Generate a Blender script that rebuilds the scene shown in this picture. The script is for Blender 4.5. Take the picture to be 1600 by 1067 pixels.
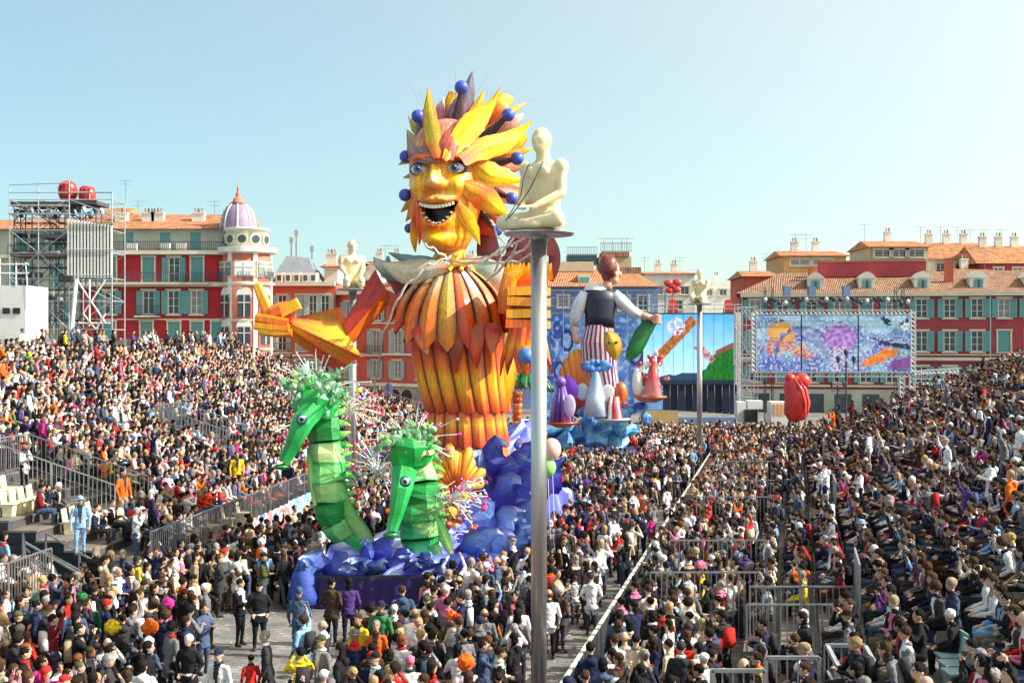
import bpy, bmesh, math, random
import numpy as np
from mathutils import Vector, Matrix, noise
for _o in list(bpy.data.objects): bpy.data.objects.remove(_o)
SC = bpy.context.scene
COL = SC.collection
R = math.radians
rnd = random.Random(7)
F = 1900.0           # focal length in photo pixels (photo is 1600 wide)
HC = 8.0             # eye height above the square
# ------------------------------------------------------------------ camera, sky, sun, exposure
cam_d = bpy.data.cameras.new('camera'); cam = bpy.data.objects.new('camera', cam_d); COL.objects.link(cam)
cam.location = (0, 0, HC); cam.rotation_euler = (R(90), 0, 0)
cam_d.sensor_width = 36; cam_d.lens = 36*F/1600; cam_d.shift_y = -4.5/1600
cam_d.clip_start = 0.5; cam_d.clip_end = 4000
SC.camera = cam
SUN_EL, SUN_AZ = 37.0, 98.0      # azimuth clockwise from +Y (straight ahead): 90 is camera right
world = bpy.data.worlds.new('World'); SC.world = world; world.use_nodes = True
wn = world.node_tree; wn.nodes.clear()
wo = wn.nodes.new('ShaderNodeOutputWorld'); bg = wn.nodes.new('ShaderNodeBackground')
sky = wn.nodes.new('ShaderNodeTexSky'); sky.sky_type = 'NISHITA'; sky.sun_disc = False
sky.sun_elevation = R(SUN_EL); sky.sun_rotation = R(SUN_AZ)
sky.altitude = 0; sky.air_density = 1.0; sky.dust_density = .5; sky.ozone_density = 1.0
bg.inputs['Strength'].default_value = 0.105
sg = wn.nodes.new('ShaderNodeGamma'); sg.inputs[1].default_value = .62
sm_ = wn.nodes.new('ShaderNodeMix'); sm_.data_type = 'RGBA'; sm_.blend_type = 'MULTIPLY'; sm_.inputs[0].default_value = 1; sm_.inputs[7].default_value = (1.08, 1.54, 1.62, 1)
wn.links.new(sky.outputs[0], sg.inputs[0]); wn.links.new(sg.outputs[0], sm_.inputs[6]); 
# forward-scattered brightness: the sky grows whiter towards the side the sun stands on
tcw = wn.nodes.new('ShaderNodeTexCoord'); dt = wn.nodes.new('ShaderNodeVectorMath'); dt.operation = 'DOT_PRODUCT'
dt.inputs[1].default_value = (math.sin(R(SUN_AZ))*math.cos(R(SUN_EL)), math.cos(R(SUN_AZ))*math.cos(R(SUN_EL)), math.sin(R(SUN_EL)))
ma = wn.nodes.new('ShaderNodeMath'); ma.operation = 'MULTIPLY_ADD'; ma.inputs[1].default_value = .5; ma.inputs[2].default_value = .5
pw = wn.nodes.new('ShaderNodeMath'); pw.operation = 'POWER'; pw.inputs[1].default_value = 2.8
sv = wn.nodes.new('ShaderNodeVectorMath'); sv.operation = 'SCALE'; sv.inputs[0].default_value = (9.0, 6.9, 3.6)
ad = wn.nodes.new('ShaderNodeVectorMath'); ad.operation = 'ADD'
wn.links.new(tcw.outputs['Generated'], dt.inputs[0]); wn.links.new(dt.outputs['Value'], ma.inputs[0]); wn.links.new(ma.outputs[0], pw.inputs[0]); wn.links.new(pw.outputs[0], sv.inputs['Scale'])
wn.links.new(sm_.outputs[2], ad.inputs[0]); wn.links.new(sv.outputs[0], ad.inputs[1]); wn.links.new(ad.outputs[0], bg.inputs['Color']); wn.links.new(bg.outputs[0], wo.inputs['Surface'])
sl = bpy.data.lights.new('sun', 'SUN'); so = bpy.data.objects.new('sun', sl); COL.objects.link(so)
sl.energy = 4.9; sl.angle = R(0.55); sl.color = (1.0, 0.94, 0.86)
sd = Vector((math.sin(R(SUN_AZ))*math.cos(R(SUN_EL)), math.cos(R(SUN_AZ))*math.cos(R(SUN_EL)), math.sin(R(SUN_EL))))
so.rotation_euler = sd.to_track_quat('Z', 'Y').to_euler(); so.location = sd*200
SC.view_settings.view_transform = 'Standard'; SC.view_settings.look = 'None'
SC.view_settings.gamma = 1.0; SC.view_settings.use_curve_mapping = False
SC.view_settings.exposure = 0.80
SC.cycles.max_bounces = 5; SC.cycles.diffuse_bounces = 3; SC.cycles.glossy_bounces = 2
SC.cycles.transparent_max_bounces = 8; SC.cycles.use_denoising = True

# ------------------------------------------------------------------ helpers
def P(px, py, Y):                  # point at distance Y seen at photo pixel (px, py)
    return Vector(((px-800)/F*Y, Y, HC-(py-529)/F*Y))
def Pz(px, py, z):                 # point at height z seen at photo pixel
    Y = F*(HC-z)/(py-529); return Vector(((px-800)/F*Y, Y, z))
def frame_of(o):
    return Matrix.Translation(o.location) @ o.rotation_euler.to_matrix().to_4x4()
def chain(o):
    m = frame_of(o)
    while o.parent: o = o.parent; m = frame_of(o) @ m
    return m
def tag(o, label, cat, group=None, kind=None):
    if label: o['label'] = label
    if cat: o['category'] = cat
    if group: o['group'] = group
    if kind: o['kind'] = kind
    return o
def thing(name, label, cat, loc=(0, 0, 0), rz=0, group=None):
    o = bpy.data.objects.new(name, None); COL.objects.link(o); o.empty_display_size = .1
    o.location = loc; o.rotation_euler = (0, 0, rz)
    return tag(o, label, cat, group)
class MB:
    def __init__(s): s.v = []; s.f = []; s.m = []; s.c = []; s.mat = 0; s.sm = []; s.smooth = False; s.col = (1, 1, 1)
    def add(s, vs, fs, cols=None):
        b = len(s.v); s.v += [tuple(v) for v in vs]
        s.c += (cols if cols else [s.col]*len(vs))
        for f in fs: s.f.append(tuple(b+i for i in f)); s.m.append(s.mat); s.sm.append(s.smooth)
    def box(s, c, d, rot=None, taper=1.0):
        x, y, z = d[0]/2, d[1]/2, d[2]/2
        vs = [Vector((a*x*(taper if e > 0 else 1), b*y*(taper if e > 0 else 1), e*z)) for e in (-1, 1) for a, b in ((-1, -1), (1, -1), (1, 1), (-1, 1))]
        if rot is not None:
            m = rot if isinstance(rot, Matrix) else Matrix.Rotation(rot, 3, 'Z')
            vs = [m @ v for v in vs]
        c = Vector(c)
        s.add([v+c for v in vs], [(3, 2, 1, 0), (4, 5, 6, 7), (0, 1, 5, 4), (1, 2, 6, 5), (2, 3, 7, 6), (3, 0, 4, 7)])
    def bar(s, a, b, w, h=None, up=(0, 0, 1)):
        a, b = Vector(a), Vector(b); d = b-a; L = d.length
        if L < 1e-6: return
        q = d.to_track_quat('Y', 'Z').to_matrix()
        s.box((a+b)/2, (w, L, h or w), q)
    def tube(s, pts, rad, n=8, cap=True, cols=None, flat=1.0, ref=None):
        pts = [Vector(p) for p in pts]; k = len(pts)
        if not hasattr(rad, '__len__'): rad = [rad]*k
        vs = []; cs = []
        prev = None
        for i, p in enumerate(pts):
            t = (pts[min(i+1, k-1)]-pts[max(i-1, 0)]).normalized()
            if prev is None:
                u = Vector(ref) if ref else Vector((0, 1, 0))
                if abs(t.dot(u)) > .95: u = Vector((1, 0, 0))
            else: u = prev
            u = (u-t*u.dot(t)).normalized(); w = t.cross(u); prev = u
            for j in range(n):
                a = 2*math.pi*j/n
                vs.append(p+(w*math.cos(a)+u*math.sin(a)*flat)*rad[i])
                cs.append(cols[i] if cols else s.col)
        fs = [(i*n+j, i*n+(j+1) % n, (i+1)*n+(j+1) % n, (i+1)*n+j) for i in range(k-1) for j in range(n)]
        if cap: fs += [tuple(range(n-1, -1, -1)), tuple((k-1)*n+j for j in range(n))]
        s.add(vs, fs, cs)
    def ball(s, c, r, n=12, m=8, rot=None, cols=None):
        r = Vector(r) if hasattr(r, '__len__') else Vector((r, r, r)); c = Vector(c)
        vs = [Vector((0, 0, -1))]
        for i in range(1, m):
            a = math.pi*i/m-math.pi/2
            for j in range(n):
                b = 2*math.pi*j/n
                vs.append(Vector((math.cos(a)*math.cos(b), math.cos(a)*math.sin(b), math.sin(a))))
        vs.append(Vector((0, 0, 1)))
        fs = [(0, 1+(j+1) % n, 1+j) for j in range(n)]
        for i in range(m-2):
            for j in range(n):
                fs.append((1+i*n+j, 1+i*n+(j+1) % n, 1+(i+1)*n+(j+1) % n, 1+(i+1)*n+j))
        t = len(vs)-1
        fs += [(t, 1+(m-2)*n+j, 1+(m-2)*n+(j+1) % n) for j in range(n)]
        vs = [Vector((v.x*r.x, v.y*r.y, v.z*r.z)) for v in vs]
        if rot is not None: vs = [rot @ v for v in vs]
        s.add([v+c for v in vs], fs)
    def lathe(s, prof, c=(0, 0, 0), n=24, pleat=0, cap=True):
        vs = []
        for r, z in prof:
            for j in range(n):
                a = 2*math.pi*j/n; q = r*(1+pleat*(j % 2))
                vs.append((c[0]+q*math.cos(a), c[1]+q*math.sin(a), c[2]+z))
        k = len(prof)
        fs = [(i*n+j, i*n+(j+1) % n, (i+1)*n+(j+1) % n, (i+1)*n+j) for i in range(k-1) for j in range(n)]
        if cap: fs += [tuple(range(n-1, -1, -1)), tuple((k-1)*n+j for j in range(n))]
        s.add(vs, fs)
    def prism(s, poly, y0, y1, M=None):          # poly in the (x, z) plane, thickness along y
        n = len(poly)
        vs = [Vector((p[0], y0, p[1])) for p in poly]+[Vector((p[0], y1, p[1])) for p in poly]
        if M is not None: vs = [M @ v for v in vs]
        s.add(vs, [tuple(range(n)), tuple(range(2*n-1, n-1, -1))]+[((i+1) % n, i, n+i, n+(i+1) % n) for i in range(n)])
    def build(s, name, mats, parent=None, world=False, loc=None, rz=0, link=True):
        me = bpy.data.meshes.new(name)
        vs = s.v
        if world and parent is not None:
            inv = chain(parent).inverted(); vs = [inv @ Vector(v) for v in vs]
        me.from_pydata([tuple(v) for v in vs], [], s.f)
        if not isinstance(mats, (list, tuple)): mats = [mats]
        for m in mats: me.materials.append(m)
        if len(mats) > 1: me.polygons.foreach_set('material_index', s.m)
        if any(s.sm): me.polygons.foreach_set('use_smooth', s.sm)
        if any(c != (1, 1, 1) for c in s.c):
            at = me.color_attributes.new('paint', 'FLOAT_COLOR', 'POINT')
            a = np.ones((len(s.c), 4), dtype=np.float32); a[:, :3] = np.array(s.c, dtype=np.float32)
            at.data.foreach_set('color', a.ravel())
        me.update()
        if not link: return me
        o = bpy.data.objects.new(name, me); COL.objects.link(o)
        if parent is not None: o.parent = parent
        if loc is not None: o.location = loc
        o.rotation_euler = (0, 0, rz)
        return o
def inst(name, me, parent=None, loc=(0, 0, 0), rot=(0, 0, 0), scale=None):
    o = bpy.data.objects.new(name, me); COL.objects.link(o)
    if parent is not None: o.parent = parent
    o.location = loc; o.rotation_euler = rot
    if scale: o.scale = scale
    return o

# ------------------------------------------------------------------ materials
def newmat(name):
    m = bpy.data.materials.new(name); m.use_nodes = True
    nt = m.node_tree; b = nt.nodes['Principled BSDF']; return m, nt, b
def N(nt, t, **k):
    n = nt.nodes.new(t)
    for a, v in k.items():
        if a in n.inputs: n.inputs[a].default_value = v
        else: setattr(n, a, v)
    return n
def pm(name, col, rough=.7, var=.12, scale=3.0, bump=.15, bscale=None, metal=0.0, attr=None, instancer=False, streak=None, spec=.5, dirt=0.0, coat=0.0):
    m, nt, b = newmat(name); L = nt.links.new
    tc = N(nt, 'ShaderNodeTexCoord'); mp = N(nt, 'ShaderNodeMapping')
    L(tc.outputs['Object'], mp.inputs['Vector'])
    if streak: mp.inputs['Scale'].default_value = streak
    no = N(nt, 'ShaderNodeTexNoise', Scale=scale, Detail=5.0, Roughness=.6); L(mp.outputs[0], no.inputs['Vector'])
    mr = N(nt, 'ShaderNodeMapRange'); mr.inputs['From Min'].default_value = .3; mr.inputs['From Max'].default_value = .7
    mr.inputs['To Min'].default_value = 1-var; mr.inputs['To Max'].default_value = 1+var
    L(no.outputs[0], mr.inputs['Value'])
    mx = N(nt, 'ShaderNodeMix', data_type='RGBA', blend_type='MULTIPLY'); mx.inputs[0].default_value = 1
    if attr:
        at = N(nt, 'ShaderNodeAttribute', attribute_name=attr)
        if instancer: at.attribute_type = 'INSTANCER'
        L(at.outputs['Color'], mx.inputs[6])
    else: mx.inputs[6].default_value = (*col, 1)
    L(mr.outputs[0], mx.inputs[7])
    out = mx.outputs[2]
    if dirt:
        n2 = N(nt, 'ShaderNodeTexNoise', Scale=scale*.18, Detail=6.0); L(tc.outputs['Object'], n2.inputs['Vector'])
        r2 = N(nt, 'ShaderNodeMapRange'); r2.inputs['From Min'].default_value = .48; r2.inputs['From Max'].default_value = .72
        r2.inputs['To Min'].default_value = 0; r2.inputs['To Max'].default_value = dirt; L(n2.outputs[0], r2.inputs['Value'])
        m2 = N(nt, 'ShaderNodeMix', data_type='RGBA'); m2.inputs[7].default_value = (.08, .07, .06, 1)
        L(r2.outputs[0], m2.inputs[0]); L(out, m2.inputs[6]); out = m2.outputs[2]
    L(out, b.inputs['Base Color'])
    b.inputs['Roughness'].default_value = rough; b.inputs['Metallic'].default_value = metal
    b.inputs['Specular IOR Level'].default_value = spec
    if coat: b.inputs['Coat Weight'].default_value = coat; b.inputs['Coat Roughness'].default_value = .15
    if bump:
        nb = N(nt, 'ShaderNodeTexNoise', Scale=bscale or scale*4, Detail=4.0); L(mp.outputs[0], nb.inputs['Vector'])
        bp = N(nt, 'ShaderNodeBump', Strength=bump, Distance=.03); L(nb.outputs[0], bp.inputs['Height']); L(bp.outputs[0], b.inputs['Normal'])
    return m
M = {}
M['steel'] = pm('galvanised_steel', (.42, .44, .47), .38, .15, 6, .05, metal=.75)
M['polesteel'] = pm('brushed_pole_steel', (.55, .54, .53), .33, .06, 3, .03, metal=.85, streak=(4, 4, .3))
M['alu'] = pm('scaffold_aluminium', (.50, .52, .55), .45, .15, 6, .05, metal=.5)
M['darkmetal'] = pm('dark_metal', (.05, .055, .065), .5, .2, 5, .05, metal=.4)
M['deck'] = pm('stand_planks', (.16, .14, .12), .85, .3, 2, .3, dirt=.4)
M['deckface'] = pm('stand_fascia', (.07, .07, .08), .8, .2, 2, .2)
M['seat'] = pm('cream_plastic_seat', (.72, .66, .42), .4, .08, 8, .02)
M['seatb'] = pm('pale_blue_plastic_seat', (.22, .34, .37), .4, .08, 8, .02)
M['white'] = pm('white_paint', (.78, .78, .76), .55, .06, 4, .05, dirt=.15)
M['black'] = pm('black_plastic', (.02, .02, .022), .5, .2, 5, .05)
M['red'] = pm('red_paint', (.62, .03, .025), .35, .12, 3, .08, coat=.4)
M['paint'] = pm('painted_papier_mache', (1, 1, 1), .45, .16, 5, .55, attr='paint', coat=.3)
M['streakpaint'] = pm('brush_painted_panels', (1, 1, 1), .42, .26, 3.2, .55, attr='paint', streak=(5, 5, .45), bscale=7, coat=.3)
# ------------------------------------------------------------------ people
def cloth(name, attr, bump=.5):
    m = pm(name, (1, 1, 1), .88, .22, 5, bump, attr=attr, instancer=True, bscale=14, spec=.2); return m
PM = [pm('skin', (1, 1, 1), .55, .08, 9, .05, attr='skin_col', instancer=True, spec=.35),
      cloth('top_cloth', 'top_col'), cloth('trouser_cloth', 'leg_col'),
      pm('shoe_leather', (.035, .03, .028), .5, .2, 8, .1),
      cloth('hair', 'hair_col', .9),
      pm('eye_dark', (.03, .02, .015), .3, .1, 9, 0), pm('lips', (.42, .14, .12), .5, .1, 9, 0),
      pm('camera_black', (.02, .02, .022), .35, .1, 9, 0), cloth('inner_cloth', 'in_col')]
def dist_seg(p, a, b):
    ab = b-a; t = max(0, min(1, (p-a).dot(ab)/max(ab.length_squared, 1e-9))); return (p-(a+ab*t)).length, t
class Pose:
    pass
def make_body(kind, arms, lean=0.0, head_yaw=0.0, head_pitch=0.0, stride=0.0, coat=0.0, bulk=1.0, female=False):
    """one continuous clothed figure facing +Y; returns mesh, head matrix"""
    mb = MB(); caps = []     # caps: (a, b, ra, rb, material)
    def cap(a, b, ra, rb, mat, flat=1.0):
        a, b = Vector(a), Vector(b); n = 5; pts = []; rr = []
        d = (b-a).normalized()
        pts.append(a-d*ra*.92); rr.append(ra*.38); pts.append(a-d*ra*.55); rr.append(ra*.83)
        for i in range(n): t = i/(n-1); pts.append(a.lerp(b, t)); rr.append(ra+(rb-ra)*t)
        pts.append(b+d*rb*.55); rr.append(rb*.83); pts.append(b+d*rb*.92); rr.append(rb*.38)
        mb.tube(pts, rr, 10, flat=flat); caps.append((a, b, ra, rb, mat))
    def ell(c, r, mat, rot=None):
        mb.ball(c, r, 14, 10, rot=rot); c = Vector(c); m = sum(r)/3; caps.append((c, c+Vector((0, 0, .001)), m, m, mat))
    sit = kind == 'sit'
    hz = .50 if sit else .93
    sp = Matrix.Translation((0, 0, hz)) @ Matrix.Rotation(-lean, 4, 'X') @ Matrix.Translation((0, 0, -.93))
    def T(v): return sp @ Vector(v)
    sw = (.165 if female else .185)
    # torso loft
    prof = [(.84, .165, .125), (.93, .17*bulk, .13*bulk), (1.05, (.135 if female else .15)*bulk, .11*bulk), (1.2, .165*bulk, .12*bulk), (1.33, .185*bulk, .115*bulk), (1.41, .155, .09), (1.46, .075, .065)]
    if coat and not sit: prof = [(.93-coat, .20*bulk, .15*bulk), (.80, .19*bulk, .14*bulk)]+prof[1:]
    vs = []; n = 14
    for z, rx, ry in prof:
        for j in range(n):
            a = 2*math.pi*j/n; vs.append(T((rx*math.cos(a), ry*math.sin(a), z)))
    k = len(prof)
    mb.add(vs, [(i*n+j, i*n+(j+1) % n, (i+1)*n+(j+1) % n, (i+1)*n+j) for i in range(k-1) for j in range(n)]+[tuple(range(n-1, -1, -1)), tuple((k-1)*n+j for j in range(n))])
    for i in range(k-1): caps.append((T((0, 0, prof[i][0])), T((0, 0, prof[i+1][0])), prof[i][1]*.85, prof[i+1][1]*.85, 1))
    cap(T((0, -.005, 1.40)), T((0, .012, 1.54)), .062, .052, 0)
    hm = sp @ Matrix.Translation((0, .015, 1.63)) @ Matrix.Rotation(lean*.8, 4, 'X') @ Matrix.Rotation(head_yaw, 4, 'Z') @ Matrix.Rotation(head_pitch, 4, 'X')
    r3 = hm.to_3x3()
    ell(hm @ Vector((0, 0, .015)), (.079, .097, .108), 0, r3)
    ell(hm @ Vector((0, .030, -.055)), (.058, .066, .062), 0, r3)
    ell(hm @ Vector((0, .102, -.012)), (.017, .024, .026), 0, r3)
    for s in (-1, 1): ell(hm @ Vector((s*.081, -.005, -.005)), (.013, .026, .034), 0, r3)
    # legs
    for s in (-1, 1):
        st = stride*s
        if sit:
            hip = Vector((s*.09, .02, .50)); kn = Vector((s*(.11+.02*(s+1)), .45, .50)); an = Vector((s*.12, .43+st*.12, .09))
            cap(hip, kn, .092, .066, 2); cap(kn, an, .062, .043, 2)
        else:
            hip = Vector((s*.09, 0, .90)); kn = Vector((s*.10, .02+st*.22, .49)); an = Vector((s*.11, -.02+st*.42, .09+max(0, -st)*.05))
            cap(hip, kn, .097*bulk, .066, 2); cap(kn, an, .062, .045, 2)
        cap(an+Vector((0, -.03, -.04)), an+Vector((s*.015, .13, -.05)), .048, .040, 3)
    # arms
    hands = []
    for s, (el, wr) in zip((-1, 1), arms):
        sh = T((s*sw, 0, 1.37)); el = T(el); wr = T(wr)
        cap(sh, el, .062*bulk, .05, 1); cap(el, wr, .048, .036, 1)
        d = (wr-el).normalized()
        hp = wr+d*.065; cap(wr+d*.03, hp+d*.01, .030, .034, 0, flat=.6); hands.append((hp, d, s))
    tmp_me = mb.build('t', PM[0], link=False)
    tmp = bpy.data.objects.new('t', tmp_me); COL.objects.link(tmp)
    md = tmp.modifiers.new('r', 'REMESH'); md.mode = 'VOXEL'; md.voxel_size = .023
    ms = tmp.modifiers.new('s', 'SMOOTH'); ms.factor = .5; ms.iterations = 2
    dg = bpy.context.evaluated_depsgraph_get(); dg.update()
    me = bpy.data.meshes.new_from_object(tmp.evaluated_get(dg)); bpy.data.objects.remove(tmp); bpy.data.meshes.remove(tmp_me)
    # materials by nearest bone
    nf = len(me.polygons); ce = np.empty(nf*3); me.polygons.foreach_get('center', ce); ce = ce.reshape(-1, 3)
    best = np.full(nf, 1e9); mi = np.zeros(nf, dtype=np.int32)
    for a, b, ra, rb, mat in caps:
        a_ = np.array(a); ab = np.array(b)-a_; t = np.clip(((ce-a_)@ab)/max(ab@ab, 1e-9), 0, 1)
        d = np.linalg.norm(ce-(a_+t[:, None]*ab), axis=1)-(ra+(rb-ra)*t)
        w = d < best; best[w] = d[w]; mi[w] = mat
    vs = [v.co.copy() for v in me.vertices]; fs = [tuple(p.vertices) for p in me.polygons]; bpy.data.meshes.remove(me)
    # folds in the clothes, an open front with a second garment, a hood or collar, hems
    seed = len(BODY)*3.7; vm = np.full(len(vs), -1)
    for f, m_i in zip(fs, mi):
        for q in f: vm[q] = max(vm[q], m_i) if m_i in (1, 2) else vm[q]
    for q, v in enumerate(vs):
        if vm[q] in (1, 2):
            w = Vector((v.x*9+seed, v.y*9, v.z*13)); vs[q] = v+noise.noise_vector(w)*.016+noise.noise_vector(w*2.3)*.008
    isp = sp.inverted(); mi = list(mi)
    for q in range(nf):
        c_ = isp @ Vector(ce[q])
        if mi[q] == 1 and c_.y > .04 and .95 < c_.z < 1.46 and len(BODY) % 3 != 1 and abs(c_.x) < .028+.05*max(0, (c_.z-1.0)/.45): mi[q] = 8
        if mi[q] == 1 and len(BODY) % 4 == 1 and .90 < c_.z < .95: mi[q] = 8
        if mi[q] == 1 and len(BODY) % 5 == 3 and c_.z > 1.36 and abs(c_.x) < .15: mi[q] = 8
    o = MB(); o.smooth = True; o.v = [tuple(v) for v in vs]; o.c = [(1, 1, 1)]*len(vs); o.f = fs; o.m = list(mi); o.sm = [True]*len(fs)
    k_ = len(BODY) % 3; b0 = len(o.v); o.mat = 8 if k_ == 0 else 1
    if k_ == 0: o.ball(T((0, .0, 1.47)), (.105, .09, .045), 12, 6, sp.to_3x3())            # scarf
    elif k_ == 1: o.ball(T((0, -.105, 1.40)), (.11, .06, .095), 12, 7, sp.to_3x3())          # hood lying on the back
    else: o.ball(T((0, -.03, 1.46)), (.095, .07, .04), 12, 6, sp.to_3x3())                   # collar
    if len(BODY) in (2, 5, 9, 12): o.mat = 8; o.box(T((0, -.20, 1.20)), (.28, .15, .40), sp.to_3x3(), taper=.8)   # rucksack
    for q in range(b0, len(o.v)): v = Vector(o.v[q]); o.v[q] = tuple(v+noise.noise_vector(v*14)*.02)
    # fingers and thumb, rooted in the palm
    o.mat = 0
    for hp, d, s in hands:
        side = d.cross(Vector((0, 0, 1)))
        side = side.normalized() if side.length > .2 else Vector((0, 1, 0))
        cur = side.cross(d).normalized()
        for q, L in zip((-1.5, -.5, .5, 1.5), (.060, .075, .070, .052)):
            b0 = hp+side*q*.017+d*.02
            o.tube([b0, b0+d*L*.5, b0+d*L*.85-cur*L*.35], [.009, .008, .006], 5)
        b0 = hp-side*.028*s-d*.015; o.tube([b0, b0-side*.022*s+d*.02, b0-side*.026*s+d*.045], [.010, .009, .007], 5)
    # eyes, brows, mouth
    for s in (-1, 1):
        o.mat = 5; o.ball(hm @ Vector((s*.031, .089, .012)), (.012, .007, .007), 6, 4, r3)
        o.mat = 4; o.ball(hm @ Vector((s*.031, .092, .034)), (.018, .006, .004), 6, 4, r3)
    o.mat = 6; o.ball(hm @ Vector((0, .090, -.062)), (.024, .009, .007), 8, 4, r3)
    return o, hm, hands
def hair_mb(o, hm, kind, rs):
    o.mat = 4; o.smooth = True
    r3 = hm.to_3x3(); b0 = len(o.v)
    def hb(c, r, n=26, m=17): o.ball(hm @ Vector(c), r, n, m, r3)
    if kind == 'short': hb((0, -.016, .040), (.089, .100, .094))
    elif kind == 'bob': hb((0, -.018, .038), (.093, .102, .098)); hb((0, -.045, -.04), (.092, .066, .085))
    elif kind == 'long': hb((0, -.018, .040), (.092, .102, .098)); hb((0, -.055, -.09), (.085, .05, .16))
    elif kind == 'curly':
        hb((0, -.02, .045), (.11, .115, .11), 18, 12)
    elif kind == 'bun': hb((0, -.018, .036), (.088, .101, .094)); hb((0, -.115, .06), (.04, .04, .04))
    elif kind == 'bald': hb((0, -.045, -.005), (.086, .066, .055))
    elif kind == 'cap':
        hb((0, -.008, .050), (.090, .104, .082)); o.box(hm @ Vector((0, .12, .045)), (.13, .10, .012), r3)
    elif kind == 'hat':
        hb((0, -.004, .060), (.092, .104, .080)); o.ball(hm @ Vector((0, 0, .040)), (.155, .165, .012), 16, 4, r3)
    elif kind == 'beanie': hb((0, -.012, .048), (.094, .106, .100))
    elif kind == 'wig': hb((0, -.015, .055), (.17, .16, .155), 22, 14)
    amp = {'curly': .030, 'wig': .05, 'cap': .002, 'hat': .002, 'beanie': .006}.get(kind, .017)
    fr = 55 if kind != 'wig' else 38
    for i in range(b0, len(o.v)):
        v = Vector(o.v[i]); nz = noise.noise_vector(v*fr+Vector((rs, 0, 0))); o.v[i] = tuple(v+nz*amp+noise.noise_vector(Vector((v.x*120, v.y*120, v.z*45+rs)))*amp*.6)
D = ((-.26, .0, 1.10), (-.25, .10, .86)), ((.26, .0, 1.10), (.25, .10, .86))
FILM = ((-.27, .20, 1.24), (-.09, .27, 1.52)), ((.27, .20, 1.24), (.09, .27, 1.52))
LAP = ((-.25, .05, 1.12), (-.12, .33, 1.06)), ((.25, .05, 1.12), (.10, .34, 1.06))
CLAP = ((-.27, .12, 1.15), (-.05, .34, 1.22)), ((.27, .12, 1.15), (.06, .33, 1.24))
FOLD = ((-.26, .08, 1.12), (.04, .20, 1.16)), ((.26, .08, 1.12), (-.04, .22, 1.12))
RAISE = ((-.26, .0, 1.10), (-.2, .16, .9)), ((.30, .08, 1.55), (.26, .12, 1.80))
BOTHUP = ((-.30, .10, 1.58), (-.18, .16, 1.84)), ((.30, .10, 1.58), (.18, .16, 1.84))
POCK = ((-.29, -.04, 1.12), (-.2, .10, .96)), ((.29, -.04, 1.12), (.2, .10, .96))
POINT = ((-.25, .05, 1.12), (-.12, .3, 1.06)), ((.28, .22, 1.32), (.30, .50, 1.42))
BODY = {}
def bd(key, *a, **k): BODY[key] = make_body(*a, **k)
bd('stand_down', 'stand', D, head_yaw=.2, stride=.15, coat=.12)
bd('stand_pockets', 'stand', POCK, head_yaw=-.3, coat=.2, bulk=1.12)
bd('stand_film', 'stand', FILM, head_pitch=.15, coat=.12)
bd('stand_fold', 'stand', FOLD, head_yaw=.35, coat=.1, bulk=1.05)
bd('stand_up', 'stand', BOTHUP, head_pitch=.25, coat=.1, female=True)
bd('stand_raise', 'stand', RAISE, head_pitch=.12, coat=.14)
bd('stand_walk', 'stand', D, stride=.75, lean=.06, coat=.16)
bd('stand_lady', 'stand', CLAP, female=True, coat=.25, head_yaw=-.2)
bd('sit_lap', 'sit', LAP, lean=.08, head_yaw=.15)
bd('sit_clap', 'sit', CLAP, lean=.05, head_yaw=-.35, head_pitch=.12)
bd('sit_film', 'sit', FILM, lean=.02, head_pitch=.12, female=True)
bd('sit_fold', 'sit', FOLD, lean=.12, bulk=1.08, head_yaw=.4)
bd('sit_lean', 'sit', LAP, lean=.42, head_pitch=.1)
bd('sit_point', 'sit', POINT, lean=.05, head_yaw=.1)
bd('sit_lady', 'sit', LAP, lean=.15, female=True, head_yaw=-.5)
HAIRS = ['short', 'bob', 'long', 'curly', 'bun', 'bald', 'cap', 'hat', 'beanie', 'wig']
HM = {}     # hair meshes
BM_ = {}    # body-only meshes
for bk, (o, hm, hands) in BODY.items():
    if 'film' in bk:
        c = hm @ Vector((0, .20, 0)); o.mat = 7; o.smooth = False; o.box(c, (.12, .05, .08), hm.to_3x3()); o.tube([c, c+hm.to_3x3() @ Vector((0, .07, 0))], .028, 8)
    BM_[bk] = o.build('body', PM, link=False)
    for hk in HAIRS:
        h = MB(); hair_mb(h, hm, hk, len(HM)*1.7); h.m = [0]*len(h.m)
        HM[bk, hk] = h.build('hair', PM[4], link=False)
def S(r, g, b):      # sRGB bytes -> linear
    return tuple(((c/255)/12.92 if c/255 < .04045 else ((c/255+.055)/1.055)**2.4) for c in (r, g, b))
TOPS = {'black': (.012, .012, .014), 'charcoal': (.035, .035, .04), 'navy': (.015, .02, .06), 'brown': (.06, .035, .02), 'grey': (.16, .16, .17), 'white': (.70, .70, .70),
        'cream': (.55, .48, .36), 'denim blue': (.055, .085, .16), 'light blue': (.22, .38, .62), 'red': (.50, .025, .02), 'dark red': (.17, .015, .02), 'pink': (.62, .16, .28), 'orange': (.75, .14, .015),
        'purple': (.07, .035, .17), 'olive': (.07, .075, .03), 'green': (.04, .20, .07), 'yellow': (.72, .50, .02), 'beige': (.33, .25, .16), 'magenta': (.55, .03, .25), 'turquoise': (.04, .35, .38)}
HC_ = {'black': (.008, .007, .007), 'dark brown': (.018, .011, .007), 'brown': (.055, .028, .014), 'fair': (.38, .25, .11), 'grey': (.24, .23, .22), 'white': (.62, .61, .58), 'red-brown': (.16, .05, .02)}
SK = [(.55, .33, .23), (.50, .29, .19), (.60, .38, .28), (.40, .22, .14), (.22, .11, .06)]
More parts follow.
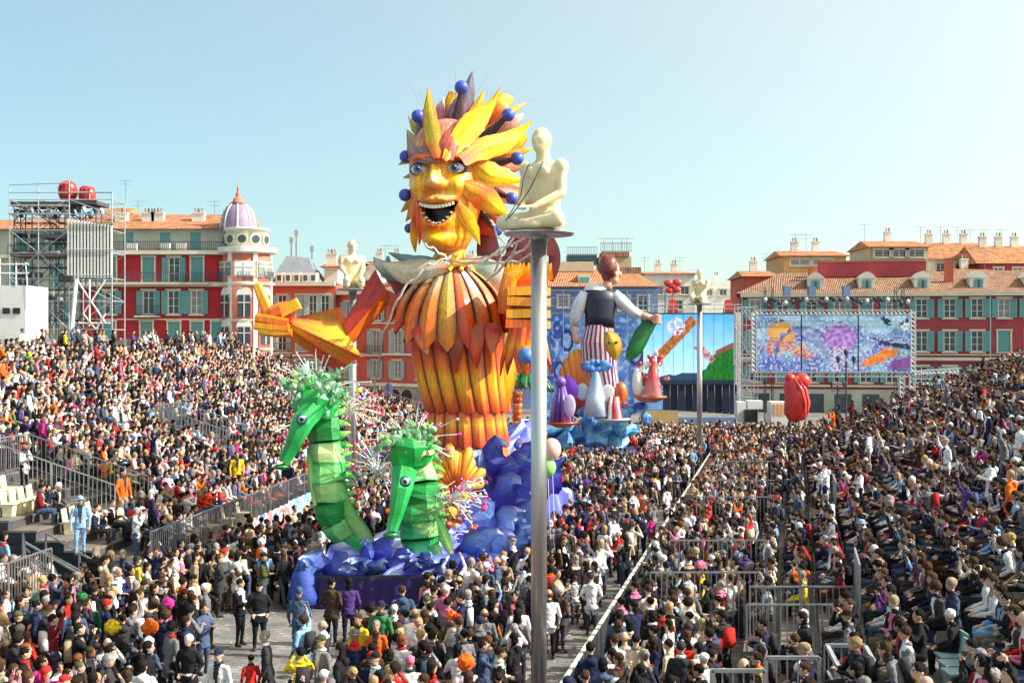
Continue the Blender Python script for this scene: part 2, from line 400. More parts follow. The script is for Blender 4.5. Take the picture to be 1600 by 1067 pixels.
W_R = dict(black=33, charcoal=11, navy=12, brown=8, grey=10, white=16, cream=8, **{'denim blue': 8, 'light blue': 6, 'dark red': 3}, red=3, pink=2, orange=2, purple=3, olive=2, beige=4, green=.7, yellow=.7, magenta=.7)  # darker clothing mix puts deep shadow into the crowd's colours
W_L = dict(black=24, charcoal=9, navy=11, brown=7, grey=8, white=17, cream=9, **{'denim blue': 7, 'light blue': 5, 'dark red': 4}, red=5, pink=5, orange=3, purple=3, olive=2, beige=8, green=.6, yellow=.7, magenta=1)  # lighter clothing mix stands in for sunlight on the left stand
W_HAIR = {'black': 7, 'dark brown': 8, 'brown': 4, 'fair': 1.8, 'grey': 1.5, 'white': .6, 'red-brown': .8}
def pick(w): return rnd.choices(list(w), list(w.values()))[0]
def jit(c, a=.15): k = 1+rnd.uniform(-a, a); return tuple(min(.95, x*k) for x in c)
def rand_look(w, sit):
    t = pick(w); hk = rnd.choices(HAIRS[:9], [34, 17, 14, 9, 7, 5, 5, 2, 4])[0]
    hc = pick(W_HAIR)
    return dict(top=t, top_col=jit(TOPS[t]), leg_col=jit(rnd.choice([TOPS['denim blue'], TOPS['black'], TOPS['charcoal'], TOPS['black'], TOPS['navy'], (.05, .06, .09), TOPS['brown'], (.12, .10, .07)])),
                in_col=jit(TOPS[rnd.choice(['white', 'white', 'black', 'grey', 'red', 'beige', 'navy', 'cream', 'denim blue', 'charcoal', 'pink'])]),
                hair=hk, hairc=hc, hair_col=jit(HC_[hc]) if hk not in ('cap', 'hat', 'beanie') else jit(TOPS[rnd.choice(['white', 'black', 'charcoal', 'navy', 'red', 'beige', 'olive', 'grey', 'brown'])]),
                skin_col=jit(rnd.choices(SK, [5, 5, 4, 2, .6])[0], .1))
def setcols(o, L):
    for k in ('top_col', 'leg_col', 'hair_col', 'skin_col', 'in_col'): o[k] = list(L[k])
def make_person(pos, face, pose, L, scale=1.0, label='', group=None):
    o = inst('person', BM_[pose], None, pos, (0, 0, face), (scale*rnd.uniform(.97, 1.06),)*2+(scale,))
    setcols(o, L); tag(o, label, 'person', group)
    h = inst('hair' if L['hair'] not in ('cap', 'hat', 'beanie', 'wig') else {'cap': 'cap', 'hat': 'hat', 'beanie': 'beanie', 'wig': 'wig'}[L['hair']], HM[pose, L['hair']], o)
    setcols(h, L); return o
# everybody is first collected here: dict(pos, face, pose, look, scale, where, label)
FOLK = []
# ------------------------------------------------------------------ ground
def paving():
    m, nt, b = newmat('granite_setts'); L = nt.links.new
    tc = N(nt, 'ShaderNodeTexCoord')
    br = N(nt, 'ShaderNodeTexBrick', Scale=1.0); br.inputs['Color1'].default_value = (.15, .147, .14, 1); br.inputs['Color2'].default_value = (.23, .222, .21, 1)
    br.inputs['Mortar'].default_value = (.09, .088, .085, 1); br.inputs['Mortar Size'].default_value = .012; br.inputs['Brick Width'].default_value = .42; br.inputs['Row Height'].default_value = .21
    mp = N(nt, 'ShaderNodeMapping'); mp.inputs['Rotation'].default_value = (0, 0, R(13)); L(tc.outputs['Object'], mp.inputs['Vector']); L(mp.outputs[0], br.inputs['Vector'])
    no = N(nt, 'ShaderNodeTexNoise', Scale=.6, Detail=8.0); L(tc.outputs['Object'], no.inputs['Vector'])
    mr = N(nt, 'ShaderNodeMapRange'); mr.inputs['From Min'].default_value = .35; mr.inputs['From Max'].default_value = .65; mr.inputs['To Min'].default_value = .6; mr.inputs['To Max'].default_value = 1.3; L(no.outputs[0], mr.inputs['Value'])
    mx = N(nt, 'ShaderNodeMix', data_type='RGBA', blend_type='MULTIPLY'); mx.inputs[0].default_value = 1; L(br.outputs[0], mx.inputs[6]); L(mr.outputs[0], mx.inputs[7]); L(mx.outputs[2], b.inputs['Base Color'])
    n2 = N(nt, 'ShaderNodeTexVoronoi', Scale=38.0); L(tc.outputs['Object'], n2.inputs['Vector'])
    cr = N(nt, 'ShaderNodeMapRange'); cr.inputs['From Min'].default_value = .0; cr.inputs['From Max'].default_value = .05
    b.inputs['Roughness'].default_value = .8
    bp = N(nt, 'ShaderNodeBump', Strength=.5, Distance=.01); L(br.outputs['Fac'], bp.inputs['Height']); bp.invert = True; L(bp.outputs[0], b.inputs['Normal'])
    return m
g = MB(); n = 40
for i in range(n):
    for j in range(n):
        pass
g.add([(-1500, -200, 0), (1500, -200, 0), (1500, 2600, 0), (-1500, 2600, 0)], [(0, 1, 2, 3)])
tag(g.build('ground', paving()), 'grey stone paving of the square, seen between the spectators', None, kind='structure')
# confetti and paper litter on the clear paving
cf = MB()
cfm = pm('confetti_paper', (1, 1, 1), .8, .1, 5, 0, attr='paint')
for i in range(2600):
    y = rnd.uniform(22, 60); x = rnd.uniform(-9, 10)
    a = rnd.uniform(0, 6.3); s_ = rnd.uniform(.015, .05); cf.col = rnd.choice([(.8, .8, .8), (.8, .2, .3), (.8, .7, .2), (.3, .5, .8), (.85, .85, .8), (.8, .8, .8)])
    cf.add([(x+s_*math.cos(a+k*1.57), y+s_*math.sin(a+k*1.57), .006+.004*(k % 2)) for k in range(4)], [(0, 1, 2, 3)])
tag(cf.build('confetti_litter', cfm), 'scraps of pale and coloured paper strewn over the paving', None, kind='stuff')

# ------------------------------------------------------------------ grandstands
LDIR = Vector((.125, 1, 0)).normalized(); RDIR = Vector((.232, 1, 0)).normalized()
def lx(Y): return -11.0+.125*(Y-36.6)
def lbx(Y): return -12.9+.125*(Y-34)
def rx(Y): return 6.35+.232*(Y-32.3)
ROW, RISE, Z0 = .85, .30, 1.0
def stand_pt(fx, side, Y, depth, z):     # depth measured away from the street
    return Vector((fx(Y)+side*depth, Y, z))
def make_stand(name, label, fx, side, y0, y1, rows, rise=RISE, group=None):
    t = thing(name, label, 'grandstand', (fx(y0), y0, 0), 0, group)
    for r in range(rows):
        z = Z0+rise*r; mb = MB()
        a = stand_pt(fx, side, y0, r*ROW, z); b = stand_pt(fx, side, y1, r*ROW, z)
        c = stand_pt(fx, side, y1, (r+1)*ROW+.05, z); d = stand_pt(fx, side, y0, (r+1)*ROW+.05, z)
        dn = Vector((0, 0, -.06))
        vs = [a, b, c, d, a+dn, b+dn, c+dn, d+dn]
        mb.add(vs, [(0, 3, 2, 1), (4, 5, 6, 7), (0, 1, 5, 4), (1, 2, 6, 5), (2, 3, 7, 6), (3, 0, 4, 7)])
        mb.build('row_deck', M['deck'], t, world=True)
        fb = MB(); e = Vector((side*.03, 0, -.07))
        a2, b2 = a+e, b+e; h = rise if r else Z0
        dz = Vector((0, 0, -h+.08)); w = Vector((side*.02, 0, 0))
        fb.add([a2, b2, b2+dz, a2+dz, a2+w, b2+w, b2+dz+w, a2+dz+w], [(0, 1, 2, 3), (7, 6, 5, 4), (0, 4, 5, 1), (3, 2, 6, 7)])
        fb.build('riser', M['deckface'], t, world=True)
    # end frames
    for Y in (y0+.02, y1-.02):
        mb = MB()
        for r in range(0, rows, 2):
            p = stand_pt(fx, side, Y, (r+.5)*ROW, 0); mb.bar(p, p+Vector((0, 0, Z0+rise*r-.08)), .06)
            q = stand_pt(fx, side, Y, min(rows, r+2.5)*ROW, 0)
            if r+2 < rows:
                mb.bar(p+Vector((0, 0, (Z0+rise*r)*.1)), q+Vector((0, 0, (Z0+rise*(r+1))*.9)), .045)
        mb.build('scaffold_frame', M['steel'], t, world=True)
    return t
LS = make_stand('grandstand', 'long left grandstand packed with sunlit seated spectators', lx, -1, 36.8, 92, 20)
LB = make_stand('grandstand', 'nearer block of left grandstand beside the metal steps', lbx, -1, 23, 34.0, 9)
RS = make_stand('grandstand', 'long right grandstand packed with backlit spectators', rx, 1, 11, 76, 18, rise=.30)
# cream seats in the gaps
sm = MB(); sm.smooth = False
for k, (a, b) in enumerate([((-.22, -.2, .40), (.22, .22, .03))]): pass
sm.box((0, .02, .40), (.43, .42, .035)); sm.box((0, -.20, .60), (.41, .035, .40), Matrix.Rotation(.15, 3, 'X')); sm.box((0, 0, .2), (.30, .28, .38), taper=1.2)
SEAT = sm.build('seat', M['seat'], link=False); SEATB = sm.build('seat', M['seatb'], link=False)
NOSEAT = []     # empty patches: (stand key, row0, row1, y0, y1)
def empty_patch(st, key, fx, side, r0, r1, y0, y1, me=SEAT, prob=1.0):
    NOSEAT.append((key, r0, r1, y0, y1))
    inv = chain(st).inverted()
    for r in range(r0, r1+1):
        y = y0
        while y < y1:
            if rnd.random() < prob:
                p = stand_pt(fx, side, y, r*ROW+.42, Z0+RISE*r)
                inst('seat', me, st, inv @ p, (0, 0, R(-90 if side < 0 else 90)+rnd.uniform(-.03, .03)))
            y += .52
empty_patch(LS, 'L', lx, -1, 17, 18, 78, 81); empty_patch(LS, 'L', lx, -1, 18, 19, 71, 73.5); empty_patch(LS, 'L', lx, -1, 18, 19, 84, 87)
empty_patch(LS, 'L', lx, -1, 5, 6, 37.6, 39.6); empty_patch(LS, 'L', lx, -1, 3, 3, 38, 39.6); empty_patch(LS, 'L', lx, -1, 0, 0, 42, 47, prob=.6)
empty_patch(LS, 'L', lx, -1, 9, 10, 44.5, 46)
empty_patch(RS, 'R', rx, 1, 4, 4, 19.2, 20.8, SEATB, .9); empty_patch(RS, 'R', rx, 1, 3, 3, 18.2, 19.2, SEATB)

# ------------------------------------------------------------------ crowd barriers
FENCES = []
def bar_mesh(h, w=.022):
    b = MB(); b.box((0, 0, h/2), (w, w, h)); return b.build('bar', M['steel'], link=False)
BARM = {}
def fence_panel(a, b, h, label, group, n=None, fine=False, name='crowd_barrier', rail=.04, top=None):
    a, b = Vector(a), Vector(b); FENCES.append((a.copy(), b.copy()))
    t = thing(name, label, 'barrier', a, math.atan2(b.y-a.y, b.x-a.x), group)
    L = math.hypot((b-a).x, (b-a).y); dz = b.z-a.z
    f = MB()
    f.bar((0, 0, h), (L, 0, h+dz), rail); f.bar((0, 0, .12), (L, 0, .12+dz), rail*.8)
    f.box((0, 0, h/2), (rail, rail, h)); f.box((L, 0, h/2+dz), (rail, rail, h))
    f.box((0, 0, .02), (.05, .5, .03)); f.box((L, 0, .02+dz), (.05, .5, .03))
    f.build('frame', M['steel'], t)
    n = n or max(3, int(L/.14))
    if fine:
        key = round(h, 2)
        if key not in BARM: BARM[key] = bar_mesh(h-.14)
        for i in range(1, n): inst('bar', BARM[key], t, (L*i/n, 0, .13+dz*i/n))
    else:
        g = MB()
        for i in range(1, n): g.box((L*i/n, 0, h/2+.05+dz*i/n), (.022, .022, h-.16))
        o = g.build('bar_infill', M['steel'], t); o['kind'] = 'stuff'
    if top:
        g = MB(); g.bar((0, 0, h+.035), (L, 0, h+.035+dz), .09, .03); g.build('top_cover', top, t)
    return t
def fence_line(a, b, h, label, group, step=2.3, fine=False, **k):
    a, b = Vector(a), Vector(b); n = max(1, round((b-a).length/step)); o = []
    for i in range(n):
        p, q = a.lerp(b, i/n), a.lerp(b, (i+1)/n); e = (q-p).normalized()*.02
        o.append(fence_panel(p+e, q-e, h, label(i, n) if callable(label) else label, group, fine=fine, **k))
    return o
ORD = ['nearest', 'second', 'third', 'fourth', 'fifth', 'sixth', 'seventh', 'eighth', 'ninth', 'tenth', 'eleventh', 'twelfth', 'thirteenth', 'fourteenth', 'fifteenth', 'sixteenth', 'seventeenth', 'eighteenth', 'nineteenth', 'twentieth', 'twenty-first', 'twenty-second', 'twenty-third', 'twenty-fourth', 'twenty-fifth', 'twenty-sixth', 'twenty-seventh', 'twenty-eighth', 'twenty-ninth', 'thirtieth']
def ordl(s, rev=False):
    def f(i, n):
        k = n-1-i if rev else i
        return s.format('farthest' if k == n-1 and n > 2 else (ORD[k] if k < len(ORD) else 'far'))
    return f
palerail = pm('pale_barrier_cover', (.56, .54, .46), .6, .1, 3, .1)
def bx(Y): return 1.03+.2236*(Y-24.4)
fence_line((bx(20), 20, 0), (bx(76), 76, 0), 1.1, ordl('{} pale topped metal barrier of the line along the street'), 'barriers along the street', 2.3, top=palerail)
def upline(fx, side, y0, y1, depth, z, h, s, g, **k):
    return fence_line(stand_pt(fx, side, y0, depth, z), stand_pt(fx, side, y1, depth, z), h, ordl(s), g, **k)
upline(lx, 1, 36.8, 66, .03, 1.0, 1.15, '{} metal railing along the front of the left grandstand', 'railings on the left grandstand front')
upline(lbx, 1, 25, 34.0, .03, 1.0, 1.15, '{} metal railing of the near left stand block', 'railings on the near left stand', fine=True)
upline(lx, -1, 60, 92, 17.05, 6.75, 1.2, '{} metal railing along the back top of the left grandstand', 'railings at the top of the left stand')
# end railing going down at the far end of the left stand
fence_line(stand_pt(lx, -1, 92, 17, 6.75), stand_pt(lx, -1, 92, 0, 1.1), 1.1, ordl('{} sloping railing down the far end of the left stand', True), 'end railings of the left stand')
# entrance passages in the stands
def passage(fx, side, Y, r0, r1, w, s, g, fine=False, hz=1.25):
    z0, z1 = Z0+RISE*r0, Z0+RISE*r1
    if side < 0: fence_line(stand_pt(fx, side, Y, r0*ROW, z0), stand_pt(fx, side, Y, r1*ROW, z1), hz, ordl(s+', {} panel of its near side'), g, fine=fine)
    if side < 0: fence_line(stand_pt(fx, side, Y+w, r0*ROW, z0), stand_pt(fx, side, Y+w, r1*ROW, z1), hz, ordl(s+', {} panel of its far side'), g, fine=fine)
    fence_line(stand_pt(fx, side, Y, r1*ROW, z1), stand_pt(fx, side, Y+w, r1*ROW, z1), hz, ordl(s+', {} panel across its back'), g, fine=fine)
    NOSEAT.append(('L' if side < 0 else 'R', r0, r1-1, Y-.3, Y+w+.3))
passage(lx, -1, 40.2, 3, 8, 2.6, 'railing of the lower passage in the left stand', 'passage railings in the left stand', True)
passage(lx, -1, 55.5, 5, 9, 3.0, 'railing of the upper passage in the left stand', 'passage railings in the left stand')
passage(rx, 1, 26.0, 0, 3, 2.2, 'railing of the near passage in the right stand', 'passage railings in the right stand', True)
passage(rx, 1, 41.0, 0, 3, 2.4, 'railing of the middle passage in the right stand', 'passage railings in the right stand')
passage(rx, 1, 57.0, 0, 3, 2.4, 'railing of the farther passage in the right stand', 'passage railings in the right stand')
for k, Y in enumerate((26.3, 28.2)):
    fence_line((rx(Y)+.1, Y, 1.0), (rx(Y)+2.5, Y, 1.0), 1.25, ordl('{} panel of the '+['nearer', 'farther'][k]+' short railing in the near passage of the right stand'), 'passage railings in the right stand', step=1.3, fine=True)
# ground-level fences running beside the right stand
for k, Y in enumerate((31.5, 36.5, 46.5, 52, 60)):
    fence_line((rx(Y)-2.6, Y, 0), (rx(Y)+.3, Y, 0), 1.95, ordl('{} panel of the '+['nearest', 'second nearest', 'middle', 'second farthest', 'farthest'][k]+' tall cross fence before the right stand'), 'cross fences before the right stand', step=3)
# stair ramp at the bottom of the frame
for k, (x0, x1, yy) in enumerate(((1112, 1195, 1047), (1197, 1280, 1027), (1290, 1352, 1008))):
    a = Pz(x0, yy, 2.5); b = Pz(x1, yy, 2.5); a.z = b.z = 1.45
    fence_panel(a, b, 1.05, ['lowest', 'middle', 'upper'][k]+' landing railing at the bottom of the picture', 'railings of the entrance stair', fine=True, n=5, rail=.06)
for k, (x0, y0, x1, y1) in enumerate(((1292, 1008, 1318, 1070), (1352, 1010, 1388, 1072))):
    a = Pz(x0, y0, 2.5); t = thing('stair_handrail', ['left', 'right'][k]+' pale sloping handrail of the entrance stair below', 'handrail', a, 0, 'stair handrails')
    m_ = MB(); m_.bar((0, 0, 0), (.35, -1.9, -1.1), .07); m_.build('rail', M['steel'], t)
    m_ = MB(); m_.bar((0, 0, -.45), (.35, -1.9, -1.5), .05); m_.build('mid_rail', M['steel'], t)
    m_ = MB(); m_.bar((0, 0, 0), (0, 0, -1.2), .06); m_.bar((.35, -1.9, -1.1), (.35, -1.9, -2.2), .06); m_.build('post', M['steel'], t)
# steps with handrails in the gap of the left stand
st = thing('access_steps', 'metal access steps with sloping handrails beside the left stand', 'steps', (-12.2, 34.3, 0))
for i in range(6):
    s_ = MB(); s_.box((-.28*i, .9, .17*(i+1)), (.3, 1.5, .04)); s_.build('step', M['alu'], st)
for yy in (.12, 1.7):
    s_ = MB(); s_.bar((.3, yy, 1.15), (-1.6, yy, 2.25), .05); s_.bar((.3, yy, .65), (-1.6, yy, 1.7), .04); s_.bar((.3, yy, 0), (.3, yy, 1.15), .05); s_.bar((-1.6, yy, 0), (-1.6, yy, 2.25), .05); s_.build('handrail', M['steel'], st)
# printed cloths hung along the stand fronts
def banner_mat(name, c1, c2, c3, scale=1.2):
    m, nt, b = newmat(name); L = nt.links.new
    tc = N(nt, 'ShaderNodeTexCoord'); no = N(nt, 'ShaderNodeTexNoise', Scale=scale, Detail=3.0, Distortion=1.5); L(tc.outputs['Object'], no.inputs['Vector'])
    r = N(nt, 'ShaderNodeValToRGB'); e = r.color_ramp.elements; e[0].position = .36; e[0].color = (*c1, 1); e[1].position = .60; e[1].color = (*c3, 1)
    x = e.new(.48); x.color = (*c2, 1); x = e.new(.53); x.color = (*c1, 1); L(no.outputs[0], r.inputs[0]); L(r.outputs[0], b.inputs['Base Color']); b.inputs['Roughness'].default_value = .6; return m
BAN = [banner_mat('printed_cloth_blue', (.62, .68, .72), (.10, .30, .62), (.20, .50, .70)), banner_mat('printed_cloth_red', (.70, .70, .68), (.60, .05, .04), (.15, .25, .6), .8),
       banner_mat('printed_cloth_mixed', (.30, .55, .75), (.10, .45, .15), (.65, .65, .68), 1.5)]
def hung_cloth(fx, y0, y1, z0, z1, mat, label, dx=.12):
    m_ = MB(); m_.smooth = True; n = 24; vs = []
    o0 = Vector((fx(y0)+dx, y0, z0))
    for i in range(n+1):
        Y = y0+(y1-y0)*i/n
        for j in range(6):
            q = j/5; vs.append(Vector((fx(Y)+dx+.07*math.sin(i*1.3)*(1-q)+.02*math.sin(i*3.1+j), Y, z0+(z1-z0)*q-.05*math.sin(math.pi*((i/3) % 1))*q))-o0)
    m_.add(vs, [(i*6+j, (i+1)*6+j, (i+1)*6+j+1, i*6+j+1) for i in range(n) for j in range(5)])
    o = m_.build('hung_banner', mat); o.location = o0; tag(o, label, 'banner', 'cloth banners on the stand fronts')
hung_cloth(lx, 50, 55, .1, 1.35, BAN[0], 'pale blue printed cloth on the stand front, left of the green figures', .16)
hung_cloth(lx, 44.6, 49.8, .1, 1.35, BAN[1], 'white cloth with red and blue print on the stand front', .3)
hung_cloth(lbx, 31.5, 34.2, .1, 1.2, BAN[2], 'rumpled multicoloured cloth below the lower left railing', .3)
cl = hung_cloth(lx, 37.0, 40.0, .1, 1.3, pm('blue_tarp', (.04, .07, .35), .5, .2, 3, .4), 'dark blue tarpaulin on the corner of the left stand', .16)
# ------------------------------------------------------------------ painted float figures
YF = 42.0
YEL, GOLD, ORG, DORG, REDO, CRIM, MAR = S(252, 214, 20), S(250, 170, 15), S(240, 110, 12), S(215, 75, 10), S(200, 45, 10), S(140, 20, 15), S(100, 8, 22)
OLIVE, RUST, SILV, TEAL, PURP, LBLUE, BLUE, DBLUE, WHT = S(170, 150, 20), S(165, 75, 25), S(190, 185, 170), S(105, 145, 150), S(70, 45, 165), S(120, 170, 225), S(60, 90, 210), S(35, 30, 120), S(235, 230, 220)
def mixc(a, b, t): t = max(0, min(1, t)); return tuple(x+(y-x)*t for x, y in zip(a, b))
def ramp(cs, t):
    t = max(0, min(.9999, t))*(len(cs)-1); i = int(t); return mixc(cs[i], cs[i+1], t-i)
def petal(pts, cols, edge=None, bow=.16, th=.04, nu=14, nv=8, streak=.25, jag=0.0, Yc=YF, mb=None, seed=0, crease=0.0, cross=None, sf=6.0):
    """leaf-shaped shell; pts = [(px, py, metres nearer(-)/farther(+), half width px)]"""
    mb = mb or MB(); mb.smooth = True
    k = Yc/F; C3 = [P(p[0], p[1], Yc+p[2]) for p in pts]; W = [p[3]*k for p in pts]
    def ev(a, t):
        t = max(0, min(.99999, t))*(len(a)-1); i = int(t); f = t-i
        p0, p1, p2, p3 = a[max(i-1, 0)], a[i], a[i+1], a[min(i+2, len(a)-1)]
        return .5*((2*p1)+(p2-p0)*f+(2*p0-5*p1+4*p2-p3)*f*f+(3*p1-p0-3*p2+p3)*f*f*f)
    vs = []; cs = []
    view = Vector((0, -1, 0))
    for side in (0, 1):
        for i in range(nu+1):
            t = i/nu; c = ev(C3, t); tg = (ev(C3, min(1, t+.02))-ev(C3, max(0, t-.02)))
            wd = tg.cross(view); wd = wd.normalized() if wd.length > 1e-6 else Vector((1, 0, 0))
            w = max(.004, ev(W, t)); nrm = wd.cross(tg).normalized()
            if nrm.y > 0: nrm = -nrm
            for j in range(nv+1):
                s = 2*j/nv-1; q = c+wd*w*s+nrm*(w*bow*(.3*(1-s*s)+.7*(1-abs(s)))-crease*w*(1-abs(s)))
                if jag: q += wd*w*jag*noise.noise(Vector((seed+t*9, s*3, 0)))
                if side: q -= nrm*th*(.3+.7*(1-abs(s)))
                vs.append(q)
                col = ramp(cols, t)
                if cross: col = mixc(col, cross, max(0, -s*.5+.35))
                if edge: col = mixc(col, edge, abs(s)**3*.8)
                n_ = noise.noise(Vector((seed*3.1+s*sf, t*1.6, side)))*streak
                cs.append(tuple(max(0, x*(1+n_)) for x in col))
    n1 = (nu+1)*(nv+1); fs = []
    g = lambda a, i, j: a*n1+i*(nv+1)+j
    for i in range(nu):
        for j in range(nv):
            fs.append((g(0, i, j), g(0, i, j+1), g(0, i+1, j+1), g(0, i+1, j))); fs.append((g(1, i, j), g(1, i+1, j), g(1, i+1, j+1), g(1, i, j+1)))
    for i in range(nu): fs.append((g(0, i, 0), g(0, i+1, 0), g(1, i+1, 0), g(1, i, 0))); fs.append((g(0, i, nv), g(1, i, nv), g(1, i+1, nv), g(0, i+1, nv)))
    for j in range(nv): fs.append((g(0, 0, j), g(1, 0, j), g(1, 0, j+1), g(0, 0, j+1))); fs.append((g(0, nu, j), g(0, nu, j+1), g(1, nu, j+1), g(1, nu, j)))
    b0 = len(mb.f); mb.add(vs, fs, cs)
    if mb.smooth and nv > 5:
        rim = fs[2*nu*nv:]; keep = mb.f[:b0+2*nu*nv]; mb.f = keep; mb.m = mb.m[:len(keep)]; mb.sm = mb.sm[:len(keep)]
        ids = sorted({i for f in rim for i in f}); mp = {i: n_ for n_, i in enumerate(ids)}; mb.smooth = False
        mb.add([vs[i] for i in ids], [tuple(mp[i] for i in f) for f in rim], [cs[i] for i in ids]); mb.smooth = True
    return mb
KING = thing('sun_king_figure', 'towering yellow and orange sun headed figure with grinning face on the front float', 'float figure', (-1.4, YF, 0))
sp_ = M['streakpaint']; pp_ = M['paint']
def kp(name, mb, mat=None): return mb.build(name, mat or sp_, KING, world=True)
# head
HD = Matrix.Translation(P(699, 291, YF)) @ Matrix.Rotation(R(-14), 4, 'Z'); k0 = YF/F
def HL(x, y, z): return HD @ Vector((x*k0, -y*k0, z*k0))      # x right, y towards the viewer, z up in photo pixels
def gs(x, s): return math.exp(-(x/s)**2)
def head_w(z):      # half width, front depth
    pts = [(-104, 18, 34), (-98, 30, 50), (-84, 38, 58), (-60, 46, 60), (-30, 54, 60), (0, 59, 60), (40, 60, 60), (70, 54, 54), (92, 38, 40), (103, 14, 14)]
    for a, b in zip(pts, pts[1:]):
        if z <= b[0]:
            t = (z-a[0])/(b[0]-a[0]); t = max(0, min(1, t)); return a[1]+(b[1]-a[1])*t, a[2]+(b[2]-a[2])*t
    return 14, 14
def mouth(x, z):    # <0 inside the open mouth
    up = -37+.008*x*x; lo = -65+.034*x*x
    return max(z-up, lo-z, abs(x)-30)
def head_pt(a, z):
    w, d = head_w(z); x = w*math.sin(a); y = d*math.cos(a) if math.cos(a) > 0 else 50*math.cos(a)*(w/60)
    f = max(0, math.cos(a))
    if f > 0:
        nose = 24*gs(x, 8+max(0, 12-abs(z+2))*.35)*gs(z+0, 20)*(1 if z > -8 else max(0, 1-(-8-z)/7)) + 6*gs(x, 7)*gs(z-24, 14)
        nose += 9*(gs(x-10, 6)+gs(x+10, 6))*gs(z+6, 6)
        brow = 8*gs(z-37-.004*x*x, 6)*(1-gs(x, 6)*.5)
        sock = -9*(gs(x-29, 15)+gs(x+29, 15))*gs(z-22, 10)
        chk = 13*(gs(x-36, 14)+gs(x+36, 14))*gs(z+6, 16)
        lip = 11*gs(z+27+.006*x*x-0*x, 7)*gs(x, 34)*(1-.3*gs(x, 3)) + 7*gs(z+68-.020*x*x, 5)*gs(x, 26)
        chin = 15*gs(z+90, 12)*gs(x, 22); fold = -5*gs(z+78, 5)*gs(x, 20)
        y += (nose+brow+sock+chk+lip+chin+fold)*f**.5
    m = mouth(x, z)
    if m < 1.5 and f > 0: y -= 26*min(1, (1.5-m)/3)
    return x, y, z, m
def head_col(x, y, z, m, a):
    if math.cos(a) < -.1: return mixc(ORG, REDO, .5)
    if m < 0: return (.012, .006, .006)
    c = GOLD
    c = mixc(c, YEL, gs(x, 9)*gs(z-18, 30)); 
    if z > 42: c = mixc(S(190, 120, 110), ORG, .5+.5*math.sin(x*.55+z*.1)); c = mixc(c, S(160, 120, 130), min(1, (z-42)/60))
    c = mixc(c, ORG, .9*gs(z-38, 9)); c = mixc(c, REDO, .7*(gs(x-12, 6)+gs(x+12, 6))*gs(z-24, 12))
    c = mixc(c, REDO, .95*(gs(z+16, 8)*gs(x, 20))); c = mixc(c, DORG, .8*gs(z-30, 5)*(1-gs(x, 8))); c = mixc(c, REDO, .75*(gs(abs(x)-22-(z+40)*-.25, 5))*(gs(z+18, 22))); c = mixc(c, WHT, .55*gs(x-2, 8)*gs(z+2, 8))
    c = mixc(c, YEL, .8*(gs(x-37, 14)+gs(x+37, 14))*gs(z+2, 13)); c = mixc(c, DORG, .8*(gs(x-46, 7)+gs(x+46, 7))*gs(z+20, 10))
    c = mixc(c, S(255, 235, 150), .8*gs(x-14, 16)*gs(z+22, 6)); c = mixc(c, REDO, .9*gs(m-2.5, 4)); c = mixc(c, REDO, .8*gs(z+71, 6)*gs(x, 34))
    st_ = noise.noise(Vector((x*.28+9, z*.07, y*.1))); c = mixc(c, ORG if st_ > 0 else YEL, min(.5, abs(st_)*1.0)); st_ = noise.noise(Vector((x*.5, z*.16+7, 3))); c = mixc(c, REDO, max(0, min(.3, (st_-.15)*1.2)))
    c = mixc(c, DORG, .6*gs(z+98, 8)); c = mixc(c, YEL, .7*gs(z+86, 7)*gs(x, 18)); c = mixc(c, DORG, .7*(gs(abs(x)-52, 8)))
    return c
hb = MB(); hb.smooth = True; na_, nz_ = 110, 120; vs = []; cs = []
for i in range(nz_+1):
    z = -104+207*i/nz_
    for j in range(na_):
        a = 2*math.pi*j/na_; a = a if a <= math.pi else a-2*math.pi
        a2 = a*(.62+.38*(abs(a)/math.pi)) ; x, y, zz, m = head_pt(a2, z); vs.append(HL(x, y, zz)); cs.append(head_col(x, y, z, m, a2))
hb.add(vs, [(i*na_+j, i*na_+(j+1) % na_, (i+1)*na_+(j+1) % na_, (i+1)*na_+j) for i in range(nz_) for j in range(na_)]+[tuple(range(na_-1, -1, -1)), tuple(nz_*na_+j for j in range(na_))], cs)
head = kp('head', hb, pp_)
for s in (-1, 1):
    e = MB(); e.smooth = True; e.col = (.02, .02, .06); e.ball(HL(s*29, 46, 21), (18.5*k0, 9*k0, 10.5*k0), 18, 10, Matrix.Rotation(R(-19), 3, 'Z')); el = kp('eyelid', e, pp_)
    e = MB(); e.smooth = True; e.col = S(215, 215, 225); e.ball(HL(s*29, 50, 20.5), (14.5*k0, 8*k0, 8*k0), 18, 10, Matrix.Rotation(R(-19), 3, 'Z')); eb = kp('eyeball', e, pp_)
    d = HL(s*29+1, 70, 20.5)-HL(s*29+1, 50, 20.5)
    for r_, o_, c_, nm in ((7.2, 57.4, S(70, 110, 170), 'iris'), (3.6, 58.6, (.01, .01, .01), 'pupil'), (1.5, 59.4, (.9, .9, .9), 'glint')):
        e = MB(); e.col = c_; e.tube([HL(s*29+(2 if nm == 'glint' else 0), o_-3, 20.5+(2 if nm == 'glint' else 0)), HL(s*29+(2 if nm == 'glint' else 0), o_, 20.5+(2 if nm == 'glint' else 0))], r_*k0, 16); kp(nm, e, pp_)
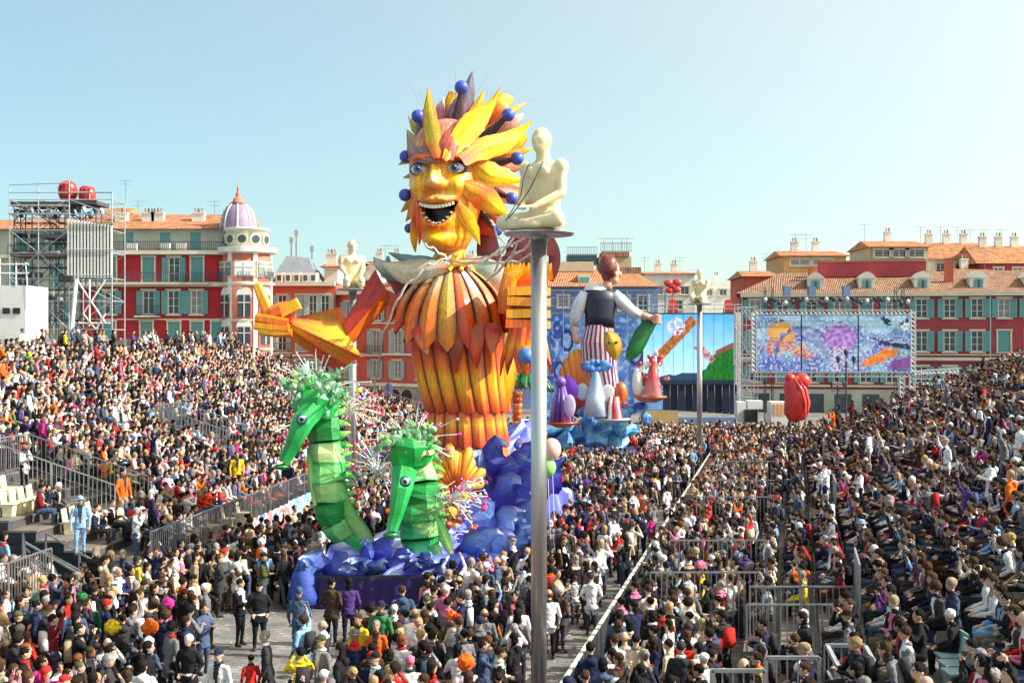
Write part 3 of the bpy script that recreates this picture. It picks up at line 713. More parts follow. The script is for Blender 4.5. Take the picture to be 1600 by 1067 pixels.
for row, n_, z_, hgt in (('u', 12, 0, 5.0), ('l', 9, 0, 2.4)):
    for i in range(n_):
        x = -26+52*i/(n_-1)
        zc = (-37+.008*x*x-hgt*.35) if row == 'u' else (-60+.027*x*x+hgt*.4)
        if row == 'l': x *= .86; zc = -64+.033*x*x+hgt*.3
        w, d = head_w(zc); yy = d*math.sqrt(max(.05, 1-(x/w)**2))+ (3 if row == 'u' else -1)
        t = MB(); t.col = S(250, 245, 225); t.box(HL(x, yy, zc), (3.6*k0, 3*k0, hgt*k0), R(-19)+x*.012, taper=1.0); kp('tooth', t, pp_)
# brow slabs
for s in (-1, 1):
    b = MB(); b.smooth = True; b.col = ORG; b.tube([HL(s*10, 62, 33), HL(s*28, 62, 38), HL(s*48, 46, 36)], [3.2*k0, 3.6*k0, 2*k0], 8); kp('brow', b, pp_)
# rays and leaves round the head: (pts, cols, edge)
RAYS = [
 ([(683, 248, -1.6, 6), (678, 215, -1.2, 14), (672, 180, -.8, 11), (669, 138, -.6, 1)], [DORG, OLIVE, OLIVE, YEL], RUST),
 ([(704, 222, .3, 12), (712, 185, .3, 18), (728, 155, .4, 14), (738, 112, .5, 1)], [S(170, 10, 45), S(150, 40, 70), S(120, 110, 130), S(130, 130, 140)], S(110, 90, 110)),
 ([(704, 190, .8, 8), (704, 160, .8, 9), (708, 144, .8, 6)], [ORG, YEL, GOLD], REDO),
 ([(700, 250, -1.6, 8), (705, 222, -1.35, 14), (718, 196, -.9, 9), (722, 185, -.6, 2)], [S(190, 70, 60), S(215, 110, 90), S(190, 90, 90)], S(150, 50, 50)),
 ([(686, 252, -1.62, 5), (655, 238, -1.0, 16), (645, 222, -.3, 10), (636, 203, .2, 1)], [RUST, S(150, 105, 110), S(160, 130, 90), S(140, 160, 140)], S(120, 70, 80)),
 ([(694, 250, -1.7, 4), (712, 226, -1.35, 13), (740, 192, -1.0, 19), (764, 168, -.8, 8), (783, 136, -.7, .5)], [DORG, YEL, YEL, YEL, OLIVE], GOLD),
 ([(745, 195, .3, 10), (775, 170, .3, 17), (788, 158, .4, 14), (802, 155, .5, 3)], [REDO, ORG, YEL, YEL], DORG),
 ([(722, 252, -1.5, 8), (752, 234, -1.1, 17), (784, 224, -.8, 16), (812, 206, -.5, 8), (833, 187, -.4, .5)], [S(200, 110, 100), GOLD, YEL, YEL, YEL], GOLD),
 ([(765, 215, .7, 9), (795, 195, .7, 14), (818, 178, .8, 2)], [S(110, 60, 70), S(200, 140, 120), S(240, 220, 200)], S(150, 100, 100)),
 ([(740, 252, -1.0, 10), (762, 271, -.9, 19), (788, 277, -.7, 14), (810, 281, -.5, 5), (830, 285, -.4, .5)], [ORG, YEL, YEL, YEL, GOLD], GOLD),
 ([(720, 286, -1.3, 4), (732, 294, -1.25, 14), (754, 307, -1.1, 20), (778, 326, -.9, 13), (798, 339, -.7, .5)], [GOLD, GOLD, ORG, YEL, GOLD], DORG),
 ([(716, 320, -1.25, 5), (727, 340, -1.15, 14), (740, 360, -1.0, 9), (750, 383, -.9, .5)], [ORG, GOLD, YEL, YEL], GOLD),
 ([(770, 262, .6, 8), (795, 258, .7, 14), (822, 256, .8, 6)], [S(120, 50, 60), S(240, 170, 150), YEL], REDO),
 ([(768, 300, .6, 8), (795, 305, .7, 14), (822, 312, .8, 10), (830, 318, .8, 3)], [S(190, 100, 110), S(240, 190, 170), GOLD, ORG], REDO),
 ([(765, 312, .9, 8), (798, 298, .9, 9), (826, 300, 1, 3)], [S(240, 190, 170), S(240, 200, 180), GOLD], ORG),
 ([(648, 300, -.3, 4), (643, 330, -.2, 6), (634, 346, 0, 1)], [ORG, GOLD, OLIVE], RUST),
 ([(650, 312, -.9, 4), (648, 345, -.8, 6), (647, 372, -.7, 6), (649, 394, -.6, 1)], [ORG, REDO, GOLD, OLIVE], GOLD),
 ([(655, 325, -1.15, 3), (655, 350, -1.1, 5), (656, 370, -1.0, 3), (655, 382, -.95, 1)], [REDO, DORG, REDO], ORG),
 ([(745, 340, .4, 14), (762, 352, .4, 18), (776, 366, .5, 6)], [CRIM, REDO, ORG], CRIM),
 ([(650, 270, .3, 6), (640, 275, .4, 4), (630, 278, .5, 1)], [RUST, OLIVE, SILV], None),
 ([(660, 225, .4, 6), (660, 195, .5, 9), (662, 172, .6, 2)], [S(90, 90, 110), S(90, 110, 130), S(80, 100, 120)], None),
 ([(760, 232, 1.0, 12), (800, 225, 1.0, 16), (822, 212, 1.0, 5)], [S(170, 100, 110), YEL, YEL], ORG),
 ([(722, 205, .2, 8), (742, 176, .3, 10), (757, 140, .4, .5)], [REDO, S(240, 190, 60), YEL], ORG),
 ([(690, 195, .5, 8), (688, 172, .6, 8), (694, 152, .7, .5)], [CRIM, S(190, 120, 130), S(230, 210, 200)], None),
 ([(760, 205, .9, 9), (790, 180, .9, 9), (824, 160, 1, .5)], [ORG, YEL, S(250, 230, 150)], ORG),
 ([(765, 240, .9, 9), (800, 240, .9, 10), (832, 232, 1, .5)], [DORG, GOLD, YEL], REDO),
 ([(765, 290, .9, 9), (800, 290, .9, 9), (834, 300, 1, .5)], [S(200, 90, 90), S(245, 190, 150), YEL], REDO),
 ([(655, 255, .4, 9), (640, 250, .5, 7), (622, 258, .6, .5)], [ORG, OLIVE, SILV], None),
 ([(655, 300, .4, 9), (640, 318, .5, 7), (626, 332, .6, .5)], [ORG, GOLD, OLIVE], RUST),
 ([(660, 215, .5, 8), (648, 198, .6, 7), (638, 180, .7, .5)], [S(120, 90, 100), OLIVE, SILV], None),
 ([(755, 320, .2, 10), (778, 345, .3, 16), (790, 362, .3, 2)], [ORG, DORG, YEL], REDO),
]
for i, (p, c, e) in enumerate(RAYS):
    kp('ray' if i < 11 else 'leaf', petal(p, c, e, seed=i*5.3, streak=.6, bow=.22, jag=.16, nu=20, nv=12, sf=10))
for x, y, r in ((721, 137, 11), (653, 182, 10.5), (794, 180, 10.5), (634, 245, 10), (808, 248, 10.5), (633, 305, 10), (799, 310, 9.5), (639, 357, 7.5), (777, 361, 8)):
    yy = YF-.1; b = MB(); b.smooth = True; b.col = S(50, 80, 185); b.ball(P(x, y, yy), r*k0, 20, 14); o = kp('ball', b, pp_)
    s_ = MB(); s_.col = S(50, 20, 35); c = P(702, 270, YF+.3); p = P(x, y, yy); s_.tube([p, p.lerp(c, .25), p.lerp(c, .5)], [.06, .16, .25], 7); kp('ball_stalk', s_, pp_)
wr = MB(); wr.col = (.4, .4, .4)
for i in range(26):
    a = rnd.uniform(.1, 2.2); p = P(712+rnd.uniform(-40, 60), 215+rnd.uniform(-20, 30), YF+rnd.uniform(-.3, .8)); d = Vector((math.cos(a), rnd.uniform(-.3, .3), math.sin(a)))
    L_ = rnd.uniform(1.2, 2.3); wr.tube([p, p+d*L_*.6, p+d*L_+Vector((.1, 0, -.1))], .004, 3)
tag(kp('wires', wr, pp_), None, None, kind='stuff')
# neck: yellow lattice
nk = MB(); nk.smooth = True; nk.col = GOLD; nk.tube([P(706, 420, YF), P(704, 398, YF), P(704, 380, YF)], [.62, .50, .55], 14); kp('neck', nk)
for i in range(12):
    q = MB(); q.col = (YEL, GOLD, SILV)[i % 3]; a = i*.52; q.tube([P(704, 424, YF)+Vector((.8*math.cos(a), .7*math.sin(a), 0)), P(704, 405, YF)+Vector((.60*math.cos(a+.5), .58*math.sin(a+.5), 0)), P(704, 390, YF)+Vector((.45*math.cos(a+1), .42*math.sin(a+1), 0))], [.10, .07, .03], 5); kp('neck_leaf', q)
# collar blades
CB = [([(703, 415, -.6, 5), (670, 413, -.7, 12), (640, 407, -.6, 9), (607, 395, -.5, 1)], [SILV, TEAL, TEAL, S(80, 120, 125)], TEAL),
      ([(700, 418, -.9, 6), (668, 420, -1.0, 15), (635, 425, -.9, 19), (598, 413, -.7, 3)], [RUST, SILV, S(215, 200, 170), SILV], S(150, 140, 110)),
      ([(640, 430, -.3, 8), (612, 425, -.2, 14), (592, 412, -.1, 8), (584, 402, 0, 1)], [S(120, 120, 110), TEAL, SILV, TEAL], TEAL),
      ([(715, 415, .4, 8), (752, 420, .5, 20), (780, 440, .5, 22), (793, 452, .5, 12)], [SILV, TEAL, SILV, WHT], SILV),
      ([(708, 412, -.7, 5), (740, 408, -.5, 5), (752, 407, -.4, 1)], [GOLD, S(220, 160, 90), DORG], RUST),
      ([(616, 440, .2, 10), (608, 425, .2, 9), (606, 400, .2, 2)], [REDO, TEAL, TEAL], TEAL)]
for i, (p, c, e) in enumerate(CB): kp('collar_blade', petal(p, c, e, bow=.3, seed=40+i, streak=.25, jag=.12, nu=18), pp_)
# panelled robe
def tier(name, n, top, bot, cols, edge, hem, a0=0.0, ridge=.14, back=True, jag=0, mid=None, colf=None, drop=0):
    """top/bot: (px, py, half width px, depth ratio); one folded panel per gore"""
    for i in range(n):
        a = 2*math.pi*(i+.5)/n+a0; h = math.pi/n*.97
        if math.sin(a) > .75 and n > 10 and not back: continue
        mb = MB(); mb.smooth = False; nu, nv = 10, 6; vs = []; cs = []
        for side in (0, 1):
            for u in range(nu+1):
                t = u/nu
                cx_, cy_, w_, d_ = [top[q]+(bot[q]-top[q])*t for q in range(4)]
                if mid: bl = 4*t*(1-t); cx_ += mid[0]*bl; w_ += mid[1]*bl
                w_ *= k0; c = P(cx_, 529, YF)
                for v in range(nv+1):
                    s = 2*v/nv-1; aa = a+h*s; rr = w_*(1+ridge*(1-abs(s))-.02*side*1)-side*.04
                    z = P(cx_, cy_, YF).z
                    z -= drop*k0*max(0, -math.sin(a))*t
                    z -= hem*k0*(1-abs(s))*t*t + (jag*k0*noise.noise(Vector((i*3.3, s*2, 0))) if t > .9 else 0)
                    vs.append(Vector((c.x+rr*math.cos(aa), YF+rr*d_*math.sin(aa), z)))
                    col = ramp(cols, t) if not colf else colf(i, t, s)
                    col = mixc(col, edge, abs(s)**4*.95)
                    nn_ = noise.noise(Vector((i*7.7+s*4.5, t*1.3, 2)))*.4
                    cs.append(tuple(max(0, x*(1+nn_)) for x in col))
        n1 = (nu+1)*(nv+1); g = lambda q, x, y: q*n1+x*(nv+1)+y; fs = []
        for x in range(nu):
            for y in range(nv): fs += [(g(0, x, y), g(0, x+1, y), g(0, x+1, y+1), g(0, x, y+1)), (g(1, x, y), g(1, x, y+1), g(1, x+1, y+1), g(1, x+1, y))]
            fs += [(g(0, x, 0), g(1, x, 0), g(1, x+1, 0), g(0, x+1, 0)), (g(0, x, nv), g(0, x+1, nv), g(1, x+1, nv), g(1, x, nv))]
        for y in range(nv): fs += [(g(0, nu, y), g(1, nu, y), g(1, nu, y+1), g(0, nu, y+1)), (g(0, 0, y), g(0, 0, y+1), g(1, 0, y+1), g(1, 0, y))]
        mb.add(vs, fs, cs); kp(name, mb)
FL = [DORG, ORG, GOLD, YEL, YEL, GOLD, ORG]
tier('skirt_panel', 18, (732, 683, 53, .8), (736, 716, 60, .8), [REDO, ORG, ORG, GOLD], CRIM, 3, .1, ridge=.07)
tier('skirt_panel', 17, (728, 627, 55, .8), (731, 693, 62, .8), [REDO, ORG, ORG, GOLD, ORG, DORG, REDO], CRIM, 3, .05, ridge=.07)
tier('robe_panel', 16, (712, 500, 70, .8), (731, 640, 61, .8), [CRIM, REDO, REDO, DORG, ORG, GOLD, GOLD, ORG, REDO], S(120, 25, 10), 5, .23, mid=(-3, 2), ridge=.07)
tier('robe_panel', 11, (708, 450, 50, .8), (710, 510, 73, .8), [RUST, CRIM, CRIM], CRIM, 25, .35)
def capecol(i, t, s):
    pal = ([SILV, S(205, 170, 110), S(205, 105, 25), S(225, 105, 15), ORG], [SILV, S(180, 160, 80), S(185, 150, 30), S(215, 140, 20), S(225, 120, 20)], [WHT, WHT, S(215, 160, 100), S(225, 100, 20), REDO], [SILV, S(210, 190, 150), S(215, 130, 45), S(230, 120, 15), ORG], [S(190, 150, 170), S(205, 120, 60), S(200, 85, 15), S(215, 80, 10), REDO])
    return ramp(pal[(i*3) % 5], t)
tier('cape_panel', 17, (704, 408, 9, .9), (700, 478, 84, .8), None, S(110, 45, 15), 20, .12, colf=capecol, ridge=.09, drop=52, mid=(-2, 20))
# long pointed petals hanging over the bodice
for x0, x1, w, y1, c in ((655, 668, 14, 548, 1), (686, 692, 12, 545, 0), (712, 712, 13, 578, 0), (742, 745, 13, 570, 2), (770, 768, 12, 548, 1)):
    cc = ([S(150, 75, 25), S(160, 70, 20), S(130, 50, 20), REDO], [CRIM, REDO, S(240, 130, 70), S(230, 170, 120)], [S(120, 60, 40), RUST, DORG, REDO])[c]
    kp('bodice_petal', petal([(x0, 505, -1.2, w*.8), (x0*.7+x1*.3, 518, -1.4, w), (x0*.4+x1*.6, (515+y1)/2+6, -1.45, w*.75), (x1, y1+6, -1.38, 1)], cc, CRIM, bow=.12, seed=x0*.3, streak=.5))
# left arm
def slab(name, quad, th, cols, Yc, edge=None, dy=(0, 0, 0, 0)):
    """painted board: quad of photo points (a-b is the near end, c-d the far end)"""
    mb = MB(); nu, nv = 10, 6; vs = []; cs = []
    q = [P(x, y, Yc+e) for (x, y), e in zip(quad, dy)]
    nrm = (q[1]-q[0]).cross(q[3]-q[0]).normalized()
    if nrm.y > 0: nrm = -nrm
    for side in (0, 1):
        for u in range(nu+1):
            for v in range(nv+1):
                t, s = u/nu, v/nv
                p = (q[0].lerp(q[1], s)).lerp(q[3].lerp(q[2], s), t)-nrm*th*side; vs.append(p)
                c = ramp(cols, t); c = mixc(c, edge, (abs(2*s-1)**4)*.8) if edge else c
                nn_ = 1+noise.noise(Vector((s*9+quad[0][0], t*1.5, side)))*.5; cs.append(tuple(max(0, x*nn_) for x in c))
    n1 = (nu+1)*(nv+1); g = lambda q_, x, y: q_*n1+x*(nv+1)+y; fs = []
    for x in range(nu):
        for y in range(nv): fs += [(g(0, x, y), g(0, x+1, y), g(0, x+1, y+1), g(0, x, y+1)), (g(1, x, y), g(1, x, y+1), g(1, x+1, y+1), g(1, x+1, y))]
        fs += [(g(0, x, 0), g(1, x, 0), g(1, x+1, 0), g(0, x+1, 0)), (g(0, x, nv), g(0, x+1, nv), g(1, x+1, nv), g(1, x, nv))]
    for y in range(nv): fs += [(g(0, nu, y), g(1, nu, y), g(1, nu, y+1), g(0, nu, y+1)), (g(0, 0, y), g(0, 0, y+1), g(1, 0, y+1), g(1, 0, y))]
    mb.add(vs, fs, cs); return kp(name, mb)
slab('upper_arm_board', [(586, 421), (604, 453), (543, 523), (536, 505)], .12, [S(150, 25, 10), S(165, 35, 10), S(190, 55, 15)], YF-.5, CRIM, (0, -.2, -.6, -.4))
slab('upper_arm_board', [(604, 453), (612, 470), (548, 541), (543, 523)], .12, [RUST, ORG, ORG], YF-.7, REDO, (0, .3, .1, -.4))
slab('upper_arm_board', [(586, 421), (612, 470), (548, 541), (536, 505)], .12, [CRIM, REDO, REDO], YF+.3, CRIM)
slab('shoulder_board', [(600, 425), (615, 455), (650, 500), (640, 440)], .15, [REDO, CRIM, CRIM], YF+.1, CRIM)
slab('shoulder_board', [(604, 453), (600, 470), (648, 505), (640, 468)], .15, [RUST, REDO, CRIM], YF-.5, CRIM)
# flared forearm sleeve
slab('sleeve_board', [(448, 497), (452, 505), (566, 558), (529, 503)], .08, [S(190, 110, 10), S(190, 150, 15), S(200, 170, 15)], YF-1.0, DORG, (-.2, -.3, -.6, .3))
slab('sleeve_board', [(452, 505), (448, 512), (540, 572), (566, 558)], .08, [YEL, ORG, S(215, 130, 20), ORG], YF-1.0, REDO, (-.3, -.2, -.3, -.6))
slab('sleeve_board', [(448, 512), (440, 520), (535, 587), (540, 572)], .08, [GOLD, ORG, DORG, DORG], YF-1.0, REDO, (-.2, .1, .2, -.3))
slab('sleeve_board', [(448, 497), (440, 520), (520, 560), (529, 503)], .08, [DORG, REDO, REDO], YF-.3, REDO, (.2, .3, .6, .6))
slab('sleeve_board', [(462, 496), (500, 500), (555, 530), (530, 480)], .05, [DORG, OLIVE, ORG], YF-.2, DORG)
def fing(pts, r, c1, c2, Yc=YF-1.3, n=6, parent=None, dy=None):
    mb = MB(); cols = [mixc(c1, c2, i/(len(pts)-1)) for i in range(len(pts))]
    mb.tube([P(x, y, Yc+(dy[i] if dy else 0)) for i, (x, y) in enumerate(pts)], [q*k0 for q in r], n, cols=cols); return mb.build('finger', sp_, parent or HANDL, world=True)
mb = MB(); mb.box(P(432, 502, YF-1.25), (34*k0, 24*k0, 24*k0), Matrix.Rotation(.25, 3, 'Y')); mb.col = DORG; mb.c = [DORG]*len(mb.v); HANDL = kp('hand', mb)
GOLD_, YEL_ = GOLD, YEL; GOLD, YEL = S(235, 130, 12), S(248, 180, 15)
fing([(422, 494), (412, 470), (401, 443)], [10, 9, 6.5], GOLD, YEL, YF-1.5)
fing([(424, 490), (440, 484), (452, 478)], [11, 12, 8], ORG, GOLD, YF-1.6)
mb = MB(); mb.col = YEL; mb.box(P(453, 481, YF-1.6), (30*k0, 18*k0, 17*k0), Matrix.Rotation(-.45, 3, 'Y')); mb.col = REDO; mb.build('finger', sp_, HANDL, world=True)
mb = MB(); mb.col = REDO; mb.box(P(443, 494, YF-1.5), (30*k0, 20*k0, 12*k0), Matrix.Rotation(.3, 3, 'Y')); mb.build('knuckle', sp_, HANDL, world=True)
fing([(450, 505), (420, 500), (399, 497)], [7, 8, 7], ORG, GOLD, YF-1.8); fing([(452, 513), (424, 511), (398, 508)], [7, 8, 7], GOLD, YEL, YF-1.8)
fing([(456, 520), (430, 520), (404, 517)], [6, 7, 6], GOLD, YEL, YF-1.8)
GOLD, YEL = GOLD_, YEL_
# right arm: stacked fist over a flared cuff
YR = YF-2.2; k1 = YR/F
mb = MB(); mb.col = DORG; mb.box(P(825, 470, YR+.6), (60*k1, .9, 95*k1)); HANDR = kp('hand', mb)
for i, y in enumerate((455, 472, 490, 507)):
    mb = MB(); c_ = (GOLD, S(240, 150, 20), GOLD, ORG)[i]; mb.col = c_
    mb.box(P(824-i, y, YR), (62*k1, .75, 13.5*k1), Matrix.Rotation((-.03, .04, -.02, .05)[i], 3, 'Y')); mb.build('finger', sp_, HANDR, world=True)
    mb = MB(); mb.col = S(250, 215, 130); mb.box(P(852, y+1, YR-.1), (16*k1, .8, 12*k1)); mb.build('fingertip', sp_, HANDR, world=True)
fing([(790, 490), (790, 460), (797, 432), (812, 420)], [11, 12, 12, 9], REDO, GOLD, YR-.1, parent=HANDR)
for i in range(9):
    x = 795+i*8; kp('cuff_leaf', petal([(x, 438, YR-YF, 6), (x-2, 424, YR-YF-.1, 6), (x+rnd.uniform(-4, 4), 411, YR-YF-.15, 1)], [ORG, GOLD, YEL], DORG, seed=i))
for i in range(12):
    a = 2*math.pi*(i+.5)/12; mb = MB(); vs = []; cs = []; h = math.pi/12*.98
    for side in (0, 1):
        for u in range(9):
            t = u/8; w_ = (26+(38-26)*t)*k1 if t < 9 else 0
            for v in range(5):
                s = v/2-1; rr = w_*(1+.10*(1-abs(s)))-side*.05; c = P(823-2*t, 500, YR)
                z = P(0, 512+t*(45+(14 if i % 2 else 30)*(1-abs(s))), YR).z
                vs.append(Vector((c.x+rr*math.cos(a+h*s), YR+rr*math.sin(a+h*s), z))); cs.append(mixc(ramp([DORG, ORG, GOLD, ORG, DORG], t), REDO, abs(s)**2*.8))
    g = lambda q, x, y: q*45+x*5+y; fs = []
    for x in range(8):
        for y in range(4): fs += [(g(0, x, y), g(0, x+1, y), g(0, x+1, y+1), g(0, x, y+1)), (g(1, x, y), g(1, x, y+1), g(1, x+1, y+1), g(1, x+1, y))]
        fs += [(g(0, x, 0), g(1, x, 0), g(1, x+1, 0), g(0, x+1, 0)), (g(0, x, 4), g(0, x+1, 4), g(1, x+1, 4), g(1, x, 4))]
    for y in range(4): fs += [(g(0, 8, y), g(1, 8, y), g(1, 8, y+1), g(0, 8, y+1)), (g(0, 0, y), g(0, 0, y+1), g(1, 0, y+1), g(1, 0, y))]
    mb.add(vs, fs, cs); kp('cuff_panel', mb)
kp('cuff_point', petal([(820, 540, YR-YF-.75, 14), (822, 565, YR-YF-.8, 11), (822, 588, YR-YF-.8, 1)], [GOLD, ORG, DORG], REDO, bow=.2))
b = MB(); b.smooth = True; b.col = S(70, 120, 200); b.ball(P(822, 556, YR-1.1), 12.5*k1, 20, 14); kp('ball', b, pp_)
# right upper arm linking shoulder and fist
slab('upper_arm_board', [(775, 470), (785, 520), (808, 520), (806, 440)], .12, [REDO, DORG, REDO], YF-.9, CRIM, (.6, .6, -.8, -.8))
kp('side_petal', petal([(780, 470, -.2, 8), (790, 520, -.3, 16), (788, 590, -.3, 18), (790, 640, -.2, 4)], [S(250, 190, 110), S(255, 225, 150), YEL, ORG], ORG, bow=.3))  # pale yellow tones paint in the sunlit right side of the robe
# maroon leaves behind the fist
for p_ in ([(778, 440, .8, 16), (768, 415, .9, 20), (762, 380, .9, 17), (768, 350, .9, 6)], [(840, 440, 1.2, 14), (822, 410, 1.2, 24), (812, 385, 1.2, 22), (822, 366, 1.2, 8)], [(862, 440, 1.3, 3), (866, 415, 1.3, 9), (866, 392, 1.3, 9), (862, 372, 1.3, 4)], [(800, 430, 1.0, 22), (795, 410, 1.0, 26), (790, 395, 1, 14)], [(845, 400, 1.25, 22), (845, 385, 1.25, 22), (845, 372, 1.25, 16)]):
    kp('maroon_leaf', petal(p_, [S(125, 10, 40), MAR, MAR], S(75, 5, 18), bow=.15, streak=.3))
kp('inner_column', (lambda m: (m.tube([P(706, 440, YF), P(715, 560, YF), P(730, 640, YF), P(738, 760, YF)], [.4, .9, .85, .8], 16), m)[1])(MB()), pm('armature_cloth', (.35, .06, .01), .8, .2, 3, .2))
# ------------------------------------------------------------------ float platform, waves, sea horses
FB = thing('carnival_float', 'long low float covered in purple and blue crumpled waves carrying the sun figure', 'carnival float', (-3.6, 36, 0))
def fb(name, mb, mat=None): return mb.build(name, mat or pp_, FB, world=True)
fd = Vector((.224, 1, 0))
def FP(u, v, z): return Vector((-6.1+u+.224*v, 36+v, z))     # u across (0..5.1), v back
skirtm = pm('purple_skirt_cloth', S(40, 20, 88), .7, .2, 3, .3)
def skirt(a, b, n):
    mb = MB(); mb.smooth = True; vs = []
    for i in range(n*4+1):
        p = a.lerp(b, i/(n*4)); nr = (b-a).cross(Vector((0, 0, 1))).normalized()
        w = .05*math.sin(i*math.pi/2)+.03*math.sin(i*.7)
        for q, z in enumerate((.02, .45, .95)): vs.append(p+nr*w*(1.2-q*.45)+Vector((0, 0, z)))
    for v in list(vs): vs.append(v-nr*.02)
    m_ = (n*4+1)*3; fs = [(i*3+j, (i+1)*3+j, (i+1)*3+j+1, i*3+j+1) for i in range(n*4) for j in range(2)]
    fs += [tuple(m_+q for q in reversed(f)) for f in fs]
    mb.add(vs, fs); fb('skirt', mb, skirtm)
skirt(FP(0, 0, 0), FP(5.1, 0, 0), 14); skirt(FP(5.1, 0, 0), FP(5.1, 17, 0), 36); skirt(FP(0, 17, 0), FP(0, 0, 0), 36); skirt(FP(5.1, 17, 0), FP(0, 17, 0), 14)
dk = MB(); vs = [FP(0, 0, .9), FP(5.1, 0, .9), FP(5.1, 17, .9), FP(0, 17, .9)]; dk.add([v for v in vs]+[v+Vector((0, 0, .08)) for v in vs], [(3, 2, 1, 0), (4, 5, 6, 7), (0, 1, 5, 4), (1, 2, 6, 5), (2, 3, 7, 6), (3, 0, 4, 7)]); fb('deck', dk, M['darkmetal'])
def wavecol(p, k=0):
    n_ = noise.noise(p*.9+Vector((k, 0, 0)))*.5+.5; n2 = noise.noise(p*2.6+Vector((0, k, 9)))
    c = ramp([S(60, 45, 160), S(85, 75, 200), S(95, 115, 225), S(130, 170, 235)], n_)
    if n2 > .14: c = mixc(c, S(205, 225, 248), min(1, (n2-.14)*5))
    return c
def heap(name, u0, u1, v0, v1, zf, nu=16, nv=22, amp=.3, seed=0):
    mb = MB(); vs = []; cs = []
    for i in range(nu+1):
        for j in range(nv+1):
            s, t = i/nu, j/nv; e = min(1, 3.2*min(s, 1-s, t, 1-t)); p = FP(u0+(u1-u0)*s, v0+(v1-v0)*t, 0)
            z = .95+(zf(s, t)-.95)*e**.6; nv_ = noise.noise_vector(Vector((p.x*1.1+seed, p.y*1.1, z)))
            rj = Vector((rnd.uniform(-1, 1), rnd.uniform(-1, 1), rnd.uniform(-1, 1)))*amp*.5
            p = p+Vector((0, 0, z))+(nv_*amp*1.6+rj)*(e+.15); p.z = max(p.z, .9); vs.append(p); cs.append(wavecol(p, seed))
    w = nv+1; mb.add(vs, [(i*w+j, (i+1)*w+j, (i+1)*w+j+1, i*w+j+1) for i in range(nu) for j in range(nv)], cs); return fb(name, mb)
heap('wave_heap', 2.6, 5.25, 4.4, 16.6, lambda s, t: 2.5+2.4*math.sin(math.pi*min(1, t*1.1+.1))*(.6+.5*s), seed=3, amp=.42)
heap('wave_heap', 0.0, 3.2, 4.8, 16.5, lambda s, t: 1.6+1.2*t, seed=8, amp=.22)
heap('wave_heap', 2.2, 5.2, .15, 5.0, lambda s, t: 1.35+.9*t*t+.3*math.sin(7*s), seed=13, amp=.22, nu=14, nv=14)
heap('wave_heap', -.3, 2.3, .2, 5.0, lambda s, t: 1.25+.3*math.sin(5*s+2*t), seed=19, amp=.2, nu=12, nv=14)
# curling wave crests: shells
def crest(px, py, Yc, w, h, lean, seed, name='wave_crest'):
    rs_ = random.Random(seed); pal = rs_.choice([[S(50, 40, 150), S(75, 105, 215), S(140, 185, 238), S(225, 236, 250)], [S(60, 50, 160), S(85, 90, 210), S(120, 145, 230), S(190, 215, 246)], [S(60, 90, 200), S(120, 170, 232), S(175, 210, 245), S(238, 244, 252)]])
    w *= 1.25; h *= 1.15; lean *= 1.5
    m_ = petal([(px-lean*.2, py, .1, w*.9), (px, py-h*.4, -.25, w*1.1), (px+lean*.3, py-h*.8, -.35, w*.85), (px+lean*.8, py-h*1.02, -.65, w*.45), (px+lean*1.3, py-h*.95, -.9, w*.06)], pal, S(48, 32, 130), bow=.22, Yc=Yc, seed=seed, streak=.45, nu=7, nv=4, jag=.65, cross=S(70, 55, 175))
    m_.v = [tuple(Vector(v)+noise.noise_vector(Vector(v)*1.7+Vector((seed, 0, 0)))*.22) for v in m_.v]
    if rs_.random() < .85: m_.sm = [False]*len(m_.sm)
    fb(name, m_)
CR = [(765, 740, 40.8, 17, 42, 14), (795, 765, 41.0, 16, 46, 16), (822, 745, 42, 15, 46, 18), (752, 770, 40.5, 15, 52, -8), (778, 800, 40.4, 18, 42, 20), (812, 800, 41.5, 16, 50, 12), (830, 770, 43, 14, 40, 14),
      (752, 830, 39.4, 18, 40, -16), (785, 840, 39.8, 17, 40, 18), (820, 830, 41, 14, 42, 10), (740, 870, 38.4, 17, 34, 22), (775, 875, 38.8, 15, 34, 16), (805, 865, 40, 12, 36, 12), (845, 790, 45, 12, 50, 10), (860, 770, 47, 12, 46, 10),
      (700, 905, 37.0, 22, 26, -18), (735, 915, 36.8, 20, 26, 16), (672, 915, 36.6, 16, 22, 14), (600, 880, 37, 15, 28, 10), (620, 895, 36.8, 14, 30, 12), (580, 880, 37.2, 13, 24, -10), (500, 900, 36.6, 18, 26, -14), (530, 905, 36.5, 18, 22, 12), (560, 900, 36.5, 15, 22, 12), (482, 915, 36.4, 12, 34, -4), (760, 725, 42.5, 18, 24, -6), (800, 718, 44, 18, 22, 8), (850, 720, 46, 12, 22, 8), (840, 745, 45, 14, 30, -6)]
rc = random.Random(21)
for _ in range(46):
    u_ = rc.random(); px_ = 742+u_*95; py_ = rc.uniform(735, 905-60*u_); CR.append((px_, py_, 38.2+(905-py_)*.035+u_*1.0-.3, rc.uniform(8, 14), rc.uniform(18, 34), rc.uniform(-16, 20)))
for _ in range(16): CR.append((rc.uniform(480, 740), rc.uniform(885, 912), 36.5, rc.uniform(8, 13), rc.uniform(12, 24), rc.uniform(-16, 16)))
for i, (a, b, c, d, e, f) in enumerate(CR): crest(a, b, c, d, e, f, i*2.7)
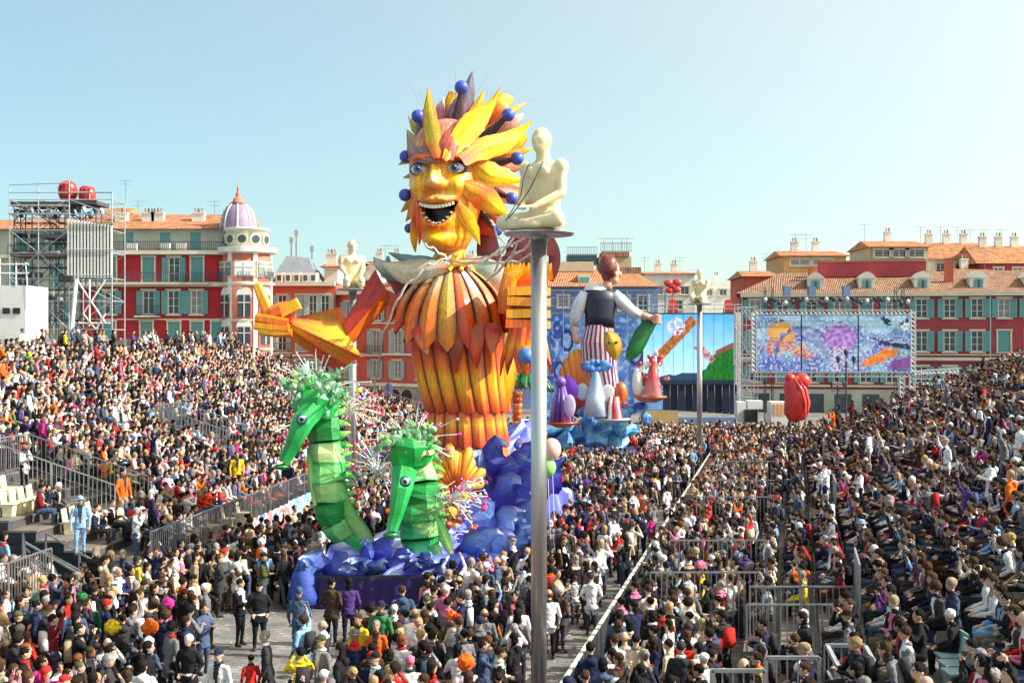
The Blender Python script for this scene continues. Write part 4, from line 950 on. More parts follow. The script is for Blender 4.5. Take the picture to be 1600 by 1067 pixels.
# fan shell and small flower figures on the float
SH = thing('shell_fan', 'ragged orange and yellow fan shell standing below the sun figure', 'float decoration', P(712, 830, 39.5))
for i in range(13):
    a = R(15+i*12.5); ca, sa = math.cos(a), math.sin(a); L_ = 64+8*math.sin(i*2)
    petal([(712+4*ca, 770-4*sa, 0, 3), (712+L_*.5*ca*.72, 770-L_*.5*sa, -.1, 6), (712+L_*.95*ca*.66, 770-L_*.95*sa, .1, 9), (712+L_*1.1*ca*.66, 770-L_*1.1*sa, .2, 3)], [REDO, ORG, GOLD if i % 3 else YEL, S(235, 160, 100)], REDO, Yc=39.5, seed=i, bow=.5, nu=8, nv=4).build('shell_rib', sp_, SH, world=True)
RF = thing('ring_flower', 'red and cream ring shaped flower ornament at the foot of the shell', 'float decoration', P(705, 850, 38.6))
for i in range(10):
    a = 2*math.pi*i/10; c = (705, 800)
    petal([(705+6*math.cos(a), 800-10*math.sin(a), 0, 3), (705+14*math.cos(a), 800-22*math.sin(a), -.15, 5), (705+20*math.cos(a), 800-31*math.sin(a), 0, 2)], [S(235, 225, 200), REDO, S(220, 60, 40)] if i % 2 else [REDO, S(240, 150, 90), S(240, 225, 200)], None, Yc=38.6, seed=i, nu=6, nv=4).build('petal', sp_, RF, world=True)
b = MB(); b.smooth = True; b.col = GOLD; b.ball(P(705, 800, 38.5), .2, 12, 8); b.build('flower_centre', pp_, RF, world=True)
# sea horses
GR = [S(8, 125, 50), S(18, 160, 68), S(50, 190, 95), S(110, 220, 140)]; PALE = [S(170, 220, 130), S(210, 235, 160), S(140, 215, 120)]
def seahorse(label, Yc, spine, belly, snout, eye, fins, crown, rs):
    k = Yc/F; base = P(spine[-1][0], spine[-1][1], Yc); base.z = .98
    t = thing('sea_horse_figure', label, 'float figure', base, 0, 'green sea horse figures on the front float')
    def b(name, mb, mat=pp_): return mb.build(name, mat, t, world=True)
    # body: one armour ring per part
    rr = random.Random(rs)
    for i in range(len(spine)-1):
        (x0, y0, r0, d0), (x1, y1, r1, d1) = spine[i], spine[i+1]
        mb = MB(); n_ = 8; c1 = GR[(i+rs) % 3]; c2 = GR[(i+1+rs) % 4]
        A_, B_ = P(x0, y0, Yc+d0), P(x1, y1, Yc+d1); ps = [A_.lerp(B_, q) for q in (0, .12, .5, .88, 1)]; n_ = 8
        mb.tube(ps, [r0*k*1.0, (r0*.88+r1*.12)*k*1.0, (r0+r1)/2*k*1.03, (r0*.12+r1*.88)*k*1.0, r1*k], n_, cols=[mixc(c1, (0, .05, .01), .5), c1, mixc(c1, c2, .5), c2, mixc(c2, (0, .05, .01), .3)], flat=.85, ref=(.3, 1, 0))
        for q in range(len(mb.v)):          # pale belly paint, with the right figure's sunlit side painted in
            lv = q//n_; c0 = ps[min(lv, 4)]; d_ = Vector(mb.v[q])-c0; d_.z = 0; d_ = d_.normalized() if d_.length else d_; wgt = d_.dot(Vector((belly[0], -belly[1], 0)))
            if wgt > .62 and 0 < lv < 4 and 0 < i < len(spine)-3 and (i+rs) % 4 != 3: mb.c[q] = mixc(mb.c[q], PALE[(i+rs) % 3], min(1, (wgt-.62)*6)*(.95 if lv == 2 else .7))
        for q in range(len(mb.v)): 
            v = Vector(mb.v[q]); mb.v[q] = tuple(v+noise.noise_vector(v*2.1)*.09); f_ = 1+noise.noise(v*2.5)*.7; mb.c[q] = tuple(x*f_ for x in mb.c[q])
        b('body_ring', mb)
    for i in range(len(spine)-3):        # pointed mane leaves down the back of the neck
        x0, y0, r0, d0 = spine[i]; x1, y1, r1, d1 = spine[i+1]
        for q in range(2):
            yy = y0+(y1-y0)*(q+.5)/2; xx = x0+(x1-x0)*(q+.5)/2+r0*.9*belly[2]
            m_ = petal([(xx-5*belly[2], yy, .1, 6), (xx+5*belly[2], yy-3, .1, 6), (xx+rr.uniform(13, 20)*belly[2], yy+rr.uniform(-12, 6), .2, 1)], [GR[1], S(120, 205, 90), S(200, 230, 120)], GR[0], Yc=Yc, seed=yy, nu=5, nv=3, jag=.4, bow=.3); m_.sm = [False]*len(m_.sm); b('mane_leaf', m_)
    for p_, c_, e_ in snout[0:1]:
        mb = MB(); mb.tube([P(x, y, Yc+d) for x, y, d, r in p_], [r*k for *_, r in p_], 8, cols=[c_[min(i, len(c_)-1)] for i in range(len(p_))], ref=(.2, 1, 0)); b('snout', mb)
    p_ = snout[1]; mb = MB(); mb.smooth = True
    mb.col = GR[0]; x, y, d, r = p_; mb.lathe([(r*.6*k, .35*r*k), (r*1.25*k, 0), (r*1.1*k, -.35*r*k), (r*.5*k, -.6*r*k)], P(x, y, Yc+d), 12); b('mouth_flare', mb)
    mb = MB(); (x, y, r) = snout[2]; mb.col = GR[1]; mb.ball(P(x, y, Yc-.1), (r*k, r*k*.9, r*k*.95), 9, 7)
    for q in range(len(mb.v)): v = Vector(mb.v[q]); mb.v[q] = tuple(v+noise.noise_vector(v*2.5)*.12); f_ = 1+noise.noise(v*3)*.5; mb.c[q] = tuple(xx*f_ for xx in GR[1])
    b('head', mb)
    ex, ey, ed = eye
    for r_, o_, c_, nm in ((8.5, 0, S(40, 120, 110), 'eye_ring'), (5.2, -.08, S(175, 195, 215), 'eyeball'), (3.0, -.14, (.01, .01, .02), 'pupil')):
        mb = MB(); mb.smooth = True; mb.col = c_; mb.tube([P(ex, ey, Yc+ed+o_+.15), P(ex-1, ey, Yc+ed+o_)], r_*k, 14); b(nm, mb)
    for f in fins:
        m_ = petal(f, [S(60, 160, 70), S(150, 205, 110), S(200, 225, 130)], GR[0], Yc=Yc, bow=.1, seed=f[0][0], jag=.25, nu=9, nv=4); m_.sm = [False]*len(m_.sm); b('fin', m_)
    # ragged crown of plastic leaves and blossoms
    cx_, cy_, cw, ch = crown
    for i in range(64):
        a = rr.uniform(0, 6.28); q = rr.random()**.5; x = cx_+cw*q*math.cos(a); y = cy_+ch*q*math.sin(a); L_ = rr.uniform(9, 24); a2 = rr.uniform(0, 6.28)
        c_ = rr.choice([GR[0], GR[1], GR[2], GR[3], GR[3], S(170, 235, 200), S(200, 225, 130), S(70, 160, 60)])
        m_ = petal([(x, y, rr.uniform(-.7, .2), 3), (x+L_*.5*math.cos(a2), y-L_*.5*math.sin(a2), -.6, rr.uniform(3, 6)), (x+L_*math.cos(a2), y-L_*math.sin(a2), -.5, 1)], [c_, mixc(c_, WHT, .3), c_], None, Yc=Yc, seed=i, nu=4, nv=2, bow=.15, jag=.5); m_.sm = [False]*len(m_.sm); b('crest_leaf', m_)
    for i in range(26):
        a = rr.uniform(-.6, 3.6); L_ = rr.uniform(26, 60); x = cx_+cw*.4*math.cos(a); y = cy_-ch*.4*math.sin(a); d_ = rr.uniform(-.5, .8)
        p0 = P(x, y, Yc); p1 = P(x+L_*math.cos(a)*1.15, y-L_*math.sin(a)*.9, Yc+d_); mb = MB(); mb.col = rr.choice([S(210, 220, 225), S(180, 200, 205), S(200, 215, 190)])
        mb.tube([p0, p0.lerp(p1, .5)+Vector((0, 0, .06)), p1], [.018, .015, .012], 4)
        if rr.random() < .8: mb.col = rr.choice([S(220, 50, 140), S(200, 200, 215), S(190, 215, 225), S(220, 60, 150), S(90, 170, 80), S(180, 170, 210)]); r_ = rr.uniform(.03, .08); mb.ball(p1, (r_, r_*.6, r_*.8), 7, 5)
        b('spray', mb)
    return t
seahorse('left green sea horse figure with long drooping snout', 38.0,
    [(500, 622, 26, .2), (505, 655, 26, .1), (508, 690, 28, 0), (510, 722, 30, 0), (512, 752, 30, 0), (514, 782, 28, 0), (524, 812, 27, .1), (542, 838, 24, .2), (562, 860, 17, .2), (577, 882, 9, .2)],
    (.15, .98, 1),
    [([(492, 635, -.4, 20), (472, 660, -.7, 18), (458, 695, -.8, 12.5), (443, 722, -.9, 9)], [GR[1], GR[2], GR[0], GR[1]], None), (440, 728, -.9, 9), (494, 630, 37)],
    (472, 655, -1.15), [[(532, 760, -.2, 4), (546, 800, -.2, 10), (568, 835, -.1, 12), (586, 858, 0, 4)], [(482, 700, -.2, 3), (486, 740, -.3, 5), (492, 790, -.3, 3)]], (495, 608, 46, 30), 2)
seahorse('right green sea horse figure facing the camera with a pale green front', 37.5,
    [(650, 695, 27, .2), (648, 725, 32, .1), (650, 755, 34, 0), (652, 785, 35, 0), (654, 812, 34, 0), (656, 838, 32, 0), (660, 862, 26, .1), (664, 884, 17, .1)],
    (.72, .69, 1),
    [([(632, 735, -.9, 20), (627, 765, -1.2, 17), (620, 800, -1.3, 12), (612, 828, -1.35, 9)], [GR[1], GR[2], GR[1], GR[2]], None), (611, 834, -1.35, 10), (643, 704, 37)],
    (634, 752, -1.75), [[(676, 800, -.2, 6), (690, 830, -.2, 10), (702, 856, -.2, 7), (708, 868, -.2, 2)], [(676, 850, -.5, 10), (688, 868, -.4, 6), (698, 872, -.3, 2)]], (645, 690, 44, 24), 5)
def bouquet(label, px, py, Yc, n, rr, spread):
    t = thing('spray_bouquet', label, 'float decoration', P(px, py, Yc), 0, 'wiry sprays with blossoms round the sea horses')
    for i in range(n):
        a = rr.uniform(spread[0], spread[1]); L_ = rr.uniform(22, 62); p0 = P(px, py, Yc); p1 = P(px+L_*math.cos(a), py-L_*math.sin(a)*.8, Yc+rr.uniform(-.7, .5)); m_ = MB(); m_.col = rr.choice([S(225, 225, 220), S(235, 200, 150), S(210, 225, 230)])
        m_.tube([p0, p0.lerp(p1, .5)+Vector((0, 0, .08)), p1], [.016, .014, .012], 4)
        m_.col = rr.choice([S(225, 50, 145), S(215, 60, 160), S(240, 240, 240), S(220, 225, 235), S(235, 215, 70), S(230, 90, 60)]); r_ = rr.uniform(.03, .08)
        for q in range(3): m_.ball(p1+Vector((rr.uniform(-.1, .1), rr.uniform(-.1, .1), rr.uniform(-.1, .1))), (r_, r_*.5, r_*.7), 6, 4)
        m_.build('spray', pp_, t, world=True)
    for i in range(30):
        a = rr.uniform(0, 6.28); q = rr.random()*34; p = P(px+q*math.cos(a), py-q*.7*math.sin(a), Yc+rr.uniform(-.4, .4)); m_ = MB(); m_.col = rr.choice([S(225, 230, 230), S(200, 215, 225), S(240, 225, 200), S(180, 205, 190)]); d = Vector((rr.uniform(-1, 1), rr.uniform(-1, 1), rr.uniform(-1, 1))).normalized()*rr.uniform(.15, .4); m_.tube([p-d, p, p+d+Vector((0, 0, .1))], .012, 3); m_.build('netting', pp_, t, world=True)
bouquet('wiry spray of pink blossoms right of the right sea horse', 704, 782, 37.2, 34, random.Random(11), (-1.0, 1.2))
bouquet('wiry spray of pale netting between the two sea horses', 590, 735, 38.3, 26, random.Random(12), (0, 6.28))
bouquet('wiry spray of netting behind the head of the left sea horse', 545, 640, 38.6, 18, random.Random(13), (-.8, 1.8))
# balloons tied to the float's side
for (x, y, r, c, lab) in ((862, 702, 15, S(235, 185, 175), 'pale pink balloon beside the tall pole'), (856, 730, 13, S(150, 220, 120), 'pale green balloon beside the tall pole')):
    t = thing('balloon', lab, 'balloon', P(x, y, 40)); b = MB(); b.smooth = True; b.ball((0, 0, 0), (r*.0211, r*.0211, r*.025), 18, 12); b.build('skin', pm('balloon_'+lab[5:9].strip(), c, .3, .03, 2, 0, coat=.5), t)
    b = MB(); b.tube([(0, 0, -r*.025), (.05, .1, -1.2), (.1, .3, -2.4)], .01, 4); b.build('string', M['white'], t)
# cloaked blue figure at the float's front left corner
bf = thing('blue_cloak_mascot', 'blue hooded puppet figure at the front left corner of the float', 'float figure', P(473, 905, 35.9))
b = MB(); b.smooth = True; o_ = P(473, 905, 35.9); b.lathe([(.40, -.75), (.42, -.5), (.36, -.2), (.34, .05), (.24, .25), (.19, .42), (.17, .55), (.03, .68)], (0, 0, 0), 18); b.v = [tuple(Vector(v)+noise.noise_vector(Vector(v)*4)*.07) for v in b.v]; b.col = (1, 1, 1); b.build('cloak', pm('blue_cloak', S(50, 80, 170), .6, .35, 4, .7), bf)
for dx in (-.07, .09): e = MB(); e.ball((dx, -.22, .34), .04, 8, 6); e.build('eye', M['black'], bf)
# ------------------------------------------------------------------ seated statues on tall poles
STATPOLES = []
resin = pm('pale_resin', (.78, .67, .42), .5, .08, 2, .08, dirt=.1)
def statue_mesh(kind):
    mb = MB(); mb.smooth = True
    def cap(a, b, ra, rb, flat=1.0, mid=None):
        a, b = Vector(a), Vector(b); d = (b-a).normalized(); pts = [a-d*ra*.9, a-d*ra*.5]; rr = [ra*.4, ra*.85]
        for i in range(5): t = i/4; pts.append(a.lerp(b, t)); rr.append(ra+(rb-ra)*t+(mid or 0)*math.sin(math.pi*t))
        pts += [b+d*rb*.5, b+d*rb*.9]; rr += [rb*.85, rb*.4]; mb.tube(pts, rr, 12, flat=flat)
    # seated upright figure with folded legs, facing -Y
    mb.ball((0, .12, .30), (.40, .34, .28), 16, 10)
    mb.tube([(0, .12, .18), (0, .11, .5), (0, .08, .85), (0, .07, 1.15), (0, .07, 1.32), (0, .06, 1.42)], [.36, .35, .38, .47, .40, .16], 18, flat=.62)
    cap((0, .06, 1.38), (0, .03, 1.60), .155, .135); mb.ball((0, 0, 1.79), (.20, .225, .25), 18, 12); mb.ball((0, -.07, 1.66), (.14, .15, .13), 12, 8); mb.ball((0, -.235, 1.76), (.035, .05, .07), 8, 6); mb.ball((0, -.20, 1.65), (.07, .04, .03), 8, 6)
    for s in (-1, 1):
        mb.ball((s*.20, .02, 1.76), (.03, .05, .07), 8, 6); mb.ball((s*.42, .07, 1.25), (.16, .15, .17), 12, 8); mb.ball((s*.16, -.17, 1.16), (.15, .10, .12), 10, 8); mb.ball((s*.075, -.205, 1.82), (.045, .03, .02), 8, 6)
        if kind == 0:
            cap((s*.42, .08, 1.22), (s*.47, .0, .74), .125, .10); cap((s*.47, .0, .74), (s*.18, -.42, .50), .10, .07); mb.ball((s*.12, -.48, .46), (.10, .10, .05), 10, 6); [mb.tube([(s*(.16-.045*q), -.55, .47), (s*(.13-.045*q), -.64, .45), (s*(.11-.045*q), -.69, .40)], [.026, .023, .018], 6) for q in range(4)]
            cap((s*.22, .12, .24), (s*.66, -.42, .22), .22, .15); cap((s*.66, -.42, .20), (-s*.08, -.62, .13), .15, .09); mb.ball((-s*.24, -.62, .10), (.16, .09, .07), 10, 6)
        else:
            cap((s*.42, .06, 1.22), (s*.44, -.12, .80), .125, .10); cap((s*.44, -.12, .80), (s*.30, -.50, .55), .10, .07); mb.ball((s*.28, -.58, .50), (.08, .11, .05), 10, 6)
            cap((s*.20, .10, .32), (s*.30, -.62, .34), .21, .16); cap((s*.30, -.60, .18), (s*.28, .30, .12), .14, .10); mb.ball((s*.28, .42, .10), (.08, .15, .08), 10, 6)
    me = mb.build('t', resin, link=False); tmp = bpy.data.objects.new('t', me); COL.objects.link(tmp)
    md = tmp.modifiers.new('r', 'REMESH'); md.mode = 'VOXEL'; md.voxel_size = .032; md.use_smooth_shade = True
    ms = tmp.modifiers.new('s', 'SMOOTH'); ms.factor = .5; ms.iterations = 4
    dg = bpy.context.evaluated_depsgraph_get(); dg.update(); out = bpy.data.meshes.new_from_object(tmp.evaluated_get(dg)); bpy.data.objects.remove(tmp); return out
SM = [statue_mesh(0), statue_mesh(1)]
ZP = 10.18
def statue(px, Y, kind, rot, lab, plab, cable=False):
    x = (px-800)/F*Y; STATPOLES.append((x, Y))
    t = thing('statue_pole', plab, 'pole', (x, Y, 0), 0, 'tall steel poles with statues')
    m_ = MB(); m_.smooth = True; m_.lathe([(.165, 0), (.165, ZP-.06)], n=28); m_.build('shaft', M['polesteel'], t)
    m_ = MB(); m_.lathe([(.3, 0), (.3, .05), (.19, .06)], n=20); m_.build('base_flange', M['steel'], t)
    m_ = MB(); m_.smooth = False; m_.lathe([(.18, ZP-.12), (.22, ZP-.06), (.70, ZP-.04), (.74, ZP), (.70, ZP+.03)], n=32); m_.build('platform', M['steel'], t)
    s = thing('seated_statue', lab, 'statue', (x, Y, ZP+.02), rot, 'pale seated statues on tall poles')
    o = inst('figure', SM[kind], s, (0, .1, 0))
    o.scale = (1.06, 1.0, 1.08)
    if cable:
        for k, pts in enumerate(([(-.12, -.16, 1.45), (-.16, -.32, 1.1), (-.18, -.38, .75), (-.22, -.6, .45), (-.3, -.75, .2)], [(.2, -.12, 1.45), (.14, -.30, 1.1), (.02, -.36, .85), (-.12, -.5, .55), (-.26, -.7, .25)])):
            c = MB(); c.tube(pts, .012, 5); c.build('cable', M['black'], s)
    return s
statue(842, 25.3, 0, R(-38), 'nearest pale seated statue with crossed legs and dark cables, beside the sun head', 'tall steel pole crossing the whole picture in the middle', True)
statue(551, 54, 1, R(15), 'left pale kneeling statue on a pole in front of the salmon building', 'steel pole behind the left sea horse')
statue(1093, 76.5, 1, R(-30), 'right small pale seated statue on a pole before the video screen', 'thin steel pole in front of the video screen')
# pale ropes from the near platform to the float figure
ropes = thing('rope_tangle', 'pale tangled ropes strung from the near statue platform towards the sun figure', 'ropes', P(835, 362, 25.3))
rp = pm('pale_rope', (.62, .58, .50), .8, .15, 9, .2)
for pts in ([(835, 362, 25.2), (800, 385, 30), (770, 400, 36), (745, 412, 40.5)], [(832, 366, 25.1), (805, 372, 30), (785, 388, 34), (760, 402, 38), (720, 405, 40.6)], [(836, 372, 25.1), (815, 395, 30), (780, 412, 34), (740, 410, 39), (705, 408, 40.4)],
            [(832, 366, 25.1), (808, 380, 28), (800, 402, 32), (760, 440, 38)], [(870, 360, 25.3), (840, 395, 28), (800, 410, 33), (760, 408, 38)], [(700, 405, 40.3), (680, 392, 39.8), (664, 380, 39.6)], [(790, 383, 33), (785, 400, 33), (772, 425, 36)], [(770, 350, 33), (778, 372, 34), (800, 384, 33)], [(640, 440, 40), (620, 470, 40), (600, 520, 41), (585, 600, 45)],
            [(700, 405, 40.2), (670, 415, 40), (640, 440, 40)]):
    m_ = MB(); q = [P(*p) for p in pts]; fine = []
    for i in range(len(q)-1):
        for k in range(4): fine.append(q[i].lerp(q[i+1], k/4)+Vector((0, 0, .05*math.sin(k*1.2+i)))+noise.noise_vector(q[i]*(k+1)*.7)*.05)
    fine.append(q[-1]); m_.tube(fine, [.035*p_.y/40+.004 for p_ in fine], 5); m_.build('rope', rp, ropes, world=True)
# ------------------------------------------------------------------ buildings round the square
def wallm(name, c, **k): return pm(name, c, .85, .16, .5, .15, bscale=3, dirt=.22, spec=.2, **k)
W_ = {'red': wallm('crimson_render', (.40, .028, .035)), 'salmon': wallm('salmon_render', (.56, .13, .08)), 'purple': wallm('wine_red_render', (.34, .06, .075)), 'cream': wallm('cream_render', (.62, .57, .45)),
      'white': wallm('white_stucco', (.74, .72, .64)), 'trim': wallm('pale_stone_trim', (.60, .57, .46)), 'beige': wallm('beige_render', (.50, .43, .30)), 'grey': wallm('grey_green_render', (.42, .44, .36)), 'pale': wallm('glare_pale_render', (.78, .77, .70)),  # 'pale' is whitened to put distant glare into the wall colour
      'blueg': wallm('shade_blue_sheeting', (.16, .24, .40)), 'ochre': wallm('ochre_render', (.50, .36, .16)), 'rose': wallm('rose_render', (.62, .20, .15))}  # 'blueg' is sheeting blue with the front's shade mixed into the colour
SHUT = pm('teal_shutter', (.11, .30, .31), .6, .1, 2, .05); SHUTP = pm('pale_green_shutter', (.30, .44, .40), .6, .1, 2, .05)
GLASS = pm('window_glass', (.05, .065, .08), .12, .3, .8, 0); CURT = pm('curtained_glass', (.24, .24, .22), .35, .25, 1.2, 0); IRON = pm('wrought_iron', (.05, .06, .09), .6, .1, 4, 0); BLIND = pm('white_blind', (.80, .82, .78), .6, .04, 3, 0)
SLATE = pm('zinc_slate_roof', (.20, .22, .25), .5, .15, 1.2, .1); 
def tilem(name, c1, c2):
    m, nt, b = newmat(name); L = nt.links.new; tc = N(nt, 'ShaderNodeTexCoord')
    w = N(nt, 'ShaderNodeTexWave', Scale=1.6, Distortion=.6, Detail=2.0); w.bands_direction = 'X'; L(tc.outputs['Object'], w.inputs['Vector'])
    no = N(nt, 'ShaderNodeTexNoise', Scale=1.6, Detail=6.0, Roughness=.7); L(tc.outputs['Object'], no.inputs['Vector'])
    r = N(nt, 'ShaderNodeValToRGB'); e = r.color_ramp.elements; e[0].position = .35; e[0].color = (*c1, 1); e[1].position = .65; e[1].color = (*c2, 1); L(no.outputs[0], r.inputs[0]); L(r.outputs[0], b.inputs['Base Color'])
    bp = N(nt, 'ShaderNodeBump', Strength=.9, Distance=.12); L(w.outputs[0], bp.inputs['Height']); L(bp.outputs[0], b.inputs['Normal']); b.inputs['Roughness'].default_value = .9; return m
TILE = tilem('terracotta_tiles', (.30, .11, .045), (.62, .28, .13)); TILEB = tilem('weathered_brown_tiles', (.16, .09, .06), (.42, .22, .12))
def bthing(name, label, px0, px1, Y0, Y1, ztop, cat='building', group=None):
    """a facade from (px0 at Y0) to (px1 at Y1); returns thing + frame info. Local x runs along the facade, y goes back."""
    a = P(px0, 529, Y0); b = P(px1, 529, Y1); a.z = b.z = 0
    t = thing(name, label, cat, a, math.atan2(b.y-a.y, b.x-a.x), group); t['_w'] = (b-a).length; return t
def fx_(t, px):            # local x on the facade seen at photo pixel px
    a = t.location; c, s = math.cos(t.rotation_euler.z), math.sin(t.rotation_euler.z); q = (px-800)/F
    return (q*a.y-a.x)/(c-q*s)
def fz_(t, px, py):
    x = fx_(t, px); Y = t.location.y+x*math.sin(t.rotation_euler.z); return HC-(py-529)/F*Y
def clean(t): 
    w = t['_w']; del t['_w']; return w
def boxp(t, name, x0, x1, y0, y1, z0, z1, mat):
    m_ = MB(); m_.box(((x0+x1)/2, (y0+y1)/2, (z0+z1)/2), (x1-x0, y1-y0, z1-z0)); return m_.build(name, mat, t)
WM = {}
def cm(key, f):
    if key not in WM: WM[key] = f()
    return WM[key]
def _b(d, c, mat, name): 
    m_ = MB(); m_.box(c, d); return m_.build(name, mat, link=False)
def wall_with_holes(t, name, x0, x1, z0, z1, holes, mat, depth=.35):
    """a wall slab whose front lies at y=0, with real openings"""
    xs = sorted({x0, x1, *[h[0] for h in holes], *[h[1] for h in holes]}); zs = sorted({z0, z1, *[h[2] for h in holes], *[h[3] for h in holes]})
    m_ = MB(); ix = {}; 
    def v(x, y, z):
        k = (round(x, 4), y, round(z, 4))
        if k not in ix: ix[k] = len(m_.v); m_.v.append((x, y, z)); m_.c.append((1, 1, 1))
        return ix[k]
    inh = lambda cx, cz: any(h[0] < cx < h[1] and h[2] < cz < h[3] for h in holes)
    cell = {}
    for i in range(len(xs)-1):
        for j in range(len(zs)-1):
            if xs[i+1]-xs[i] < 1e-4 or zs[j+1]-zs[j] < 1e-4: cell[i, j] = None; continue
            cell[i, j] = not inh((xs[i]+xs[i+1])/2, (zs[j]+zs[j+1])/2)
            if cell[i, j]: m_.f.append((v(xs[i], 0, zs[j]), v(xs[i+1], 0, zs[j]), v(xs[i+1], 0, zs[j+1]), v(xs[i], 0, zs[j+1])))
    for h in holes:
        a, b, c, d = h
        for q in (((a, c), (a, d)), ((a, d), (b, d)), ((b, d), (b, c)), ((b, c), (a, c))):
            (xa, za), (xb, zb) = q; m_.f.append((v(xa, 0, za), v(xb, 0, zb), v(xb, depth, zb), v(xa, depth, za)))
    m_.m = [0]*len(m_.f); m_.sm = [False]*len(m_.f)
    return m_.build(name, mat, t)
def window(t, x, z, w, h, shutters='open', smat=None, trim=True, balcony=False, glass=None, trimmat=None, arch=False, pair=True):
    """window in an opening centred x, sill z"""
    smat = smat or SHUT; k = (round(w, 1), round(h, 1)); fr = .09
    glass = glass or rnd.choice([GLASS, GLASS, GLASS, CURT])
    def mk():
        m_ = MB(); 
        for a in (-1, 1): m_.box((a*(w/2-fr/2), .12, h/2), (fr, .08, h))
        m_.box((0, .12, h-fr/2), (w-2*fr, .08, fr)); m_.box((0, .12, fr/2), (w-2*fr, .08, fr)); m_.box((0, .115, h/2), (fr*.8, .07, h-2*fr))
        for q in (.35, .68): m_.box((0, .118, h*q), (w-2*fr, .05, .04))
        return m_.build('window', M['white'], link=False)
    o = inst('window', cm(('w',)+k, mk), t, (x, 0, z))
    inst('pane', cm(('g', glass.name)+k, lambda: _b((w, .03, h), (0, .17, h/2), glass, 'pane')), o)
    if trim:
        def mt():
            m_ = MB(); e = .16
            for a in (-1, 1): m_.box((a*(w/2+e/2), -.04, h/2), (e, .10, h+.02))
            m_.box((0, -.06, h+e/2+.01), (w+2*e+.1, .16, e)); m_.box((0, -.08, -e/2-.01), (w+2*e+.1, .20, e*.8)); return m_.build('surround', trimmat or W_['trim'], link=False)
        inst('surround', cm(('t', (trimmat or W_['trim']).name)+k, mt), o)
    if shutters == 'open' and rnd.random() < .22: shutters = rnd.choice(['half', 'closed'])
    if shutters:
        sw = w/2
        def ms(side, ang):
            def f():
                m_ = MB(); m_.box((0, 0, 0), (sw, .05, h*.98))
                for q in range(int(h/.16)): m_.box((0, -.035, -h*.47+q*.16), (sw-.14, .03, .07))
                return m_.build('shutter', smat, link=False)
            return cm(('s', side, smat.name)+k, f)
        if shutters == 'open':
            for s in (-1, 1): inst('shutter', ms(0, 0), o, (s*(w/2+sw/2+.02), -.15, h/2), (0, 0, s*-.10))
        elif shutters == 'closed':
            for s in (-1, 1): inst('shutter', ms(0, 0), o, (s*(sw/2+.0), .06, h/2))
        elif shutters == 'half':
            inst('shutter', ms(0, 0), o, (-(w/2+sw/2+.02), -.15, h/2)); inst('shutter', ms(0, 0), o, (sw/2, .06, h/2))
    if balcony:
        bw = w+1.3 if balcony is True else balcony
        railing(t, x-bw/2, x+bw/2, z-.15, -.75)
        boxp(t, 'balcony_slab', x-bw/2, x+bw/2, -.8, .0, z-.32, z-.16, W_['trim'])
    return o
def railing(t, x0, x1, z, y, h=1.0, mat=None):
    m_ = MB(); m_.box(((x0+x1)/2, y, z+h), (x1-x0, .06, .06)); m_.box(((x0+x1)/2, y, z+.08), (x1-x0, .04, .04))
    n_ = max(3, int((x1-x0)/.22))
    for i in range(n_+1): m_.box((x0+(x1-x0)*i/n_, y, z+h/2), (.04, .04, h-.04))
    if y < -.3:
        for xx in (x0, x1): m_.box((xx, y/2, z+h), (.05, abs(y)-.08, .05))
    return m_.build('balcony_railing', mat or IRON, t)
def hroof(t, x0, x1, y0, y1, z0, zr, mat, over=.5, hip=0.0, name='roof', ridge=.5):
    yr = y0+(y1-y0)*ridge; m_ = MB()
    vs = [(x0-over, y0-over, z0), (x1+over, y0-over, z0), (x1+over, y1, z0), (x0-over, y1, z0), (x0+hip, yr, zr), (x1-hip, yr, zr)]
    m_.add(vs, [(0, 1, 5, 4), (2, 3, 4, 5), (1, 2, 5), (3, 0, 4), (3, 2, 1, 0)]); o = m_.build(name, mat, t); return o
def chimney(t, x, y, z, h=1.6, w=.8, mat=None, pots=2):
    m_ = MB(); m_.box((x, y, z+h/2), (w, .6, h)); m_.box((x, y, z+h+.06), (w+.15, .75, .12)); o = m_.build('chimney', mat or W_['trim'], t)
    for i in range(pots):
        q = MB(); q.smooth = True; xx = x+(i-(pots-1)/2)*.35; q.lathe([(.12, 0), (.10, .45), (.13, .5)], (xx, y, z+h+.12), 8); q.build('chimney_pot', TILE if i % 2 else M['steel'], o)
def antenna(t, x, y, z, h=2.6):
    m_ = MB(); m_.box((x, y, z+h/2), (.05, .05, h)); m_.box((x, y, z+h-.1), (1.6, .04, .04)); m_.box((x, y, z+h-.55), (1.1, .04, .04))
    for i in range(7): m_.box((x-.75+i*.25, y, z+h-.1), (.03, .5, .03))
    m_.build('antenna', M['steel'], t)
def body(t, w, d, z1, mat, holes=(), z0=0, name='wall'):
    wall_with_holes(t, name, 0, w, z0, z1, list(holes), mat)
    boxp(t, 'side_wall', 0, w, .36, d, z0, z1-.02, mat)
